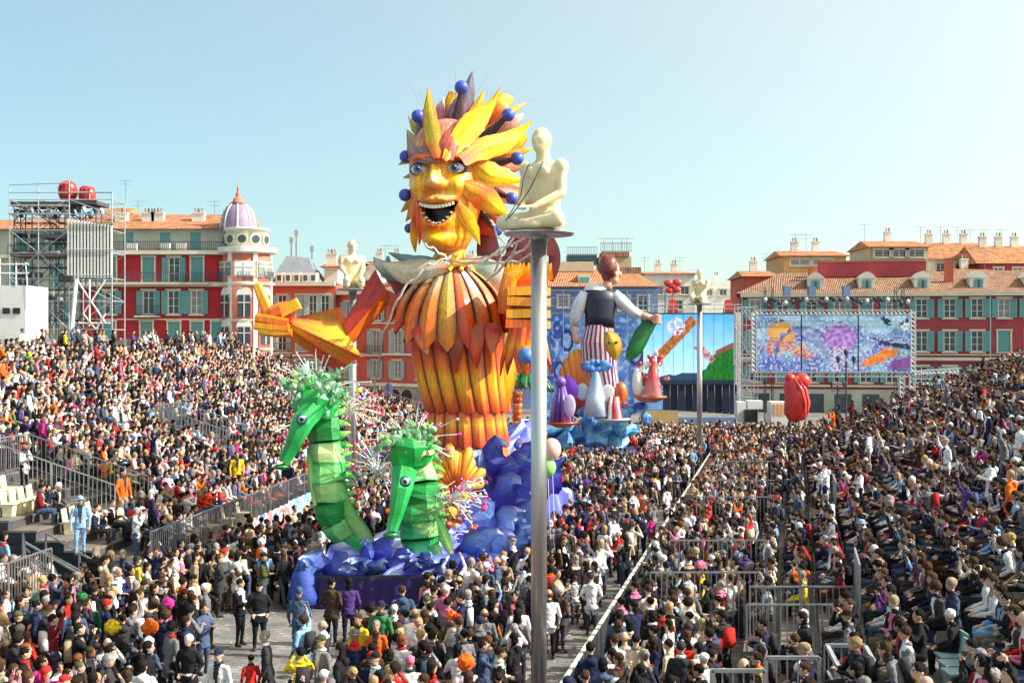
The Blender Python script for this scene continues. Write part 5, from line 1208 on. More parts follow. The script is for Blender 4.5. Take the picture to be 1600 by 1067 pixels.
# ---- crimson building with the domed corner tower
T = bthing('domed_building', 'crimson corner building with teal shutters and a mauve domed tower', 128, 362, 126, 126, 17); w = clean(T)
X = lambda px: fx_(T, px); Z = lambda py: fz_(T, 200, py)
rows = [(Z(540), Z(503), (171, 229, 272, 308, 340)), (Z(491), Z(454), (172, 232, 271, 307)), (Z(441), Z(402), (150, 172, 232, 272, 308))]
holes = []
for a, b, xs in rows:
    for px in xs: holes.append((X(px)-.6, X(px)+.6, a, b))
holes += [(X(px)-.75, X(px)+.75, .1, 4.0) for px in (150, 185, 225, 268, 310, 345)]
body(T, w, 12, Z(398), W_['red'], holes)
for k, (a, b, xs) in enumerate(rows):
    for px in xs:
        window(T, X(px), a, 1.2, b-a, 'closed' if (k == 2 and px != 272) or (k == 0) else 'open' if px > 240 or k == 1 else 'half', balcony=(k == 1 and px == 232))
for px in (150, 185, 225, 268, 310, 345): window(T, X(px), .1, 1.5, 3.9, None)
for py0, py1, d in ((448, 441, .35), (398, 392, .55), (543, 540, .2), (500, 498, .12)): boxp(T, 'cornice', -.1, w, -d, -.003, Z(py0), Z(py1), W_['trim'])
boxp(T, 'balcony_slab', X(165), X(330), -1.0, -.36, Z(445), Z(442), W_['trim']); railing(T, X(165), X(330), Z(442), -.95, Z(428)-Z(442)+.1)
# attic storey set back
at_h = [(X(px)-.55, X(px)+.55, Z(392)+.05, Z(362)) for px in (196, 254, 302)]
m_ = wall_with_holes(T, 'attic_wall', 0, w, Z(392)+.01, Z(357), at_h, W_['grey']); m_.location = (0, .9, 0); boxp(T, 'attic_back', 0, w, 1.27, 11, Z(392)+.01, Z(357)-.02, W_['grey'])
for px in (196, 254, 302): o = window(T, X(px), Z(392)+.05, 1.1, Z(362)-Z(392)-.05, 'closed', trim=False); o.location.y = .9
railing(T, 0, w, Z(391), -.3, Z(378)-Z(391)); hroof(T, 0, w+1, .9, 11, Z(357), Z(342)+1.0, TILE, .6, 0, ridge=.45)
for px in (175, 233, 298, 218): chimney(T, X(px), 3.2, Z(352), 1.5, 1.3, W_['white'], 3)
for px in (195, 319): antenna(T, X(px), 4.5, Z(345), 2.6)
for px, py in ((206, 385), (258, 385), (283, 392)): boxp(T, 'parapet_pier', X(px)-.5, X(px)+.5, -.15, .3, Z(391), Z(380), W_['white'])
# tower
tw = thing('domed_tower', 'round corner tower with mauve ribbed dome, spire and arched windows', 'tower', P(386, 529, 127)); tw.location.z = 0
Zt = lambda py: HC-(py-529)/F*127
kx = 127/F
m_ = MB(); m_.smooth = True; rT = 38*kx
m_.lathe([(rT, 0), (rT, Zt(392))], n=40); m_.build('wall', W_['rose'], tw)
for i in range(7):
    a = R(-84+50*i+25); m_ = MB(); m_.box((rT*1.0*math.cos(a), rT*1.0*math.sin(a), Zt(392)/2), (.3, .45, Zt(392)-.05), a); m_.build('pilaster', W_['white'], tw)
for py0, py1, e in ((398, 388, .55), (448, 443, .3), (503, 500, .2), (548, 545, .2)):
    m_ = MB(); m_.lathe([(rT+.05, Zt(py0)), (rT+e, Zt(py0)+.15), (rT+e, Zt(py1)), (rT+.05, Zt(py1)+.05)], n=40); m_.build('cornice', W_['white'], tw)
for i in (-1, 0, 1):
    a = R(-84+50*i)
    for (p0, p1, ww, mt) in ((432, 412, 1.9, BLIND if i == 0 else CURT), (496, 462, 1.25, GLASS), (538, 511, 1.25, GLASS), (640, 590, 1.5, GLASS)):
        m_ = MB(); c_ = Vector((math.cos(a), math.sin(a), 0)); z0, z1 = Zt(p0), Zt(p1); o_ = c_*(rT+.02)
        q = MB(); q.box((o_.x, o_.y, (z0+z1)/2), (.14, ww+.3, z1-z0+.3), a); fr = q.build('window_surround', W_['trim'] if p0 == 432 else W_['rose'], tw)
        if p0 != 432:
            q = MB(); top = c_*(rT+.05); q.tube([top+Vector((0, 0, z1+.05)), top+c_*.05+Vector((0, 0, z1+.05))], ww/2+.16, 18); q.build('arch', W_['white'], tw)
        o2 = c_*(rT+.12); m_.box((o2.x, o2.y, (z0+z1)/2), (.12, ww, z1-z0), a); m_.build('pane', mt, fr)
        q = MB(); o3 = c_*(rT+.20); q.box((o3.x, o3.y, (z0+z1)/2), (.06, .08, z1-z0), a); q.box((o3.x, o3.y, z0+(z1-z0)*.65), (.06, ww, .08), a); q.build('glazing_bar', M['white'], fr)
    m_ = MB(); 
    for q in range(9):
        aa = a+(q-4)*.05; m_.box(((rT+.7)*math.cos(aa), (rT+.7)*math.sin(aa), Zt(432)-.1), (.05, .05, 1.0), aa)
    m_.build('balcony_railing', IRON, tw)
rD = 33*kx
m_ = MB(); m_.smooth = True; m_.lathe([(rD, Zt(390)), (rD, Zt(362)), (rD+.25, Zt(361)), (rD+.25, Zt(358)), (rD-.3, Zt(357))], n=36); m_.build('drum', W_['white'], tw)
for i in range(5):
    a = R(-90+(i-2)*34); c_ = Vector((math.cos(a), math.sin(a), 0)); m_ = MB(); m_.tube([c_*(rD-.1)+Vector((0, 0, Zt(376))), c_*(rD+.18)+Vector((0, 0, Zt(376)))], .62, 16); m_.build('round_window', W_['trim'], tw)
    m_ = MB(); m_.tube([c_*(rD)+Vector((0, 0, Zt(376))), c_*(rD+.24)+Vector((0, 0, Zt(376)))], .42, 16); m_.build('round_pane', GLASS, tw)
dome = pm('mauve_scaled_dome', (.27, .19, .31), .5, .22, 1.6, .5, bscale=9, coat=.2)
pr = [(27*kx*math.cos(t)**.8, Zt(360)+(360-317)*kx*math.sin(t)) for t in [R(q) for q in range(0, 88, 8)]]
ofs = Vector((-14*kx, 0, 0))
m_ = MB(); m_.smooth = True; m_.lathe(pr+[(.25, Zt(316))], ofs, n=32); m_.build('dome', dome, tw)
for i in range(8):
    a = R(i*45+10); q = MB(); q.smooth = True; q.tube([ofs+Vector((r_*1.01*math.cos(a), r_*1.01*math.sin(a), z_)) for r_, z_ in pr], .09, 6); q.build('dome_rib', W_['white'], tw)
m_ = MB(); m_.smooth = True; m_.lathe([(.9, Zt(319)), (.55, Zt(315)), (.5, Zt(311)), (.2, Zt(308)), (.28, Zt(304)), (.1, Zt(300)), (.16, Zt(296)), (.06, Zt(292)), (.03, Zt(281))], ofs, n=14); m_.build('finial', W_['rose'], tw)
# ---- grey-green building at the far left, behind the scaffold tower
T = bthing('grey_building', 'grey green house with teal windows behind the scaffold tower at far left', -60, 126, 130, 128, 16); w = clean(T); X = lambda px: fx_(T, px); Z = lambda py: fz_(T, 60, py)
rows = [(Z(396), Z(362), (-20, 35, 62, 90)), (Z(450), Z(412), (-20, 35, 90)), (Z(505), Z(465), (-20, 35, 90))]; holes = [(X(px)-.7, X(px)+.7, a, b) for a, b, xs in rows for px in xs]
body(T, w, 10, Z(358), W_['grey'], holes)
for k, (a, b, xs) in enumerate(rows):
    for px in xs: window(T, X(px), a, 1.4, b-a, 'closed' if k == 0 else 'open', balcony=(k == 0 and px == 62 and 6.5))
for p0, p1, d in ((403, 398, .5), (460, 455, .3)): boxp(T, 'cornice', 0, w, -d, -.003, Z(p0), Z(p1), W_['white'])
hroof(T, 0, w, 0, 10, Z(358), Z(335), TILE, .7)
T = bthing('white_rooftop_house', 'small white rooftop house with aerial beyond the scaffold tower', 158, 200, 140, 140, 20); w = clean(T); Z = lambda py: fz_(T, 180, py)
body(T, w, 5, Z(333), W_['white']); hroof(T, 0, w, 0, 5, Z(333), Z(322), TILE, .2); antenna(T, w*.7, 2, Z(325), 3.5)
# ---- salmon building: left wing, then the angled wing with open shutters
T = bthing('salmon_building', 'salmon building with slate mansard roof left of the raised orange hand', 425, 524, 136, 136, 15); w = clean(T); X = lambda px: fx_(T, px); Z = lambda py: fz_(T, 470, py)
rows = [(Z(500), Z(461), (441, 470, 489, 508)), (Z(548), Z(512), (441, 470, 489, 508)), (Z(598), Z(562), (441, 470, 489, 508))]; holes = [(X(px)-.48, X(px)+.48, a, b) for a, b, xs in rows for px in xs]
body(T, w, 14, Z(446), W_['salmon'], holes)
for a, b, xs in rows:
    for px in xs: window(T, X(px), a, .96, b-a, 'open', SHUTP, balcony=(b == rows[1][1] and px == 441))
for p0, p1, d in ((447, 441, .7), (508, 505, .2), (557, 553, .25), (606, 602, .3)): boxp(T, 'cornice', 0, w, -d, -.003, Z(p0), Z(p1), W_['trim'])
m_ = MB(); x0, x1 = X(425), X(500); m_.add([(x0, .4, Z(441)), (x1, .4, Z(441)), (x1, 7, Z(441)), (x0, 7, Z(441)), (x0+.3, 1.6, Z(420)), (x1-1, 1.6, Z(420)), (x1-1, 6, Z(420)), (x0+.3, 6, Z(420)), (X(440), 3, Z(397)), (X(475), 3, Z(400)), (X(475), 5, Z(400)), (X(440), 5, Z(397))],
    [(0, 1, 5, 4), (1, 2, 6, 5), (2, 3, 7, 6), (3, 0, 4, 7), (4, 5, 9, 8), (5, 6, 10, 9), (6, 7, 11, 10), (7, 4, 8, 11), (8, 9, 10, 11)]); m_.build('mansard_roof', SLATE, T)
for px in (436, 450, 463, 477, 489):
    boxp(T, 'dormer', X(px)-.42, X(px)+.42, .1, 1.6, Z(441)+.01, Z(426), W_['white']); boxp(T, 'dormer_pane', X(px)-.22, X(px)+.22, .05, .12, Z(440)+.1, Z(430), GLASS)
boxp(T, 'upper_house', X(500), X(522), 3, 8, Z(441), Z(415), W_['white']); hroof(T, X(498), X(524), 2, 9, Z(415), Z(408), TILE, .3)
for px, h in ((455, 3.0), (480, 1.2), (447, 2.2)): m_ = MB(); m_.box((X(px), 3.2, Z(402)+h/2), (.16, .16, h)); m_.box((X(px), 3.2, Z(402)+h), (.4, .3, .6)); m_.build('antenna', M['steel'], T)
chimney(T, X(510), 4, Z(412), 1.3, 1.2, W_['white'], 3)
T = bthing('salmon_shuttered_building', 'salmon building with pale green shutters over arcades, behind the left statue pole', 526, 690, 137, 128, 15); w = clean(T); X = lambda px: fx_(T, px); Zx = lambda px, py: fz_(T, px, py)
Z = lambda py: fz_(T, 600, py)
rows = [(Z(501), Z(470), (545, 590, 625, 662)), (Z(552), Z(516), (545, 587, 621, 658)), (Z(591), Z(563), (545, 587, 621, 658)), (Z(648), Z(617), (545, 584, 621, 658))]; holes = [(X(px)-(.55 if b != rows[3][1] else 1.0), X(px)+(.55 if b != rows[3][1] else 1.0), a, b) for a, b, xs in rows for px in xs]
body(T, w, 14, Z(458), W_['salmon'], holes)
for k, (a, b, xs) in enumerate(rows):
    for px in xs: window(T, X(px), a, 1.1 if k < 3 else 2.0, b-a, 'open' if k < 3 else None, SHUTP, balcony=(k == 1 and px == 587), trim=k < 3, glass=CURT if px % 2 else GLASS)
for p0, p1, d in ((459, 453, .7), (506, 504, .2), (555, 552, .3), (603, 598, .4)): boxp(T, 'cornice', 0, w, -d, -.003, Z(p0), Z(p1), W_['white'])
boxp(T, 'arcade_front', 0, w, -.12, -.004, Z(616), Z(604), W_['beige'])
for i in range(9): boxp(T, 'arcade_pier', X(535+i*18.5)-.45, X(535+i*18.5)+.45, -.12, -.004, 0, Z(617), W_['beige'])
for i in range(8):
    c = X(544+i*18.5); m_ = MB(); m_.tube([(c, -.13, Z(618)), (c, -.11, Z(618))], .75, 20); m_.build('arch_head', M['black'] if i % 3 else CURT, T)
hroof(T, 0, w, 0, 14, Z(453), Z(425), TILEB, .5); 
for px in (560, 600, 640): boxp(T, 'dormer', X(px)-.8, X(px)+.8, 1.6, 4, Z(449), Z(432), W_['white']); boxp(T, 'dormer_pane', X(px)-.35, X(px)+.35, 1.5, 1.62, Z(447), Z(436), GLASS)
for px in (530, 575, 615, 650): chimney(T, X(px), 6, Z(432), 1.6, 1.1, W_['white'], 3); antenna(T, X(px)+1.4, 7, Z(430), 2)
# ---- houses behind the roofs in the middle
def simple(label, px0, px1, Y, ytop, mat, roof=None, rtop=None, wins=(), name='house', d=10, z0=0, ch=1, smat=None, group=None):
    T = bthing(name, label, px0, px1, Y, Y, 0, group=group); w = clean(T); X = lambda px: fx_(T, px); Z = lambda py: fz_(T, (px0+px1)/2, py)
    hs = [(X(px)-ww/2, X(px)+ww/2, Z(pb), Z(pt)) for px, pb, pt, ww in wins]
    body(T, w, d, Z(ytop), mat, hs, z0=z0)
    for px, pb, pt, ww in wins: window(T, X(px), Z(pb), ww, Z(pt)-Z(pb), 'open' if smat else None, smat)
    if roof: hroof(T, 0, w, 0, d, Z(ytop), Z(rtop), roof, .5)
    for i in range(ch): chimney(T, w*(.15+.7*(i+.5)/max(1, ch)), d*.5, Z(rtop or ytop)-.4, 1.5, .9, W_['white'], 2); antenna(T, w*rnd.random(), d*.4, Z(rtop or ytop)-.3, 2.4)
    return T, X, Z
simple('white house with tiled roof between the left statue and the sun figure', 520, 560, 150, 408, W_['white'], TILE, 400)
simple('brown tiled roof house glimpsed behind the collar of the sun figure', 560, 640, 155, 420, W_['cream'], TILEB, 405, ch=2)
simple('low pale house behind the sun figure neck', 640, 780, 158, 418, W_['pale'], TILE, 408, ch=2)
T, X, Z = simple('wide building with orange tiled roof and shade-blue sheeted front behind the tall pole', 780, 1028, 138, 448, W_['blueg'], None, None, [(805, 480, 462, 1.2), (880, 480, 462, 1.2), (975, 485, 462, 1.2), (1005, 485, 462, 1.2), (875, 522, 500, 1.2), (990, 522, 500, 1.2)], d=16, ch=0, name='sheeted_building')
hroof(T, 0, X(1022), 0, 16, Z(448), Z(414), TILE, .6, 1.5, ridge=.6); boxp(T, 'dormer', X(905), X(925), 1.5, 5, Z(447), Z(428), W_['trim']); boxp(T, 'dormer_shutter', X(908), X(922), 1.4, 1.52, Z(446), Z(432), SHUT)
boxp(T, 'ridge_wall', X(850), X(935), 8, 9, Z(418), Z(402), W_['beige'])
boxp(T, 'roof_terrace', X(892), X(942), 9.5, 13, Z(405), Z(389), pm('dark_glass_terrace', (.03, .05, .09), .3, .2, 2, 0)); railing(T, X(892), X(942), Z(389), 9.5, .9); boxp(T, 'roof_hut', X(945), X(1000), 10, 14, Z(420), Z(392), W_['beige']); boxp(T, 'roof_hut', X(950), X(996), 9.4, 14, Z(392), Z(384), TILEB)
railing(T, X(948), X(1000), Z(384), 9.5, 1.0); boxp(T, 'roof_deck', X(975), X(1012), 7, 12, Z(432), Z(412), TILEB); 
for px in (955, 970, 985, 994): antenna(T, X(px), 11, Z(384), 1.8)
simple('sunlit glare-whitened house with awnings beyond the video screen', 1010, 1085, 170, 428, W_['pale'], TILE, 422, [(1030, 460, 448, 1.2), (1050, 460, 448, 1.2), (1070, 460, 448, 1.2), (1060, 484, 470, 1.2)], ch=2)
simple('very pale block without visible roof beside the wine red building', 1085, 1170, 185, 440, W_['pale'], None, None, [(1108, 462, 452, 1.1), (1130, 462, 452, 1.1), (1150, 462, 452, 1.1)], ch=1)
# ---- wine red building on the right, gently nearer towards the right
T = bthing('wine_red_building', 'long wine red building with teal shutters, dormers and tiled roof on the right', 1157, 1700, 134, 127, 14); w = clean(T); X = lambda px: fx_(T, px); Zp = lambda px, py: fz_(T, px, py); Z = lambda py: fz_(T, 1400, py)
cols = [1180, 1223, 1268, 1312, 1353, 1394, 1440, 1484, 1527, 1569, 1612, 1655]
rows = [(Z(497), Z(467)), (Z(549), Z(517)), (Z(598), Z(572))]; holes = [(X(px)-.62, X(px)+.62, a, b) for a, b in rows for px in cols]
body(T, w, 14, Z(461), W_['purple'], holes)
for k, (a, b) in enumerate(rows):
    for px in cols: window(T, X(px), a, 1.24, b-a, 'closed' if (k == 1 and px in (1569, 1612)) else 'open', glass=None)
for p0, p1, d in ((463, 457, .7), (555, 553, .25), (563, 558, .45), (605, 602, .2)): boxp(T, 'cornice', 0, w, -d, -.003, Z(p0), Z(p1), W_['trim'])
boxp(T, 'ground_floor', 0, w, -.35, -.004, 0, Z(609), W_['grey'])
for i in range(14): boxp(T, 'shop_opening', 1.3+i*2.9, 3.1+i*2.9, -.37, -.34, 0, Z(616), GLASS)
for px in (1157.5, 1421, 1545): boxp(T, 'drainpipe', X(px)+.08, X(px)+.2, -.16, -.05, 4, Z(464), M['steel'])
hroof(T, 0, w, 0, 14, Z(457), Z(419), TILEB, .5, 4.5, ridge=.55)
for px in (1275, 1356, 1444, 1532, 1620):
    a, b = X(px)-.85, X(px)+.85; boxp(T, 'dormer', a, b, 1.2, 5, Z(455), Z(434), W_['white'])
    m_ = MB(); m_.smooth = False; pts = [(a-.2+(b-a+.4)*i/8, Z(434)+.75*math.sin(math.pi*i/8)) for i in range(9)]; m_.prism(pts, 1.0, 5); m_.build('dormer_roof', W_['white'], T)
    boxp(T, 'dormer_pane', a+.45, b-.45, 1.1, 1.22, Z(453), Z(437), GLASS); boxp(T, 'dormer_shutter', a+.42, a+.75, 1.02, 1.1, Z(453), Z(437), SHUT); boxp(T, 'dormer_shutter', b-.75, b-.42, 1.02, 1.1, Z(453), Z(437), SHUT)
boxp(T, 'fire_wall', X(1282), X(1458), 5.5, 6.1, Z(428), Z(404), W_['purple']); boxp(T, 'fire_wall_coping', X(1281), X(1459), 5.4, 6.2, Z(404)+.003, Z(401.5), TILE)
chimney(T, X(1490), 3.4, Z(440), 2.2, .9, W_['salmon'], 0); chimney(T, X(1272), 4.5, Z(432), 1.2, .9, W_['salmon'], 0)
simple('small tiled gable house left end of the right hand roofs', 1165, 1215, 143, 432, W_['salmon'], TILE, 420)
simple('beige penthouse with flat tiled roof above the wine red building', 1224, 1322, 150, 400, W_['ochre'], TILE, 388, [(1250, 415, 405, 2.4), (1285, 415, 405, 2.4)], name='penthouse', ch=2)
simple('tiled loggia house with dark openings above the wine red building', 1362, 1450, 153, 386, W_['beige'], TILE, 372, [(1380, 402, 390, 2.2), (1405, 402, 390, 2.2), (1430, 402, 390, 2.2)], ch=1)
simple('house with long sloping terracotta roof in the right background', 1440, 1560, 156, 405, W_['white'], TILE, 375, [(1470, 425, 412, 1.1), (1500, 425, 412, 1.1), (1530, 425, 412, 1.1)], ch=3)
simple('terracotta roofed house at the right edge with red wall', 1530, 1640, 150, 412, W_['purple'], TILE, 380, [(1560, 432, 418, 1.1), (1590, 432, 418, 1.1)], ch=3)
simple('white rooftop house near the right edge below the tiled roofs', 1500, 1560, 146, 425, W_['white'], TILEB, 416, [(1520, 440, 430, 1.0)], ch=1)
# ---- green tree behind the left stand
def tree(label, base, h, r, n=2600, cols=None, squash=.7):
    t = thing('tree', label, 'tree', base)
    m_ = MB(); m_.smooth = True; m_.tube([(0, 0, 0), (.1, 0, h*.4), (0, .1, h*.75)], [.28, .2, .1], 8)
    for i in range(7): a = i*.9; m_.tube([(0, 0, h*(.35+.05*i)), (r*.5*math.cos(a), r*.5*math.sin(a), h*(.6+.04*i)), (r*.85*math.cos(a), r*.85*math.sin(a), h*(.72+.04*i))], [.09, .05, .02], 5)
    m_.build('trunk', pm('bark', (.10, .07, .05), .9, .2, 4, .5), t)
    c = MB(); rr = random.Random(3)
    for i in range(n):
        a = rr.uniform(0, 6.28); e = rr.uniform(-1, 1); q = rr.random()**.4; p = Vector((r*q*math.cos(a)*math.sqrt(1-e*e), r*q*math.sin(a)*math.sqrt(1-e*e), h*.8+r*squash*q*e))
        if noise.noise(p*.8) < -.12: continue
        d = Vector((rr.uniform(-1, 1), rr.uniform(-1, 1), rr.uniform(-.4, .6))).normalized()*.22; u = d.cross(Vector((0, 0, 1))).normalized()*.10
        c.col = rr.choice([(.03, .09, .025), (.045, .12, .03), (.06, .15, .04)]); c.add([p-d, p+u, p+d, p-u], [(0, 1, 2, 3)])
    c.build('crown', pm('leaves', (1, 1, 1), .7, .2, 3, 0, attr='paint'), t)
tree('bushy green tree beyond the top rail of the left stand', Vector((-25.5, 104, 0)), 7.2, 2.9)
# ------------------------------------------------------------------ scaffolds, screens, lamps
def tubes(t, name, segs, r, mat, n=6):
    for a, b in segs:
        m_ = MB(); m_.tube([a, b], r, n); m_.build(name, mat, t, world=True)
def grid_picture(name, q, nu, nv, fn, mat, parent, th=.06):
    """flat printed sheet: q = bottom-left, bottom-right, top-right, top-left"""
    m_ = MB(); vs = []; cs = []
    for j in range(nv+1):
        for i in range(nu+1):
            u, v = i/nu, j/nv; vs.append(q[0].lerp(q[1], u).lerp(q[3].lerp(q[2], u), v)); cs.append(fn(u, v))
    m_.add(vs, [(j*(nu+1)+i, j*(nu+1)+i+1, (j+1)*(nu+1)+i+1, (j+1)*(nu+1)+i) for j in range(nv) for i in range(nu)], cs)
    o = m_.build(name, mat, parent, world=True); return o
def scaffold(t, pxs, pys, Y, dep, r=.03, diag=True, mat=None):
    mat = mat or M['alu']; up, lg, br = [], [], []
    for yy in (Y, Y+dep):
        for px in pxs: up.append((P(px, pys[0], Y)+Vector((0, yy-Y, 0)), P(px, pys[-1], Y)+Vector((0, yy-Y, 0))))
        for py in pys: lg.append((P(pxs[0], py, Y)+Vector((0, yy-Y, 0)), P(pxs[-1], py, Y)+Vector((0, yy-Y, 0))))
        if diag:
            for i in range(len(pxs)-1):
                for j in range(len(pys)-1):
                    a, b = (pxs[i], pxs[i+1]) if (i+j) % 2 else (pxs[i+1], pxs[i]); br.append((P(a, pys[j], Y)+Vector((0, yy-Y, 0)), P(b, pys[j+1], Y)+Vector((0, yy-Y, 0))))
    for px in pxs:
        for py in pys: lg.append((P(px, py, Y), P(px, py, Y)+Vector((0, dep, 0))))
    tubes(t, 'upright', up, r*1.2, mat); tubes(t, 'ledger', lg, r, mat); tubes(t, 'brace', br, r*.8, mat)
def pbox(t, name, px0, px1, py0, py1, Y, dep, mat):
    a = P(px0, py0, Y); b = P(px1, py1, Y); m_ = MB(); m_.box(((a.x+b.x)/2, Y+dep/2, (a.z+b.z)/2), (abs(b.x-a.x), dep, abs(a.z-b.z))); return m_.build(name, mat, t, world=True)
def truss(t, name, a, b, w, r=.03, mat=None, step=None):
    a, b = Vector(a), Vector(b); d = (b-a); L_ = d.length; d = d.normalized(); u = Vector((0, 1, 0)); u = (u-d*u.dot(d)).normalized(); v = d.cross(u)
    cs = [(u*i+v*j)*w/2 for i, j in ((1, 1), (1, -1), (-1, -1), (-1, 1))]; m_ = MB()
    for c in cs: m_.tube([a+c, b+c], r, 5)
    n_ = max(2, int(L_/(step or w)))
    for i in range(n_):
        for k in range(4): m_.tube([a+d*L_*i/n_+cs[k], a+d*L_*(i+1)/n_+cs[(k+1) % 4]], r*.6, 4)
    return m_.build(name, mat or M['alu'], t, world=True)
YS = 73.0
T = thing('scaffold_tower', 'tall scaffold tower with platform behind the left stand at far left', 'scaffold', P(95, 529, YS)); T.location.z = 0
scaffold(T, [15, 60, 108, 175], [600, 515, 470, 435, 395, 360, 335, 312], YS, 2.4)
scaffold(T, [22, 40, 78, 92, 125, 150], [560, 500, 452, 418, 380, 348, 322], YS+1.0, 1.0, r=.03, mat=M['darkmetal'])
for i in range(26): pbox(T, 'equipment_case', *(lambda x, y: (x, x+rnd.uniform(4, 12), y, y-rnd.uniform(3, 9)))(18+rnd.random()*84, rnd.choice([396, 371, 334, 434, 470])), YS+rnd.uniform(.2, 1.6), .5, rnd.choice([M['darkmetal'], M['black'], M['alu'], M['deckface']]))
tubes(T, 'guard_rail', [(P(15, 289, YS), P(108, 286, YS)), (P(15, 301, YS), P(175, 301, YS)), (P(108, 300, YS), P(175, 301, YS)), (P(15, 312, YS), P(15, 287, YS)), (P(60, 312, YS), P(60, 286, YS)), (P(108, 312, YS), P(108, 282, YS)), (P(175, 312, YS), P(175, 300, YS)), (P(140, 312, YS), P(140, 301, YS))], .035, M['alu'])
pbox(T, 'deck', 15, 108, 315, 321, YS, 2.4, M['deckface']); pbox(T, 'deck', 108, 150, 313, 319, YS, 2.4, M['deckface']); pbox(T, 'mid_deck', 15, 108, 397, 401, YS, 2.4, M['deck']); pbox(T, 'mid_deck', 60, 108, 366, 372, YS, 2.4, M['deckface'])
for i in range(16):
    m_ = MB(); p = P(22+i*9, 322+rnd.uniform(0, 12), YS+rnd.uniform(-.1, 1)); m_.tube([p, p+Vector((.12, 0, -.35))], .13, 8); m_.build('spotlight', M['darkmetal'] if i % 3 else M['alu'], T, world=True)
truss(T, 'lattice_girder', P(15, 328, YS-.2), P(108, 328, YS-.2), .5)
for k, (x, yt, yb, w) in enumerate(((106, 283, 313, 13), (137, 291, 319, 12))):
    t = thing('red_bust_sculpture', ['left', 'right'][k]+' red barrel shaped sculpture on top of the scaffold tower', 'sculpture', P(x, yb, YS+1), 0, 'red sculptures on the scaffold tower'); kk = YS/F
    H_ = (yb-yt)*kk; m_ = MB(); m_.smooth = True; m_.lathe([(w*.85*kk, 0), (w*1.08*kk, H_*.3), (w*1.12*kk, H_*.6), (w*.95*kk, H_*.88), (w*.6*kk, H_)], n=12); m_.v = [tuple(Vector(v)+noise.noise_vector(Vector(v)*2+Vector((k, 0, 0)))*.08) for v in m_.v]; m_.build('torso', M['red'], t)
    for i in range(3): m_ = MB(); a = R(-120+i*30); m_.box((w*1.08*kk*math.cos(a), w*1.08*kk*math.sin(a), H_*.5), (.12, .10, H_*.7), a); m_.build('fold', pm('red_dark', (.30, .01, .015), .4, .1, 3, 0), t)
# hung white line arrays
T = thing('slatted_screen', 'panel of bright vertical slats hung on the scaffold tower', 'screen', P(140, 435, YS-.4))
for i in range(14):
    x = 107+i*5.15; m_ = MB(); a = P(x, 437-(3 if i > 3 else -3), YS-.4); b = P(x, 342+(i*.8 if i < 14 else 0), YS-.4)
    c = (a+b)/2; m_.box(c, (.105, .10, b.z-a.z)); m_.build('slat', M['white'], T, world=True)
pbox(T, 'backing', 106, 176, 434, 348, YS-.25, .06, M['black'])
for y in (350, 390, 430): tubes(T, 'crossbar', [(P(105, y, YS-.5), P(177, y, YS-.5))], .03, M['alu'])
T = thing('slanting_support', 'pale slanting leg and cross braces under the slatted panel', 'support', P(112, 520, YS-.6))
tubes(T, 'leg', [(P(119, 437, YS-.6), P(108, 560, YS-.6))], .13, M['white'], 8)
tubes(T, 'brace', [(P(120, 437, YS-.6), P(165, 505, YS-.6)), (P(165, 437, YS-.6), P(130, 490, YS-.6)), (P(125, 505, YS-.6), P(172, 505, YS-.6)), (P(140, 437, YS-.6), P(140, 510, YS-.6)), (P(130, 490, YS-.6), P(150, 515, YS-.6)), (P(165, 490, YS-.6), P(150, 515, YS-.6))], .05, M['white'])
T = thing('loudspeaker', 'small black loudspeaker hung on the scaffold tower', 'loudspeaker', P(103, 436, YS-.7)); m_ = MB(); m_.box((0, 0, 0), (.75, .4, .36)); m_.build('cabinet', M['black'], T); m_ = MB(); m_.box((0, -.21, 0), (.6, .03, .26)); m_.build('grille', M['darkmetal'], T)
T = thing('control_cabin', 'white cabin with two small dark windows at the far left', 'cabin', P(10, 529, 62)); T.location.z = 0
pbox(T, 'wall', -40, 40, 640, 446, 62, 3, M['white']); 
for a in (4, 20): pbox(T, 'window', a, a+11, 490, 481, 61.95, .1, M['black'])
tubes(T, 'rail', [(P(-30, 427, 62), P(45, 427, 62)), (P(-30, 413, 62), P(45, 413, 62)), (P(0, 446, 62), P(0, 404, 62)), (P(25, 446, 62), P(25, 410, 62)), (P(45, 480, 62), P(40, 410, 62))], .035, M['white'])
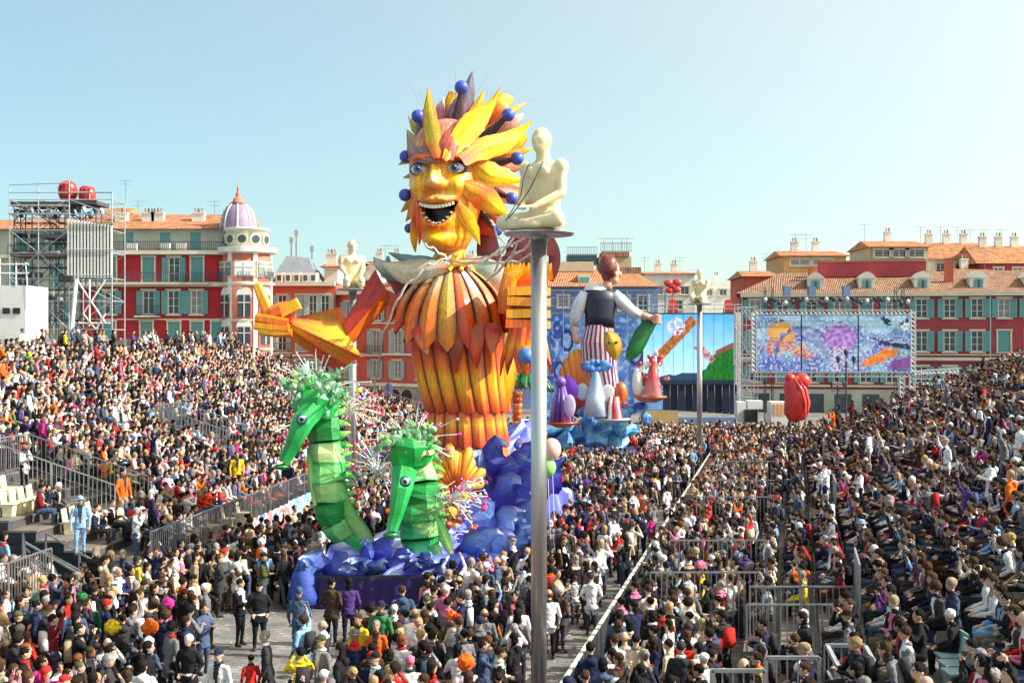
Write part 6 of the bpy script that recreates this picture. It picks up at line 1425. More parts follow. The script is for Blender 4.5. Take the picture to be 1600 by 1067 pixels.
# video screen
YV = 100.0
T = thing('video_screen', 'big outdoor video screen showing mountains and sky', 'screen', P(1078, 529, YV)); T.location.z = 0
def inpoly(u, v, pl): return poly_in_(u, v, pl)
def poly_in_(x, y, poly):
    c = False; n = len(poly)
    for i in range(n):
        x1, y1 = poly[i]; x2, y2 = poly[(i+1) % n]
        if (y1 > y) != (y2 > y) and x < (x2-x1)*(y-y1)/(y2-y1)+x1: c = not c
    return c
def screenpic(u, v):
    n_ = noise.noise(Vector((u*9, v*9, 0))); n2 = noise.noise(Vector((u*30, v*30, 4)))
    c = mixc(S(170, 215, 240), S(70, 150, 215), v+.1*n_)
    ridge = .12+.24*max(0, u-.3)+.05*n_
    if v < ridge: c = S(25, 60, 80)
    if poly_in_(u, v, [(.62, 0), (1, 0), (1, .56), (.88, .46), (.78, .42), (.66, .15)]): c = mixc(S(15, 110, 30), S(10, 75, 25), .5+n2)
    if poly_in_(u, v, [(.03, .30), (.12, .22), (.60, .88), (.52, .99), (.40, .80)]): c = mixc(S(120, 65, 30), S(165, 100, 50), .5+n2*1.5)
    if poly_in_(u, v, [(.55, .52), (.75, .30), (.80, .36), (.62, .60)]): c = mixc(S(130, 70, 50), S(190, 150, 160), .5+n2*1.5)
    if poly_in_(u, v, [(.78, .40), (1, .52), (1, .60), (.80, .48)]): c = S(120, 70, 50)
    if poly_in_(u, v, [(-.1, .5), (.12, .9), (.2, 1.0), (0, 1.0)]): c = S(15, 90, 35)
    if math.hypot((u-.36)*1.3, v-.82) < .13 and n2 > -.1: c = mixc(S(70, 100, 160), S(220, 200, 210), .5+n2)
    if v < .06: c = S(20, 35, 55)
    return c
scm, nt, b = newmat('led_screen_picture'); at = N(nt, 'ShaderNodeAttribute', attribute_name='paint'); nt.links.new(at.outputs['Color'], b.inputs['Base Color']); nt.links.new(at.outputs['Color'], b.inputs['Emission Color']); b.inputs['Emission Strength'].default_value = .55; b.inputs['Roughness'].default_value = .4
grid_picture('picture', [P(1005, 600, YV), P(1147, 600, YV), P(1147, 491, YV), P(1005, 491, YV)], 110, 90, screenpic, scm, T)
for i in range(1, 9): pbox(T, 'panel_seam', 1005+i*15.8-.15, 1005+i*15.8+.15, 600, 491, YV-.012, .01, M['darkmetal'])
pbox(T, 'housing', 1003, 1149, 602, 489, YV+.05, .5, M['black'])
for i in range(10): pbox(T, 'skirt', 1036+i*11.6, 1047+i*11.6, 640+i*.8, 601, YV+.1+.1*(i % 2), .08, pm('navy_drape', (.012, .02, .05), .8, .2, 3, .3) if i == 0 else bpy.data.materials['navy_drape'])
pbox(T, 'side_panel', 1148, 1158, 650, 488, YV+.2, .2, M['white'])
for x in range(1020, 1160, 16): tubes(T, 'rail_post', [(P(x, 489, YV), P(x, 475, YV))], .03, M['alu'])
tubes(T, 'top_rail', [(P(1018, 476, YV), P(1160, 476, YV)), (P(1018, 483, YV), P(1160, 483, YV))], .03, M['alu'])
for k, x in enumerate((1051, 1138)):
    t = thing('red_trapezoid_sculpture', ['left', 'right'][k]+' red tapered block standing on top of the video screen', 'sculpture', P(x, 489, YV+.3), 0, 'red blocks above the video screen'); m_ = MB(); m_.box((0, 0, .5), (.85, .5, 1.0), taper=.65); m_.build('block', M['red'], t); m_ = MB(); m_.box((0, 0, 1.04), (.45, .35, .08)); m_.build('cap', M['red'], t)
T = thing('red_winged_sculpture', 'red wing shaped sculpture perched above the left red block', 'sculpture', P(1051, 452, YV+.4))
for i, (dx, dz, rr_) in enumerate(((-.35, .5, .38), (.35, .55, .4), (-.3, -.1, .3), (.35, -.05, .32), (0, .25, .3))): m_ = MB(); m_.smooth = True; m_.ball((dx, 0, dz), (rr_, .15, rr_*.8), 12, 8); m_.build('wing', M['red'], T)
m_ = MB(); m_.tube([(0, 0, .2), (0, 0, -1)], .05, 6); m_.build('stem', M['red'], T)
# banner screen and its rig
YB = 96.0
def bannerpic(u, v):
    n_ = noise.noise(Vector((u*7, v*4, 1))); n2 = noise.noise(Vector((u*34, v*16, 2))); n3 = noise.noise(Vector((u*60, v*26, 7)))
    u += .03*n2; v += .05*n3; c = mixc(S(45, 90, 190), S(165, 210, 238), .5+.9*n_+.5*(v-.3)+.4*n2)
    if n3 > .22: c = mixc(c, S(225, 235, 245), .7)
    if n3 < -.3 and v < .6: c = mixc(c, S(60, 60, 165), .7)
    if n2*n3 > .07 and v < .7: c = mixc(c, S(215, 140, 190), .6)
    d = math.hypot((u-.16)/.09, (v-.68)/.20)
    if d < 1+n2*.5: c = mixc(S(245, 205, 110), S(235, 120, 60), d*.7)
    if poly_in_(u, v, [(.06, .60), (.28, .52), (.38, .34), (.34, .20), (.20, .36), (.08, .30)]) and n3 > -.05: c = S(225, 90, 50) if n2 > 0 else S(240, 180, 120)
    if abs(math.hypot((u-.30)/.18, (v-.30)/.48)-1) < .07 and v > .25: c = mixc(S(60, 70, 150), S(150, 150, 210), .5+n2)
    if poly_in_(u, v, [(.22, .72), (.34, .80), (.44, .55), (.50, .08), (.40, .42), (.32, .62)]): c = mixc(S(170, 190, 225), S(110, 125, 185), .5+n2)
    d = math.hypot((u-.54)/.11, (v-.60)/.26)
    if d < 1+n2*.6: c = mixc(S(195, 160, 225), S(150, 90, 190), .5+n2*1.5)
    if .48 < u < .62 and v < .45 and n3 > .05: c = S(225, 200, 235)
    if poly_in_(u, v, [(.66, .12), (.84, .42), (.93, .38), (.90, .28), (.74, .08)]): c = mixc(S(245, 160, 60), S(230, 100, 50), .5+n2)
    if poly_in_(u, v, [(.76, .60), (.80, .48), (1, .38), (1, .46), (.82, .56)]): c = S(35, 40, 85)
    if poly_in_(u, v, [(.80, .95), (.86, .80), (.88, .90), (.82, 1.0)]) or poly_in_(u, v, [(.92, .86), (1, .98), (.98, .88), (.93, .80)]): c = S(30, 40, 80)
    if math.hypot((u-.965)/.02, (v-.80)/.07) < 1: c = S(240, 245, 250)
    if math.hypot((u-.965)/.008, (v-.80)/.03) < 1: c = S(20, 20, 40)
    if poly_in_(u, v, [(.86, .05), (1, .05), (1, .26), (.90, .22)]): c = S(150, 80, 170)
    for ex in (.115, .155):
        if math.hypot((u-ex)/.008, (v-.90)/.03) < 1: c = S(60, 30, 30)
    return c
T = thing('printed_banner', 'wide blue printed banner with fish and sea shapes on a truss frame', 'banner', P(1302, 529, YB)); T.location.z = 0
bm_ = pm('banner_vinyl', (1, 1, 1), .55, .05, 2, .1, attr='paint')
for a, b in ((1183, 1251), (1253, 1340), (1342, 1422)):
    grid_picture('banner_panel', [P(a, 580, YB), P(b, 580, YB), P(b, 493, YB), P(a, 493, YB)], 100, 90, lambda u, v, a=a, b=b: bannerpic((a-1183+u*(b-a))/239, v), bm_, T)
truss(T, 'frame_truss', P(1178, 583, YB), P(1178, 489, YB), .35); truss(T, 'frame_truss', P(1426, 583, YB), P(1426, 486, YB), .35); truss(T, 'frame_truss', P(1180, 488, YB), P(1424, 488, YB), .35); truss(T, 'frame_truss', P(1180, 585, YB), P(1424, 585, YB), .35)
pbox(T, 'backing', 1183, 1422, 580, 493, YB+.1, .05, M['darkmetal'])
T = thing('lighting_truss', 'overhead truss hung with stage lights above the printed banner', 'truss', P(1302, 470, YB+1))
truss(T, 'beam', P(1192, 474, YB+.8), P(1424, 474, YB+.8), .5, mat=M['darkmetal'])
for px in (1201, 1405): truss(T, 'tower', P(px, 660, YB+.8), P(px, 448, YB+.8), .6, mat=M['darkmetal'])
for i in range(22):
    px = 1196+i*10.6; m_ = MB(); p = P(px, 468+rnd.uniform(-3, 4), YB+.4); m_.tube([p, p+Vector((rnd.uniform(-.15, .15), -.3, -.2))], .15, 8); m_.build('stage_light', M['darkmetal'] if i % 3 else M['alu'], T, world=True)
for px in (1230, 1269, 1323): pbox(T, 'floodlight', px-5, px+6, 462, 447, YB+.6, .5, W_['blueg'])
T = thing('side_scaffold', 'pale scaffold tower between the video screen and the wine red building', 'scaffold', P(1168, 529, 97)); T.location.z = 0
scaffold(T, [1153, 1166, 1184], [650, 622, 595, 565, 537, 508, 480], 97, 1.6, mat=M['alu'])
T = thing('low_truss', 'horizontal truss running right from the printed banner', 'truss', P(1460, 590, YB)); truss(T, 'beam', P(1430, 587, YB), P(1530, 590, YB), .5); truss(T, 'beam', P(1426, 583, YB), P(1500, 578, YB), .3)
for px in (1409, 1425): truss(T, 'post', P(px, 640, YB), P(px, 588, YB), .35)
T = thing('stage_equipment', 'white flight cases and a black monitor at the foot of the scaffold', 'stage gear', P(1175, 640, 94)); pbox(T, 'white_case', 1152, 1166, 660, 628, 94, 1, M['white']); pbox(T, 'black_monitor', 1165, 1184, 660, 640, 93.4, .6, M['black']); pbox(T, 'white_case', 1168, 1192, 639, 626, 94, 1, M['white'])
T = thing('striped_kiosk', 'small white kiosk with orange stripes left of the red sculpture', 'kiosk', P(1217, 650, 92)); pbox(T, 'wall', 1205, 1232, 664, 628, 92, 1.5, M['white'])
for i in range(4): pbox(T, 'stripe', 1208+i*6, 1211+i*6, 648, 631, 91.96, .06, pm('orange_stripe', S(225, 150, 70), .6, .1, 3, 0) if not i else bpy.data.materials['orange_stripe'])
# red sculpture in front of the rig
T = thing('red_sculpture', 'big glossy red tulip shaped sculpture in front of the banner', 'sculpture', P(1246, 657, 86)); kk = 86/F
m_ = MB(); m_.smooth = True; m_.tube([(0, 0, 0), (-.1, 0, 12*kk), (0, 0, 28*kk), (-.1, 0, 45*kk), (-.25, 0, 58*kk), (-.35, 0, 68*kk)], [13*kk, 19*kk, 20.5*kk, 18*kk, 17*kk, 12*kk], 20, flat=.8); m_.build('body', M['red'], T)
m_ = MB(); m_.smooth = True; m_.ball((-.55, -.1, 66*kk), (9*kk, 8*kk, 8*kk), 14, 9); m_.build('lobe', M['red'], T); m_ = MB(); m_.smooth = True; m_.ball((.35, 0, 62*kk), (13*kk, 12*kk, 12*kk), 14, 9); m_.build('lobe', M['red'], T)
for i in range(2): m_ = MB(); m_.smooth = True; m_.tube([(-.35+.3*i, -.45, 66*kk), (.05+.3*i, -.85, 50*kk), (.30+.25*i, -.80, 30*kk), (.35+.2*i, -.66, 10*kk)], [.05, .10, .08, .03], 7); m_.build('ridge', M['red'], T)
# street lamps
for px, yt, Y, lab in ((1322, 546, 92, 'dark ornate street lamp in front of the printed banner'), (1309, 588, 118, 'thin dark lamp post under the printed banner')):
    T = thing('street_lamp', lab, 'street lamp', P(px, 529, Y)); T.location.z = 0; zt = HC-(yt-529)/F*Y
    m_ = MB(); m_.smooth = True; m_.lathe([(.18, 0), (.16, .8), (.08, 1.0), (.06, zt-1.3), (.09, zt-1.25), (.05, zt-.6)], n=10); m_.build('post', M['darkmetal'], T)
    for s in (-1, 0, 1):
        m_ = MB(); m_.tube([(0, 0, zt-1.3), (s*.5, 0, zt-1.45), (s*.6, 0, zt-1.0)] if s else [(0, 0, zt-.7), (0, 0, zt-.5)], .035, 5); m_.build('bracket', M['darkmetal'], T)
        m_ = MB(); m_.smooth = False; c = (s*.6, 0, zt-(1.0 if s else .5)); m_.lathe([(.10, 0), (.17, .35), (.20, .38), (.04, .55)], c, 8); m_.build('lantern', M['darkmetal'], T)
T = thing('street_lamp', 'dark lamp post with violet sign by the salmon arcades', 'street lamp', P(607, 529, 105)); T.location.z = 0; m_ = MB(); m_.lathe([(.1, 0), (.06, 4.6)], n=10); m_.build('post', M['darkmetal'], T); pbox(T, 'sign', 602, 613, 618, 600, 105, .15, pm('violet_sign', S(110, 110, 165), .5, .1, 3, 0))
# low tribune of guests under the video screen
T = thing('low_fence_wall', 'long low khaki hoarding behind the street crowd', 'hoarding', P(1060, 529, 93)); T.location.z = 0; pbox(T, 'panel', 1000, 1060, 690, 642, 93, .2, W_['ochre']); pbox(T, 'panel', 1060.5, 1150, 690, 652, 93, .2, W_['blueg'])
# blue mural cloth in front of the sheeted building
def muralpic(u, v):
    n_ = noise.noise(Vector((u*6, v*4, 11))); n2 = noise.noise(Vector((u*26, v*20, 12)))
    c = mixc(S(40, 80, 170), S(110, 160, 225), .5+n_)
    if n2 > .15: c = mixc(c, S(180, 205, 240), .6)
    for cx_, cy_, r_ in ((.18, .72, .10), (.30, .45, .12), (.12, .40, .09), (.42, .70, .08), (.75, .6, .12), (.9, .4, .1)):
        d = math.hypot((u-cx_)*2.2, v-cy_)
        if abs(d-r_) < .02: c = S(30, 45, 120)
        elif d < r_: c = mixc(c, S(150, 180, 235), .5)
    return c
T = thing('mural_cloth', 'blue painted cloth covering the lower front of the sheeted building', 'mural', P(940, 529, 130)); T.location.z = 0
grid_picture('cloth', [P(852, 640, 130), P(1040, 640, 130), P(1040, 490, 130), P(852, 490, 130)], 120, 90, muralpic, bm_, T); scaffold(T, [850, 880, 912, 945, 980, 1012, 1040], [640, 490, 478, 466, 454], 129.5, .6, r=.04, diag=False, mat=W_['blueg'])  # scaffold tubes take the same blue, bluish light put into their colour
# ------------------------------------------------------------------ second float: boy figure, shells and flowers
Y2 = 76.0; k2 = Y2/F
G2 = thing('flower_float', 'second carnival float with blue waves, orange scallop and small figures', 'carnival float', P(930, 529, Y2)); G2.location.z = 0
def g2(name, mb, mat=None): return mb.build(name, mat or pp_, G2, world=True)
pb = MB(); a = P(858, 529, Y2-2); b = P(1002, 529, Y2-2); pb.box(((a.x+b.x)/2, Y2+.6, .5), (b.x-a.x, 5, .95)); pb.col = S(25, 35, 110); pb.c = [pb.col]*len(pb.v); g2('platform', pb)
def lump(px, py, r, cols, dy=0, seed=0, name='wave', sq=.8):
    m_ = MB(); m_.ball(P(px, py, Y2+dy), (r*k2, r*k2*.8, r*k2*sq), 11, 7); vs = []
    for v in m_.v: v = Vector(v); vs.append(tuple(v+noise.noise_vector(v*1.3+Vector((seed, 0, 0)))*r*k2*.75))
    m_.v = vs; m_.c = [mixc(cols[0], cols[1], .5+noise.noise(Vector(v)*2.2)*1.6) for v in vs]; g2(name, m_)
LB_, DB_ = S(110, 190, 235), S(35, 75, 185)
for i, (x, y, r, l) in enumerate(((870, 668, 16, 0), (890, 662, 15, 1), (905, 680, 17, 0), (925, 665, 16, 0), (945, 672, 18, 1), (965, 668, 17, 1), (985, 675, 14, 1), (935, 690, 16, 1), (965, 692, 16, 1), (880, 690, 14, 0), (915, 645, 12, 0), (985, 640, 13, 0), (1003, 636, 12, 0), (975, 650, 12, 0), (940, 650, 12, 0), (1010, 652, 10, 0), (860, 650, 10, 0), (872, 642, 9, 0))):
    lump(x, y, r, (DB_, LB_) if not l else (S(60, 140, 215), S(150, 215, 240)), -1.2+.3*(i % 3), i*3.1)
for i in range(11):   # scallop
    a = R(25+i*13.5); ca, sa = math.cos(a), math.sin(a)
    m_ = petal([(908+3*ca, 652-3*sa, -.4, 3), (905+22*ca, 650-45*sa, -.6, 6), (903+31*ca, 648-85*sa, -.3, 8), (903+32*ca, 646-100*sa, 0, 5)], [S(150, 45, 20), S(200, 80, 25), S(225, 130, 30), S(215, 160, 60)], S(150, 60, 20), Yc=Y2, seed=i, bow=.4, nu=8, nv=4); m_.build('scallop_rib', sp_, G2, world=True)
BOY = thing('boy_figure', 'giant boy figure seen from behind in navy waistcoat and striped trousers', 'float figure', P(935, 660, Y2-.2))
def by(name, mb, mat=None): return mb.build(name, mat or pp_, BOY, world=True)
def BP(x, y, d=0): return P(x, y, Y2-.2+d)
# striped skirt: one gore per stripe
for i in range(44):
    a0_, a1_ = 2*math.pi*i/44, 2*math.pi*(i+1)/44; m_ = MB(); m_.col = S(135, 35, 65) if i % 2 else S(205, 195, 210)
    pr_ = [(936, 508, 22), (934, 535, 27), (936, 565, 27), (943, 600, 24), (948, 640, 22), (950, 662, 21)]
    vs = [BP(x, y)+Vector((r*k2*math.cos(q), r*k2*.7*math.sin(q), 0)) for x, y, r in pr_ for q in (a0_, a1_)]
    m_.add(vs, [(2*j, 2*j+1, 2*j+3, 2*j+2) for j in range(len(pr_)-1)]); by('skirt_stripe', m_)
m_ = MB(); m_.smooth = True; m_.col = S(24, 26, 52); m_.tube([BP(937, 512), BP(937, 495), BP(938, 470), BP(938, 456), BP(940, 449)], [24*k2, 23*k2, 26*k2, 25*k2, 10*k2], 18, flat=.65, ref=(0, 1, 0)); by('waistcoat', m_)
m_ = MB(); m_.smooth = True; m_.col = S(225, 222, 225); m_.tube([BP(938, 460, .05), BP(938, 452, .05), BP(942, 446, 0)], [28*k2, 24*k2, 9*k2], 16, flat=.6, ref=(0, 1, 0)); by('shirt_yoke', m_)
shirt = S(205, 208, 220)
m_ = MB(); m_.smooth = True; m_.tube([BP(915, 458), BP(906, 475), BP(899, 498), BP(897, 508)], [9*k2, 11*k2, 10*k2, 6*k2], 12, cols=[shirt]*4); by('sleeve', m_)
m_ = MB(); m_.smooth = True; skn = S(225, 165, 140); m_.tube([BP(897, 505), BP(898, 520), BP(900, 530), BP(903, 538)], [4.5*k2, 4*k2, 5.5*k2, 3*k2], 10, cols=[skn]*4); by('hand', m_)
m_ = MB(); m_.smooth = True; m_.tube([BP(958, 460), BP(972, 473), BP(986, 485), BP(1001, 492)], [10*k2, 11*k2, 9*k2, 6*k2], 12, cols=[shirt]*4); by('sleeve', m_)
m_ = MB(); m_.smooth = True; m_.tube([BP(999, 491), BP(1010, 494), BP(1020, 497)], [5*k2, 5*k2, 4*k2], 10, cols=[skn]*3); m_.ball(BP(1024, 498), (8*k2, 6*k2, 7*k2), 10, 7); m_.c = [skn]*len(m_.v); arm = by('hand', m_)
for i in range(4): m_ = MB(); m_.smooth = True; m_.tube([BP(1021, 493+i*3.6, -.2), BP(1029, 493+i*3.6, -.28), BP(1032, 495+i*3.6, -.1)], 2.1*k2, 6, cols=[skn]*3); m_.build('finger', pp_, arm, world=True)
m_ = MB(); m_.smooth = True; m_.tube([BP(948, 452), BP(951, 440)], 8*k2, 12, cols=[skn]*2); by('neck', m_)
m_ = MB(); m_.smooth = True; m_.col = skn; m_.ball(BP(955, 424), (13*k2, 13*k2, 20*k2), 16, 12); m_.ball(BP(968, 428), (4*k2, 3*k2, 4*k2), 8, 6); m_.ball(BP(960, 438), (8*k2, 8*k2, 7*k2), 10, 8); m_.c = [skn]*len(m_.v); by('head', m_)
m_ = MB(); m_.smooth = True; m_.ball(BP(951, 418, -.12), (15*k2, 15*k2, 21*k2), 20, 14); m_.v = [tuple(Vector(v)+noise.noise_vector(Vector(v)*3.5)*.14) for v in m_.v]; m_.c = [mixc(S(85, 28, 25), S(135, 60, 40), .5+noise.noise(Vector(v)*5)) for v in m_.v]; by('hair', m_)
m_ = MB(); m_.smooth = True; m_.col = skn; m_.ball(BP(962, 428, -.45), (2.5*k2, 2*k2, 4*k2), 8, 6); m_.c = [skn]*len(m_.v); by('ear', m_)
by('green_scarf', petal([(1025, 498, .1, 6), (1008, 515, 0, 12), (992, 545, -.1, 12), (980, 562, 0, 4)], [S(20, 100, 45), S(15, 120, 50), S(30, 140, 60)], S(10, 60, 30), Yc=Y2, bow=.3))
# ornaments
def orn(name, label, pos): return thing(name, label, 'float decoration', pos)
t = orn('yellow_mask', 'yellow leaf shaped mask hanging beside the striped trousers', P(957, 562, Y2-2)); petal([(948, 518, 0, 5), (955, 530, -.1, 13), (960, 545, -.1, 13), (962, 562, 0, 4)], [S(150, 130, 50), S(235, 190, 60), S(225, 170, 40), S(200, 150, 30)], S(110, 90, 40), Yc=Y2-2, bow=.35).build('face', pp_, t, world=True)
for dx in (952, 963): m_ = MB(); m_.col = (.05, .03, .02); m_.ball(P(dx, 535, Y2-2.35), .10, 8, 6); m_.c = [m_.col]*len(m_.v); m_.build('eye', pp_, t, world=True)
m_ = MB(); m_.col = S(80, 90, 80); m_.tube([P(957, 560, Y2-2), P(957, 640, Y2-1.4)], .04, 5); m_.build('stick', pp_, t, world=True)
t = orn('blue_flower', 'spreading blue flower on a pale figure in front of the scallop', P(932, 650, Y2-2.6))
for i in range(9): a = i*.7; petal([(932, 572, 0, 3), (932+13*math.cos(a), 571-5*math.sin(a), -.2, 6), (932+26*math.cos(a), 573-9*math.sin(a), -.1, 2)], [S(60, 110, 200), S(90, 150, 220), S(60, 90, 190)], None, Yc=Y2-2.6, nu=5, nv=4, seed=i).build('petal', pp_, t, world=True)
m_ = MB(); m_.smooth = True; m_.tube([P(931, 650, Y2-2.6), P(930, 620, Y2-2.6), P(931, 590, Y2-2.6), P(932, 574, Y2-2.6)], [.75, .55, .28, .15], 12, cols=[S(180, 200, 225), S(200, 215, 230), S(140, 180, 220), S(90, 140, 215)]); m_.build('gown', pp_, t, world=True)
for i, (x, y, r, c) in enumerate(((910, 612, 10, S(190, 205, 220)), (950, 615, 11, S(200, 200, 195)))): m_ = MB(); m_.smooth = True; m_.ball(P(x, y, Y2-2.5), (r*k2, .1, r*k2*1.3), 14, 8); m_.c = [c]*len(m_.v); m_.build('disc', pp_, t, world=True)
t = orn('orange_shell', 'round orange shell low on the right of the scallop', P(970, 632, Y2-2.3)); m_ = MB(); m_.smooth = True; m_.ball(P(970, 614, Y2-2.3), (10*k2, .35, 17*k2), 16, 10); m_.c = [mixc(S(215, 110, 25), S(190, 60, 20), .5+noise.noise(Vector(v)*3)) for v in m_.v]; m_.build('shell', sp_, t, world=True); m_ = MB(); m_.col = S(160, 60, 20); m_.tube([P(958, 630, Y2-2.3), P(982, 632, Y2-2.3)], .08, 6); m_.build('lip', pp_, t, world=True)
t = orn('striped_puppet', 'small red and white striped puppet on a dish below the boy figure', P(960, 655, Y2-2.8))
for i in range(8): a = i*math.pi/4; m_ = MB(); m_.smooth = True; c_ = S(225, 225, 225) if i % 2 else S(200, 40, 50); m_.tube([P(960, 655, Y2-2.8)+Vector((.4*math.cos(a), .3*math.sin(a), 0)), P(959, 635, Y2-2.8)+Vector((.28*math.cos(a), .2*math.sin(a), 0)), P(960, 620, Y2-2.8)+Vector((.2*math.cos(a), .15*math.sin(a), 0))], [.16, .13, .1], 7, cols=[c_]*3); m_.build('stripe', pp_, t, world=True)
m_ = MB(); m_.smooth = True; m_.lathe([(.3, -.2), (1.1, .02), (1.15, .08), (.2, .05)], P(957, 656, Y2-2.8), 20); m_.c = [S(190, 200, 215)]*len(m_.v); m_.build('dish', pp_, t, world=True)
t = orn('white_oval_shell', 'upright white oval shell right of the flower float', P(996, 622, Y2-1.5)); m_ = MB(); m_.smooth = True; m_.ball(P(996, 598, Y2-1.5), (8*k2, .22, 22*k2), 14, 10); m_.c = [S(228, 228, 222)]*len(m_.v); m_.build('shell', pp_, t, world=True); m_ = MB(); m_.col = S(200, 90, 60); m_.tube([P(990, 618, Y2-1.5), P(1002, 620, Y2-1.5)], .1, 6); m_.build('hinge', pp_, t, world=True)
t = orn('coral_puppet', 'ragged red and white coral puppet on an orange dish beside the white shell', P(1020, 622, Y2-1.5))
rr = random.Random(4)
for i in range(46): x, y = 1020+rr.gauss(0, 8), rr.uniform(560, 615); a = rr.uniform(0, 6.28); c_ = rr.choice([S(205, 40, 45), S(205, 40, 45), S(235, 225, 225), S(230, 120, 130), S(60, 80, 170)]); q = petal([(x, y, rr.uniform(-.3, .3), 2), (x+6*math.cos(a), y-9*math.sin(a), -.1, 3.5), (x+9*math.cos(a), y-16*math.sin(a), 0, 1)], [c_]*3, None, Yc=Y2-1.5, nu=4, nv=3, seed=i); q.build('frond', pp_, t, world=True)
m_ = MB(); m_.smooth = True; m_.tube([P(1018, 618, Y2-1.5), P(1020, 590, Y2-1.5), P(1022, 565, Y2-1.5)], [.6, .4, .2], 10, cols=[S(220, 190, 195), S(210, 60, 60), S(200, 50, 50)]); m_.build('body', pp_, t, world=True)
m_ = MB(); m_.smooth = True; m_.lathe([(.4, -.3), (1.0, .0), (1.05, .08), (.2, .05)], P(1016, 621, Y2-1.5), 20); m_.c = [S(195, 100, 45)]*len(m_.v); m_.build('dish', pp_, t, world=True)
t = orn('purple_puppet', 'draped purple puppet with a lilac disc right of the tall pole', P(878, 662, Y2-3.2)); Y3 = Y2-3.2
for i in range(9): a = i*.7; m_ = MB(); m_.smooth = True; c_ = ramp([S(60, 25, 110), S(110, 60, 170), S(150, 120, 200)], (i*.37) % 1); m_.tube([P(877, 660, Y3)+Vector((.55*math.cos(a), .4*math.sin(a), 0)), P(877, 630, Y3)+Vector((.42*math.cos(a), .3*math.sin(a), 0)), P(877, 603, Y3)+Vector((.2*math.cos(a), .15*math.sin(a), 0))], [.2, .17, .08], 7, cols=[c_]*3); m_.build('drape', pp_, t, world=True)
m_ = MB(); m_.smooth = True; m_.ball(P(876, 597, Y3), .35, 12, 8); m_.c = [S(120, 80, 170)]*len(m_.v); m_.build('head', pp_, t, world=True)
petal([(893, 622, 0, 8), (892, 605, -.1, 11), (884, 585, 0, 2)], [S(110, 40, 170), S(125, 50, 190), S(90, 30, 150)], None, Yc=Y3).build('mantle_leaf', pp_, t, world=True)
m_ = MB(); m_.smooth = True; m_.ball(P(890, 634, Y3-.5), (9*k2, .1, 17*k2), 16, 10); m_.c = [S(185, 170, 210)]*len(m_.v); m_.build('disc', pp_, t, world=True)
m_ = MB(); m_.smooth = True; m_.lathe([(.4, -.25), (.95, .0), (1.0, .08), (.2, .05)], P(878, 661, Y3), 18); m_.c = [S(195, 95, 35)]*len(m_.v); m_.build('dish', pp_, t, world=True)
# palm figure
YP = 58.0
t = thing('palm_prop', 'palm tree prop with ringed orange trunk between the robe and the tall pole', 'palm prop', P(808, 529, YP)); t.location.z = 0
for i in range(13):
    y0 = 612+i*9.2; m_ = MB(); m_.smooth = True; m_.lathe([(6*YP/F, 0), (8.2*YP/F, 8*YP/F*.8), (7.5*YP/F, 9*YP/F)], P(808, y0+9, YP), 10); c_ = (S(225, 110, 35), S(205, 80, 25), S(235, 140, 60))[i % 3]; m_.c = [c_]*len(m_.v); m_.build('trunk_ring', pp_, t, world=True)
m_ = MB(); m_.col = S(120, 60, 20); m_.tube([P(808, 720, YP), Vector((P(808, 720, YP).x, YP, 0))], .2, 10); m_.build('trunk_foot', pp_, t, world=True)
for i in range(22):
    a = i*2*math.pi/22+rnd.uniform(-.1, .1); L_ = rnd.uniform(36, 56); dx, dy = L_*math.cos(a), L_*math.sin(a)*YP/F
    petal([(812, 606, 0, 3), (812+dx*.5, 590+abs(dx)*.02-4, dy*.5, 7), (812+dx, 606+abs(dx)*.12, dy, 2)], [S(20, 100, 40), S(30, 135, 55), S(15, 85, 35)], S(10, 60, 25), Yc=YP, nu=8, nv=4, jag=.6, seed=i, bow=.2).build('frond', pp_, t, world=True)
# ------------------------------------------------------------------ people that stand out, placed one by one
def look(top, leg='black', hair='short', hairc='dark brown', hatc=None, skin=0):
    return dict(top=top, top_col=jit(TOPS[top], .05), leg_col=TOPS[leg] if leg in TOPS else leg, hair=hair, hairc=hairc, hair_col=TOPS[hatc] if hatc else HC_[hairc], skin_col=SK[skin], in_col=TOPS['white' if top in ('black', 'navy', 'charcoal') else 'charcoal'])
def gp(px, py, pose, face, lk, label, sc=1.0):
    Y = F*(HC-1.76*sc)/(py-529); FOLK.append(dict(pos=Vector(((px-800)/F*Y, Y, 0)), face=R(face), pose=pose, look=lk, scale=sc, label=label, up=True, where='street', row=0))
def sp2(px, py, side, pose, face, lk, label, sc=1.0, fx=None):
    fx = fx or (lx if side < 0 else rx); h = 1.76 if pose.startswith('stand') else 1.33; best = None
    for i in range(1600):
        Y = 12+i*.05; X = (px-800)/F*Y; dep = side*(X-fx(Y))
        if dep < .1: continue
        r = int(dep/ROW); z = Z0+RISE*r; e = abs(HC-(py-529)/F*Y-(z+h*sc))
        if best is None or e < best[0]: best = (e, X, Y, z)
    if best is None: return
    _, X, Y, z = best; FOLK.append(dict(pos=Vector((X, Y, z-(.08 if pose.startswith('sit') else 0))), face=R(face), pose=pose, look=lk, scale=sc, label=label, up=True, where='stand', row=0))
gp(588, 968, 'stand_down', 170, look('orange', 'black', 'short', 'grey'), 'man in bright orange jacket facing the camera on the open paving')
gp(562, 957, 'stand_walk', 150, look('yellow', 'olive', 'short', 'brown'), 'person in yellow top just behind the man in the orange jacket')
gp(505, 968, 'stand_fold', 60, look('charcoal', 'beige', 'bald', 'grey'), 'balding man in charcoal jacket and beige trousers on the open paving')
gp(474, 960, 'stand_raise', 60, look('light blue', 'light blue', 'curly', 'brown'), 'person in pale blue raincoat with one arm raised on the open paving')
gp(470, 1010, 'stand_film', 20, look('yellow', 'yellow', 'short', 'black'), 'person in long yellow raincoat filming at the bottom of the picture')
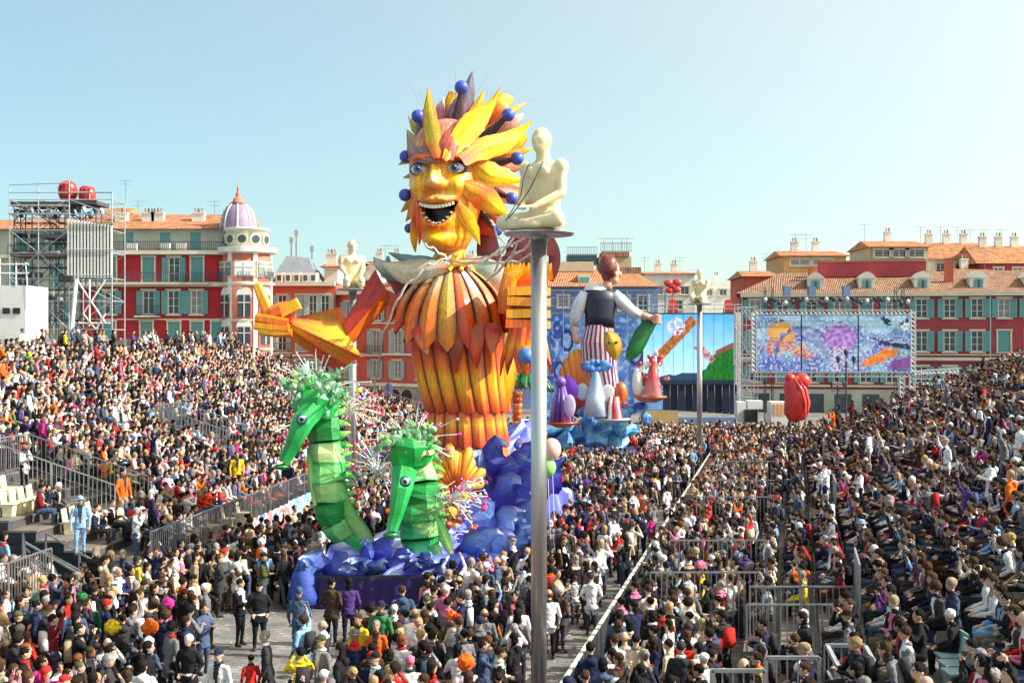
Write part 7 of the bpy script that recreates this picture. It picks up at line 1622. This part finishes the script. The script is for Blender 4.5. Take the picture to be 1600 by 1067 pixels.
gp(418, 984, 'stand_walk', 100, look('charcoal', 'charcoal', 'short', 'grey'), 'man in long dark grey coat walking left on the open paving')
gp(342, 1012, 'stand_down', 160, look('white', 'navy', 'cap', 'black', 'navy'), 'officer in white shirt and navy cap at the bottom edge')
gp(295, 990, 'stand_pockets', 170, look('black', 'black', 'short', 'white'), 'white haired man in black jacket facing the camera at lower left')
gp(392, 1022, 'stand_down', 30, look('red', 'denim blue', 'short', 'black'), 'small boy in red shirt beside the walking man in grey coat', .72)
gp(375, 903, 'stand_fold', 250, look('black', 'black', 'short', 'dark brown'), 'left of two men in black watching at the edge of the left crowd')
gp(405, 908, 'stand_pockets', 200, look('black', 'black', 'cap', 'black', 'black'), 'right of two men in black, wearing a black cap, by the left crowd')
gp(467, 917, 'stand_down', 0, look('denim blue', 'denim blue', 'beanie', 'grey', 'denim blue'), 'person in blue raincoat and blue hat seen from behind before the float')
gp(518, 903, 'stand_pockets', 340, look('brown', 'black', 'short', 'black'), 'man in brown jacket seen from behind before the float')
gp(545, 902, 'stand_down', 10, look('purple', 'black', 'long', 'black'), 'person in purple top with long black hair seen from behind before the float')
gp(215, 868, 'stand_down', 300, look('yellow', 'black', 'short', 'brown'), 'person in yellow raincoat among the lower left crowd')
gp(192, 858, 'stand_down', 160, look('denim blue', 'black', 'short', 'grey'), 'grey haired man in denim blue beside the yellow raincoat')
gp(175, 974, 'stand_lady', 200, look('black', 'black', 'wig', 'black', 'yellow'), 'person in black with a fluffy yellow wig at lower left')
gp(234, 974, 'stand_down', 120, look('purple', 'black', 'wig', 'black', 'orange'), 'person in purple with a fluffy orange wig at lower left')
gp(262, 938, 'stand_down', 120, look('magenta', 'black', 'wig', 'black', 'magenta'), 'person with a fluffy magenta wig in the lower left crowd', .9)
gp(128, 928, 'stand_film', 320, look('navy', 'black', 'wig', 'black', 'green'), 'person with a fluffy green wig filming at lower left', .85)
gp(115, 895, 'stand_down', 200, look('red', 'black', 'beanie', 'black', 'red'), 'child in red jacket and red hat by the access steps', .75)
gp(728, 1028, 'stand_down', 20, look('white', 'black', 'wig', 'black', 'orange'), 'person in white with a fluffy orange wig at the bottom centre')
gp(705, 955, 'stand_down', 10, look('brown', 'black', 'curly', 'red-brown', 'orange'), 'person with big curly orange hair before the float front')
gp(640, 1024, 'stand_down', 10, look('white', 'denim blue', 'beanie', 'grey', 'pink'), 'person in white with a pink knitted hat at the bottom centre')
gp(757, 950, 'stand_down', 0, look('grey', 'black', 'bald', 'red-brown'), 'balding man in grey coat seen from behind before the float')
gp(467, 1035, 'stand_down', 0, look('denim blue', 'black', 'short', 'black'), 'person in denim blue at the bottom edge behind the yellow raincoat') if False else None
gp(1094, 880, 'stand_fold', 60, look('yellow', 'yellow', 'wig', 'black', 'pink'), 'person in yellow jacket with a fluffy pink wig right of the barrier line')
gp(1057, 822, 'stand_film', 60, look('pink', 'navy', 'short', 'fair'), 'person in pink jacket filming over the barrier')
gp(1158, 778, 'stand_film', 80, look('orange', 'black', 'short', 'black'), 'person in orange vest standing beside the tall cross fence')
gp(1108, 790, 'stand_raise', 60, look('red', 'red', 'beanie', 'red-brown', 'red'), 'person in red costume with raised arm right of the barrier line')
gp(1175, 676, 'stand_down', 60, look('orange', 'orange', 'short', 'black'), 'farther person in orange overalls before the right stand')
gp(1163, 700, 'stand_film', 60, look('orange', 'black', 'short', 'brown'), 'nearer person in orange jacket before the right stand')
gp(928, 800, 'stand_down', 200, look('red', 'olive', 'short', 'brown'), 'person in red jacket in the street crowd right of the tall pole')
gp(932, 855, 'stand_lady', 190, look('white', 'black', 'short', 'black'), 'person in white shirt walking in the street right of the tall pole')
gp(905, 862, 'stand_lady', 20, look('brown', 'light blue', 'long', 'red-brown'), 'woman with long red-brown hair and pale trousers right of the tall pole')
gp(858, 920, 'stand_down', 10, look('white', 'black', 'bald', 'red-brown'), 'bald man in white shirt right beside the tall pole')
gp(1010, 870, 'stand_down', 300, look('yellow', 'navy', 'bob', 'fair'), 'person in dull yellow with fair bob just right of the barrier') if False else None
gp(910, 700, 'stand_down', 180, look('orange', 'denim blue', 'short', 'brown'), 'person in orange vest at the foot of the flower float')
sp2(1290, 720, 1, 'stand_lady', 70, look('white', 'navy', 'short', 'dark brown'), 'steward in long white coat standing at the front of the right stand', 1.12)
sp2(1343, 722, 1, 'stand_fold', 90, look('white', 'black', 'short', 'brown'), 'second steward in white behind the long coated one in the right stand')
sp2(1358, 672, 1, 'stand_down', 60, look('white', 'beige', 'short', 'black'), 'slim person in white standing higher up in the right stand')
sp2(1478, 690, 1, 'stand_raise', 100, look('white', 'white', 'cap', 'black', 'beige'), 'white dressed vendor with raised arm amid the right stand')
sp2(1530, 628, 1, 'stand_down', 90, look('white', 'beige', 'short', 'brown'), 'person in white standing near the top right of the right stand')
sp2(1302, 642, 1, 'stand_film', 90, look('orange', 'orange', 'short', 'black'), 'person in orange standing at the far end of the right stand')
sp2(1412, 990, 1, 'sit_lean', 70, look('grey', 'black', 'bob', 'brown'), 'woman in light grey top leaning forward at the bottom right')
sp2(1437, 940, 1, 'sit_film', 90, look('black', 'black', 'short', 'black'), 'man in black shirt above the leaning woman at the bottom right')
sp2(1392, 892, 1, 'sit_fold', 90, look('magenta', 'black', 'short', 'black'), 'person in bright pink sitting behind the near passage of the right stand')
sp2(1352, 806, 1, 'sit_fold', 80, look('denim blue', 'denim blue', 'hat', 'black', 'light blue'), 'person in denim jacket and pale brimmed hat by the near passage railing')
sp2(1492, 896, 1, 'sit_lap', 90, look('denim blue', 'denim blue', 'beanie', 'black', 'beige'), 'person in denim blue with beige knitted hat in the lower right rows')
sp2(1570, 905, 1, 'sit_lap', 80, look('light blue', 'light blue', 'short', 'dark brown'), 'man in light blue jacket near the lower right edge')
sp2(1545, 870, 1, 'sit_film', 100, look('charcoal', 'black', 'short', 'black'), 'person in charcoal filming in the lower right rows')
sp2(1555, 795, 1, 'sit_point', 90, look('denim blue', 'black', 'short', 'black'), 'person in dark denim with outstretched arm near the right edge')
sp2(1338, 980, 1, 'sit_lap', 60, look('red', 'white', 'short', 'dark brown'), 'child in red top near the entrance stair at the bottom right', .8)
sp2(1470, 900, 1, 'sit_lady', 90, look('charcoal', 'black', 'curly', 'brown'), 'woman with curly brown hair in charcoal in the lower right rows')
sp2(38, 685, -1, 'stand_fold', 250, look('white', 'black', 'cap', 'black', 'dark red'), 'person in white jacket and dark red cap near the left edge')
sp2(213, 792, -1, 'stand_film', 270, look('white', 'denim blue', 'short', 'grey'), 'person in white shirt at the front corner of the left stand')
sp2(125, 778, -1, 'stand_down', 200, look('light blue', 'light blue', 'hat', 'black', 'light blue'), 'person in pale blue costume with hat standing in the left stand')
sp2(180, 625, -1, 'stand_down', 270, look('white', 'white', 'short', 'white'), 'left white clad person high in the middle of the left stand')
sp2(196, 633, -1, 'stand_fold', 260, look('white', 'white', 'short', 'grey'), 'right white clad person high in the middle of the left stand')
sp2(265, 600, -1, 'stand_down', 270, look('white', 'black', 'short', 'black'), 'person in white standing below the back rows of the left stand')
sp2(122, 500, -1, 'stand_down', 270, look('denim blue', 'denim blue', 'short', 'black'), 'person in blue standing at the very top of the left stand')
sp2(6, 560, -1, 'stand_down', 270, look('orange', 'orange', 'short', 'black'), 'person in orange standing at the far left edge of the left stand')
sp2(370, 705, -1, 'stand_down', 200, look('yellow', 'orange', 'short', 'black'), 'person in yellow jacket standing low in the left stand')
sp2(192, 735, -1, 'stand_down', 240, look('orange', 'orange', 'short', 'black'), 'person in orange overalls by the lower passage of the left stand')
# ------------------------------------------------------------------ spectators
SITP = ['sit_lap', 'sit_clap', 'sit_film', 'sit_fold', 'sit_lean', 'sit_point', 'sit_lady']; SITW = [6, 3, 3, 4, 2, 1, 5]
STP = ['stand_down', 'stand_pockets', 'stand_film', 'stand_fold', 'stand_up', 'stand_raise', 'stand_walk', 'stand_lady']; STW = [5, 6, 3, 5, .8, .6, 1, 5]
def seg_d(p, a, b):
    a = Vector((a.x, a.y)); b = Vector((b.x, b.y)); ab = b-a; t = max(0, min(1, (p-a).dot(ab)/max(ab.length_squared, 1e-6))); return (p-(a+ab*t)).length
KEEP = [Vector((f['pos'].x, f['pos'].y)) for f in FOLK]      # hand placed people
OBST = []                                                    # (x, y, r)
for k in STATPOLES: OBST.append((k[0], k[1], .5))
def in_view(p, m=60):
    px = 800+p.x/p.y*F; py = 529+(HC-p.z)/p.y*F
    return -m < px < 1600+m and py-1.8/p.y*F < 1067+m
def free(x, y, r=.33):
    v = Vector((x, y))
    for q in KEEP:
        if (q-v).length < .62: return False
    for a, b in FENCES:
        if abs(a.y-y) < 4 and seg_d(v, a, b) < r: return False
    for ox, oy, orr in OBST:
        if math.hypot(ox-x, oy-y) < orr: return False
    return True
def stand_fill(key, fx, side, y0, y1, rows, w, where, dens):
    for r in range(rows):
        Y = y0+rnd.uniform(.2, .5)
        while Y < y1-.3:
            Y += rnd.uniform(.46, .58)
            p = stand_pt(fx, side, Y, r*ROW+.42, Z0+RISE*r)
            if not in_view(p): continue
            if any(k == key and r0 <= r <= r1 and a <= Y <= b for k, r0, r1, a, b in NOSEAT): continue
            if rnd.random() > dens or not free(p.x, p.y, .2): continue
            up = rnd.random() < (.05 if side < 0 else .035)
            face = R(-90 if side < 0 else 90)-side*0+rnd.gauss(R(0), .28)+(R(12) if side < 0 else R(-8))
            pose = rnd.choices(STP, STW)[0] if up else rnd.choices(SITP, SITW)[0]
            sc = rnd.uniform(.92, 1.06) if rnd.random() > .1 else rnd.uniform(.72, .85)
            if not up: p = p+Vector((side*.12, 0, -.08))
            FOLK.append(dict(pos=p, face=face, pose=pose, look=rand_look(w, not up), scale=sc, where=where, up=up, row=r))
stand_fill('L', lx, -1, 37.1, 91.8, 20, W_L, 'left stand', .93)
stand_fill('LB', lbx, -1, 23.4, 33.8, 9, W_R, 'near block of the left stand', .9)
stand_fill('R', rx, 1, 11.2, 75.8, 18, W_R, 'right stand', .94)
def poly_in(x, y, poly):
    c = False; n = len(poly)
    for i in range(n):
        x1, y1 = poly[i]; x2, y2 = poly[(i+1) % n]
        if (y1 > y) != (y2 > y) and x < (x2-x1)*(y-y1)/(y2-y1)+x1: c = not c
    return c
CLEAR = [(-9.4, 34.6), (-6.2, 35.7), (-.9, 35.7), (-1.2, 34.2), (-3.1, 31.8), (-3.7, 28.5), (-4.2, 22), (-6.7, 22), (-7.2, 28), (-7.6, 31)]
SIDE = [(bx(24)-1.0, 24), (bx(24)-.4, 24), (bx(58)-.4, 58), (bx(58)-1.1, 58)]
FLOAT1 = [(-6.9, 35.4), (-.6, 35.4), (3.6, 54), (-3.0, 54)]
def street(x0f, x1f, y0, y1, pitch, dens, w, where, face0, fsd=.5, clear=True):
    Y = y0
    while Y < y1:
        X = x0f(Y)+rnd.uniform(0, pitch)
        while X < x1f(Y):
            x, y = X+rnd.uniform(-.16, .16), Y+rnd.uniform(-.18, .18); X += pitch
            p = Vector((x, y, 0))
            if not in_view(p): continue
            if rnd.random() > dens or not free(x, y): continue
            if poly_in(x, y, FLOAT1) or (clear and poly_in(x, y, CLEAR)): continue
            if poly_in(x, y, SIDE) and rnd.random() > .35: continue
            if math.hypot((x-5.2)/5.0, (y-76)/4.5) < 1: continue
            sc = rnd.uniform(.93, 1.08) if rnd.random() > .12 else rnd.uniform(.6, .8)
            f = face0(x, y) if callable(face0) else face0
            FOLK.append(dict(pos=p, face=f+rnd.gauss(0, fsd), pose=rnd.choices(STP, STW)[0], look=rand_look(w, False), scale=sc, where=where, up=True, row=0))
        Y += pitch*.95
def toward(tx, ty): return lambda x, y: math.atan2(-(tx-x), ty-y)
street(lambda Y: bx(Y)+.45, lambda Y: rx(Y)-.3, 15, 76, .60, .93, W_R, 'crowd between the barrier line and the right stand', toward(-3, 44), .55)
street(lambda Y: -1.0+.224*(Y-36)+.4 if Y > 36 else 3.0-(36-Y)*.45-3.6, lambda Y: bx(Y)-.5, 20, 88, .68, .84, W_R, 'crowd in the street right of the float', toward(-1, 60), 1.1)
street(lambda Y: -.122*Y if Y < 29 else -.075*Y, lambda Y: -.6-(36-Y)*.0, 20, 34.6, .66, .93, W_R, 'crowd in front of the float', toward(-3, 40), .6)
street(lambda Y: -14.4, lambda Y: -7.0, 22, 35.6, .62, .93, W_R, 'crowd at the lower left', toward(0, 36), .8)
street(lambda Y: (lx(Y)+(1.9 if 43.5 < Y < 56 else .5)) if Y > 36.6 else -12, lambda Y: -6.6+.16*(Y-36), 35.6, 58, .60, .95, W_R, 'crowd between the left stand and the float', toward(-2, 44), .7)
street(lambda Y: lx(min(Y, 92))+.5, lambda Y: -.8+.224*(Y-36), 55, 96, .75, .88, W_R, 'crowd behind the sun float', R(180), 1.2)
street(lambda Y: 3, lambda Y: 26, 79, 92, .66, .9, W_R, 'crowd behind the flower float', R(180), 1.2)
# people standing along the back rail of the left stand
for k in range(34):
    Y = rnd.uniform(60, 91); p = stand_pt(lx, -1, Y, 16.9-rnd.uniform(0, .6), 6.75)
    if in_view(p, 0) and free(p.x, p.y, .1): FOLK.append(dict(pos=p, face=R(-90)+rnd.gauss(0, .5), pose=rnd.choices(STP, STW)[0], look=rand_look(W_R, False), scale=1, where='back rail of the left stand', up=True, row=0))
# which ones show largest
def size_px(f):
    p = f['pos']; px = 800+p.x/p.y*F; hy = 529+(HC-p.z-1.5*f['scale'])/p.y*F
    vis = 1.0 if (-10 < px < 1610 and hy < 1045) else .2
    return vis*f['scale']/p.y*(1.2 if f['up'] else .8)
hand = [f for f in FOLK if f.get('label')]; rest = [f for f in FOLK if not f.get('label')]
rest.sort(key=size_px, reverse=True)
NIND = 296-len(hand)
ind, mass = rest[:NIND], rest[NIND:]
LABELS = {}
HN = {'short': 'short {} hair', 'bob': '{} bobbed hair', 'long': 'long {} hair', 'curly': 'curly {} hair', 'bun': '{} hair in a bun', 'bald': 'balding {} hair', 'cap': 'peaked cap', 'hat': 'brimmed hat', 'beanie': 'knitted hat', 'wig': 'wig'}
PN = {'film': 'holding a camera up', 'clap': 'hands held before the chest', 'fold': 'arms folded', 'point': 'one arm stretched out', 'lean': 'leaning forward', 'up': 'both arms raised', 'raise': 'one arm raised', 'walk': 'striding', 'pockets': 'hands near the pockets', 'lap': 'hands in the lap', 'lady': 'hands together', 'down': 'arms hanging'}
def third(p):
    px = 800+p.x/p.y*F; py = 529+(HC-p.z-1.3)/p.y*F
    return px, py
def auto_label(f):
    L = f['look']; k = f['pose'].split('_')[1]
    hn = HN[L['hair']].format(L['hairc'])
    base = f"{'child' if f['scale'] < .86 else 'person'} in {L['top']}, {hn}, {PN[k]}"
    w = {'right stand': 'seated in the right stand', 'near block of the left stand': 'in the near left stand block', 'left stand': 'in the long left stand'}.get(f['where'], 'in the '+f['where'])
    cands = [f"{base}, {w}"]
    px, py = third(f['pos']); nb = min((g for g in ind+hand if g is not f), key=lambda g: (third(g['pos'])[0]-px)**2+(third(g['pos'])[1]-py)**2)
    nt = nb['look']['top']; cands.append(f"{base}, next to one in {nt}, {w}")
    cands.append(f"{base}, next to {nt} with {nb['look']['hairc']} hair, {w}")
    cands.append(f"{base} at about {'left' if px < 533 else 'right' if px > 1066 else 'middle'} {'upper' if py < 700 else 'lower' if py > 900 else 'mid'} part")
    for c in cands:
        ws = c.split()
        if c not in LABELS and len(ws) <= 16: LABELS[c] = 1; return c
    for c in cands+[base]:
        ws = c.replace('holding a camera up', 'filming').replace('hands held before the chest', 'clapping').split(' ')
        c2 = ' '.join(ws[:16])
        if c2 not in LABELS: LABELS[c2] = 1; return c2
    return cands[-1]
GRP = {}
for f in hand: make_person(f['pos'], f['face'], f['pose'], f['look'], f['scale'], f['label'], f.get('group', 'spectators and carnival staff'))
for f in ind: make_person(f['pos'], f['face'], f['pose'], f['look'], f['scale'], auto_label(f), 'spectators and carnival staff')
print('FOLK', len(FOLK), 'mass', len(mass))
# the rest of the crowd: one object, instanced on points
VAR = []; vcol = bpy.data.collections.new('crowd_variants')
for pk in SITP+STP:
    hs = ['short', 'bob', 'long', 'cap' if pk in ('sit_fold', 'stand_fold', 'stand_pockets') else 'hat' if 'lap' in pk else 'curly', 'bald' if 'clap' in pk else 'beanie' if 'down' in pk else 'bun']
    for hk in hs:
        a, b = BM_[pk], HM[pk, hk]
        me = a.copy(); bm = bmesh.new(); bm.from_mesh(a); n0 = len(bm.faces); bm.from_mesh(b); bm.faces.ensure_lookup_table()
        for q in bm.faces[n0:]: q.material_index = 4
        bm.to_mesh(me); bm.free()
        o = bpy.data.objects.new('variant_%02d' % len(VAR), me); vcol.objects.link(o); VAR.append((pk, hk))
VI = {v: i for i, v in enumerate(VAR)}
byp = {}
for i, (pk, hk) in enumerate(VAR): byp.setdefault(pk, []).append(i)
me = bpy.data.meshes.new('spectator_crowd'); nn = len(mass)
me.from_pydata([tuple(f['pos']) for f in mass], [], [])
def fattr(name, typ, data, key):
    a = me.attributes.new(name, typ, 'POINT'); a.data.foreach_set(key, np.array(data, dtype=np.float32 if typ != 'INT' else np.int32).ravel())
fattr('rotz', 'FLOAT', [f['face'] for f in mass], 'value'); fattr('scl', 'FLOAT', [f['scale'] for f in mass], 'value')
fattr('vid', 'INT', [VI.get((f['pose'], f['look']['hair']), None) if (f['pose'], f['look']['hair']) in VI else rnd.choice(byp[f['pose']]) for f in mass], 'value')
for k in ('top_col', 'leg_col', 'hair_col', 'skin_col', 'in_col'):
    fattr(k, 'FLOAT_COLOR', [(*f['look'][k], 1) for f in mass], 'color')
crowd = bpy.data.objects.new('spectator_crowd', me); COL.objects.link(crowd)
tag(crowd, 'the mass of distant spectators filling both stands and the street', None, kind='stuff')
gt = bpy.data.node_groups.new('crowd_nodes', 'GeometryNodeTree')
gt.interface.new_socket('Geometry', in_out='INPUT', socket_type='NodeSocketGeometry'); gt.interface.new_socket('Geometry', in_out='OUTPUT', socket_type='NodeSocketGeometry')
gi = gt.nodes.new('NodeGroupInput'); go = gt.nodes.new('NodeGroupOutput')
m2p = gt.nodes.new('GeometryNodeMeshToPoints'); iop = gt.nodes.new('GeometryNodeInstanceOnPoints'); ci = gt.nodes.new('GeometryNodeCollectionInfo')
ci.inputs['Collection'].default_value = vcol; ci.inputs['Separate Children'].default_value = True; ci.inputs['Reset Children'].default_value = True
def na(name, typ):
    a = gt.nodes.new('GeometryNodeInputNamedAttribute'); a.data_type = typ; a.inputs[0].default_value = name; return [s for s in a.outputs if s.enabled and s.name == 'Attribute'][0]
cx = gt.nodes.new('ShaderNodeCombineXYZ'); gt.links.new(na('rotz', 'FLOAT'), cx.inputs[2])
e2r = gt.nodes.new('FunctionNodeEulerToRotation'); gt.links.new(cx.outputs[0], e2r.inputs[0])
gt.links.new(gi.outputs[0], m2p.inputs[0]); gt.links.new(m2p.outputs[0], iop.inputs['Points']); gt.links.new(ci.outputs[0], iop.inputs['Instance'])
iop.inputs['Pick Instance'].default_value = True
gt.links.new(na('vid', 'INT'), iop.inputs['Instance Index']); gt.links.new(e2r.outputs[0], iop.inputs['Rotation']); gt.links.new(na('scl', 'FLOAT'), iop.inputs['Scale'])
gt.links.new(iop.outputs[0], go.inputs[0])
md = crowd.modifiers.new('crowd', 'NODES'); md.node_group = gt
bpy.context.view_layer.update()
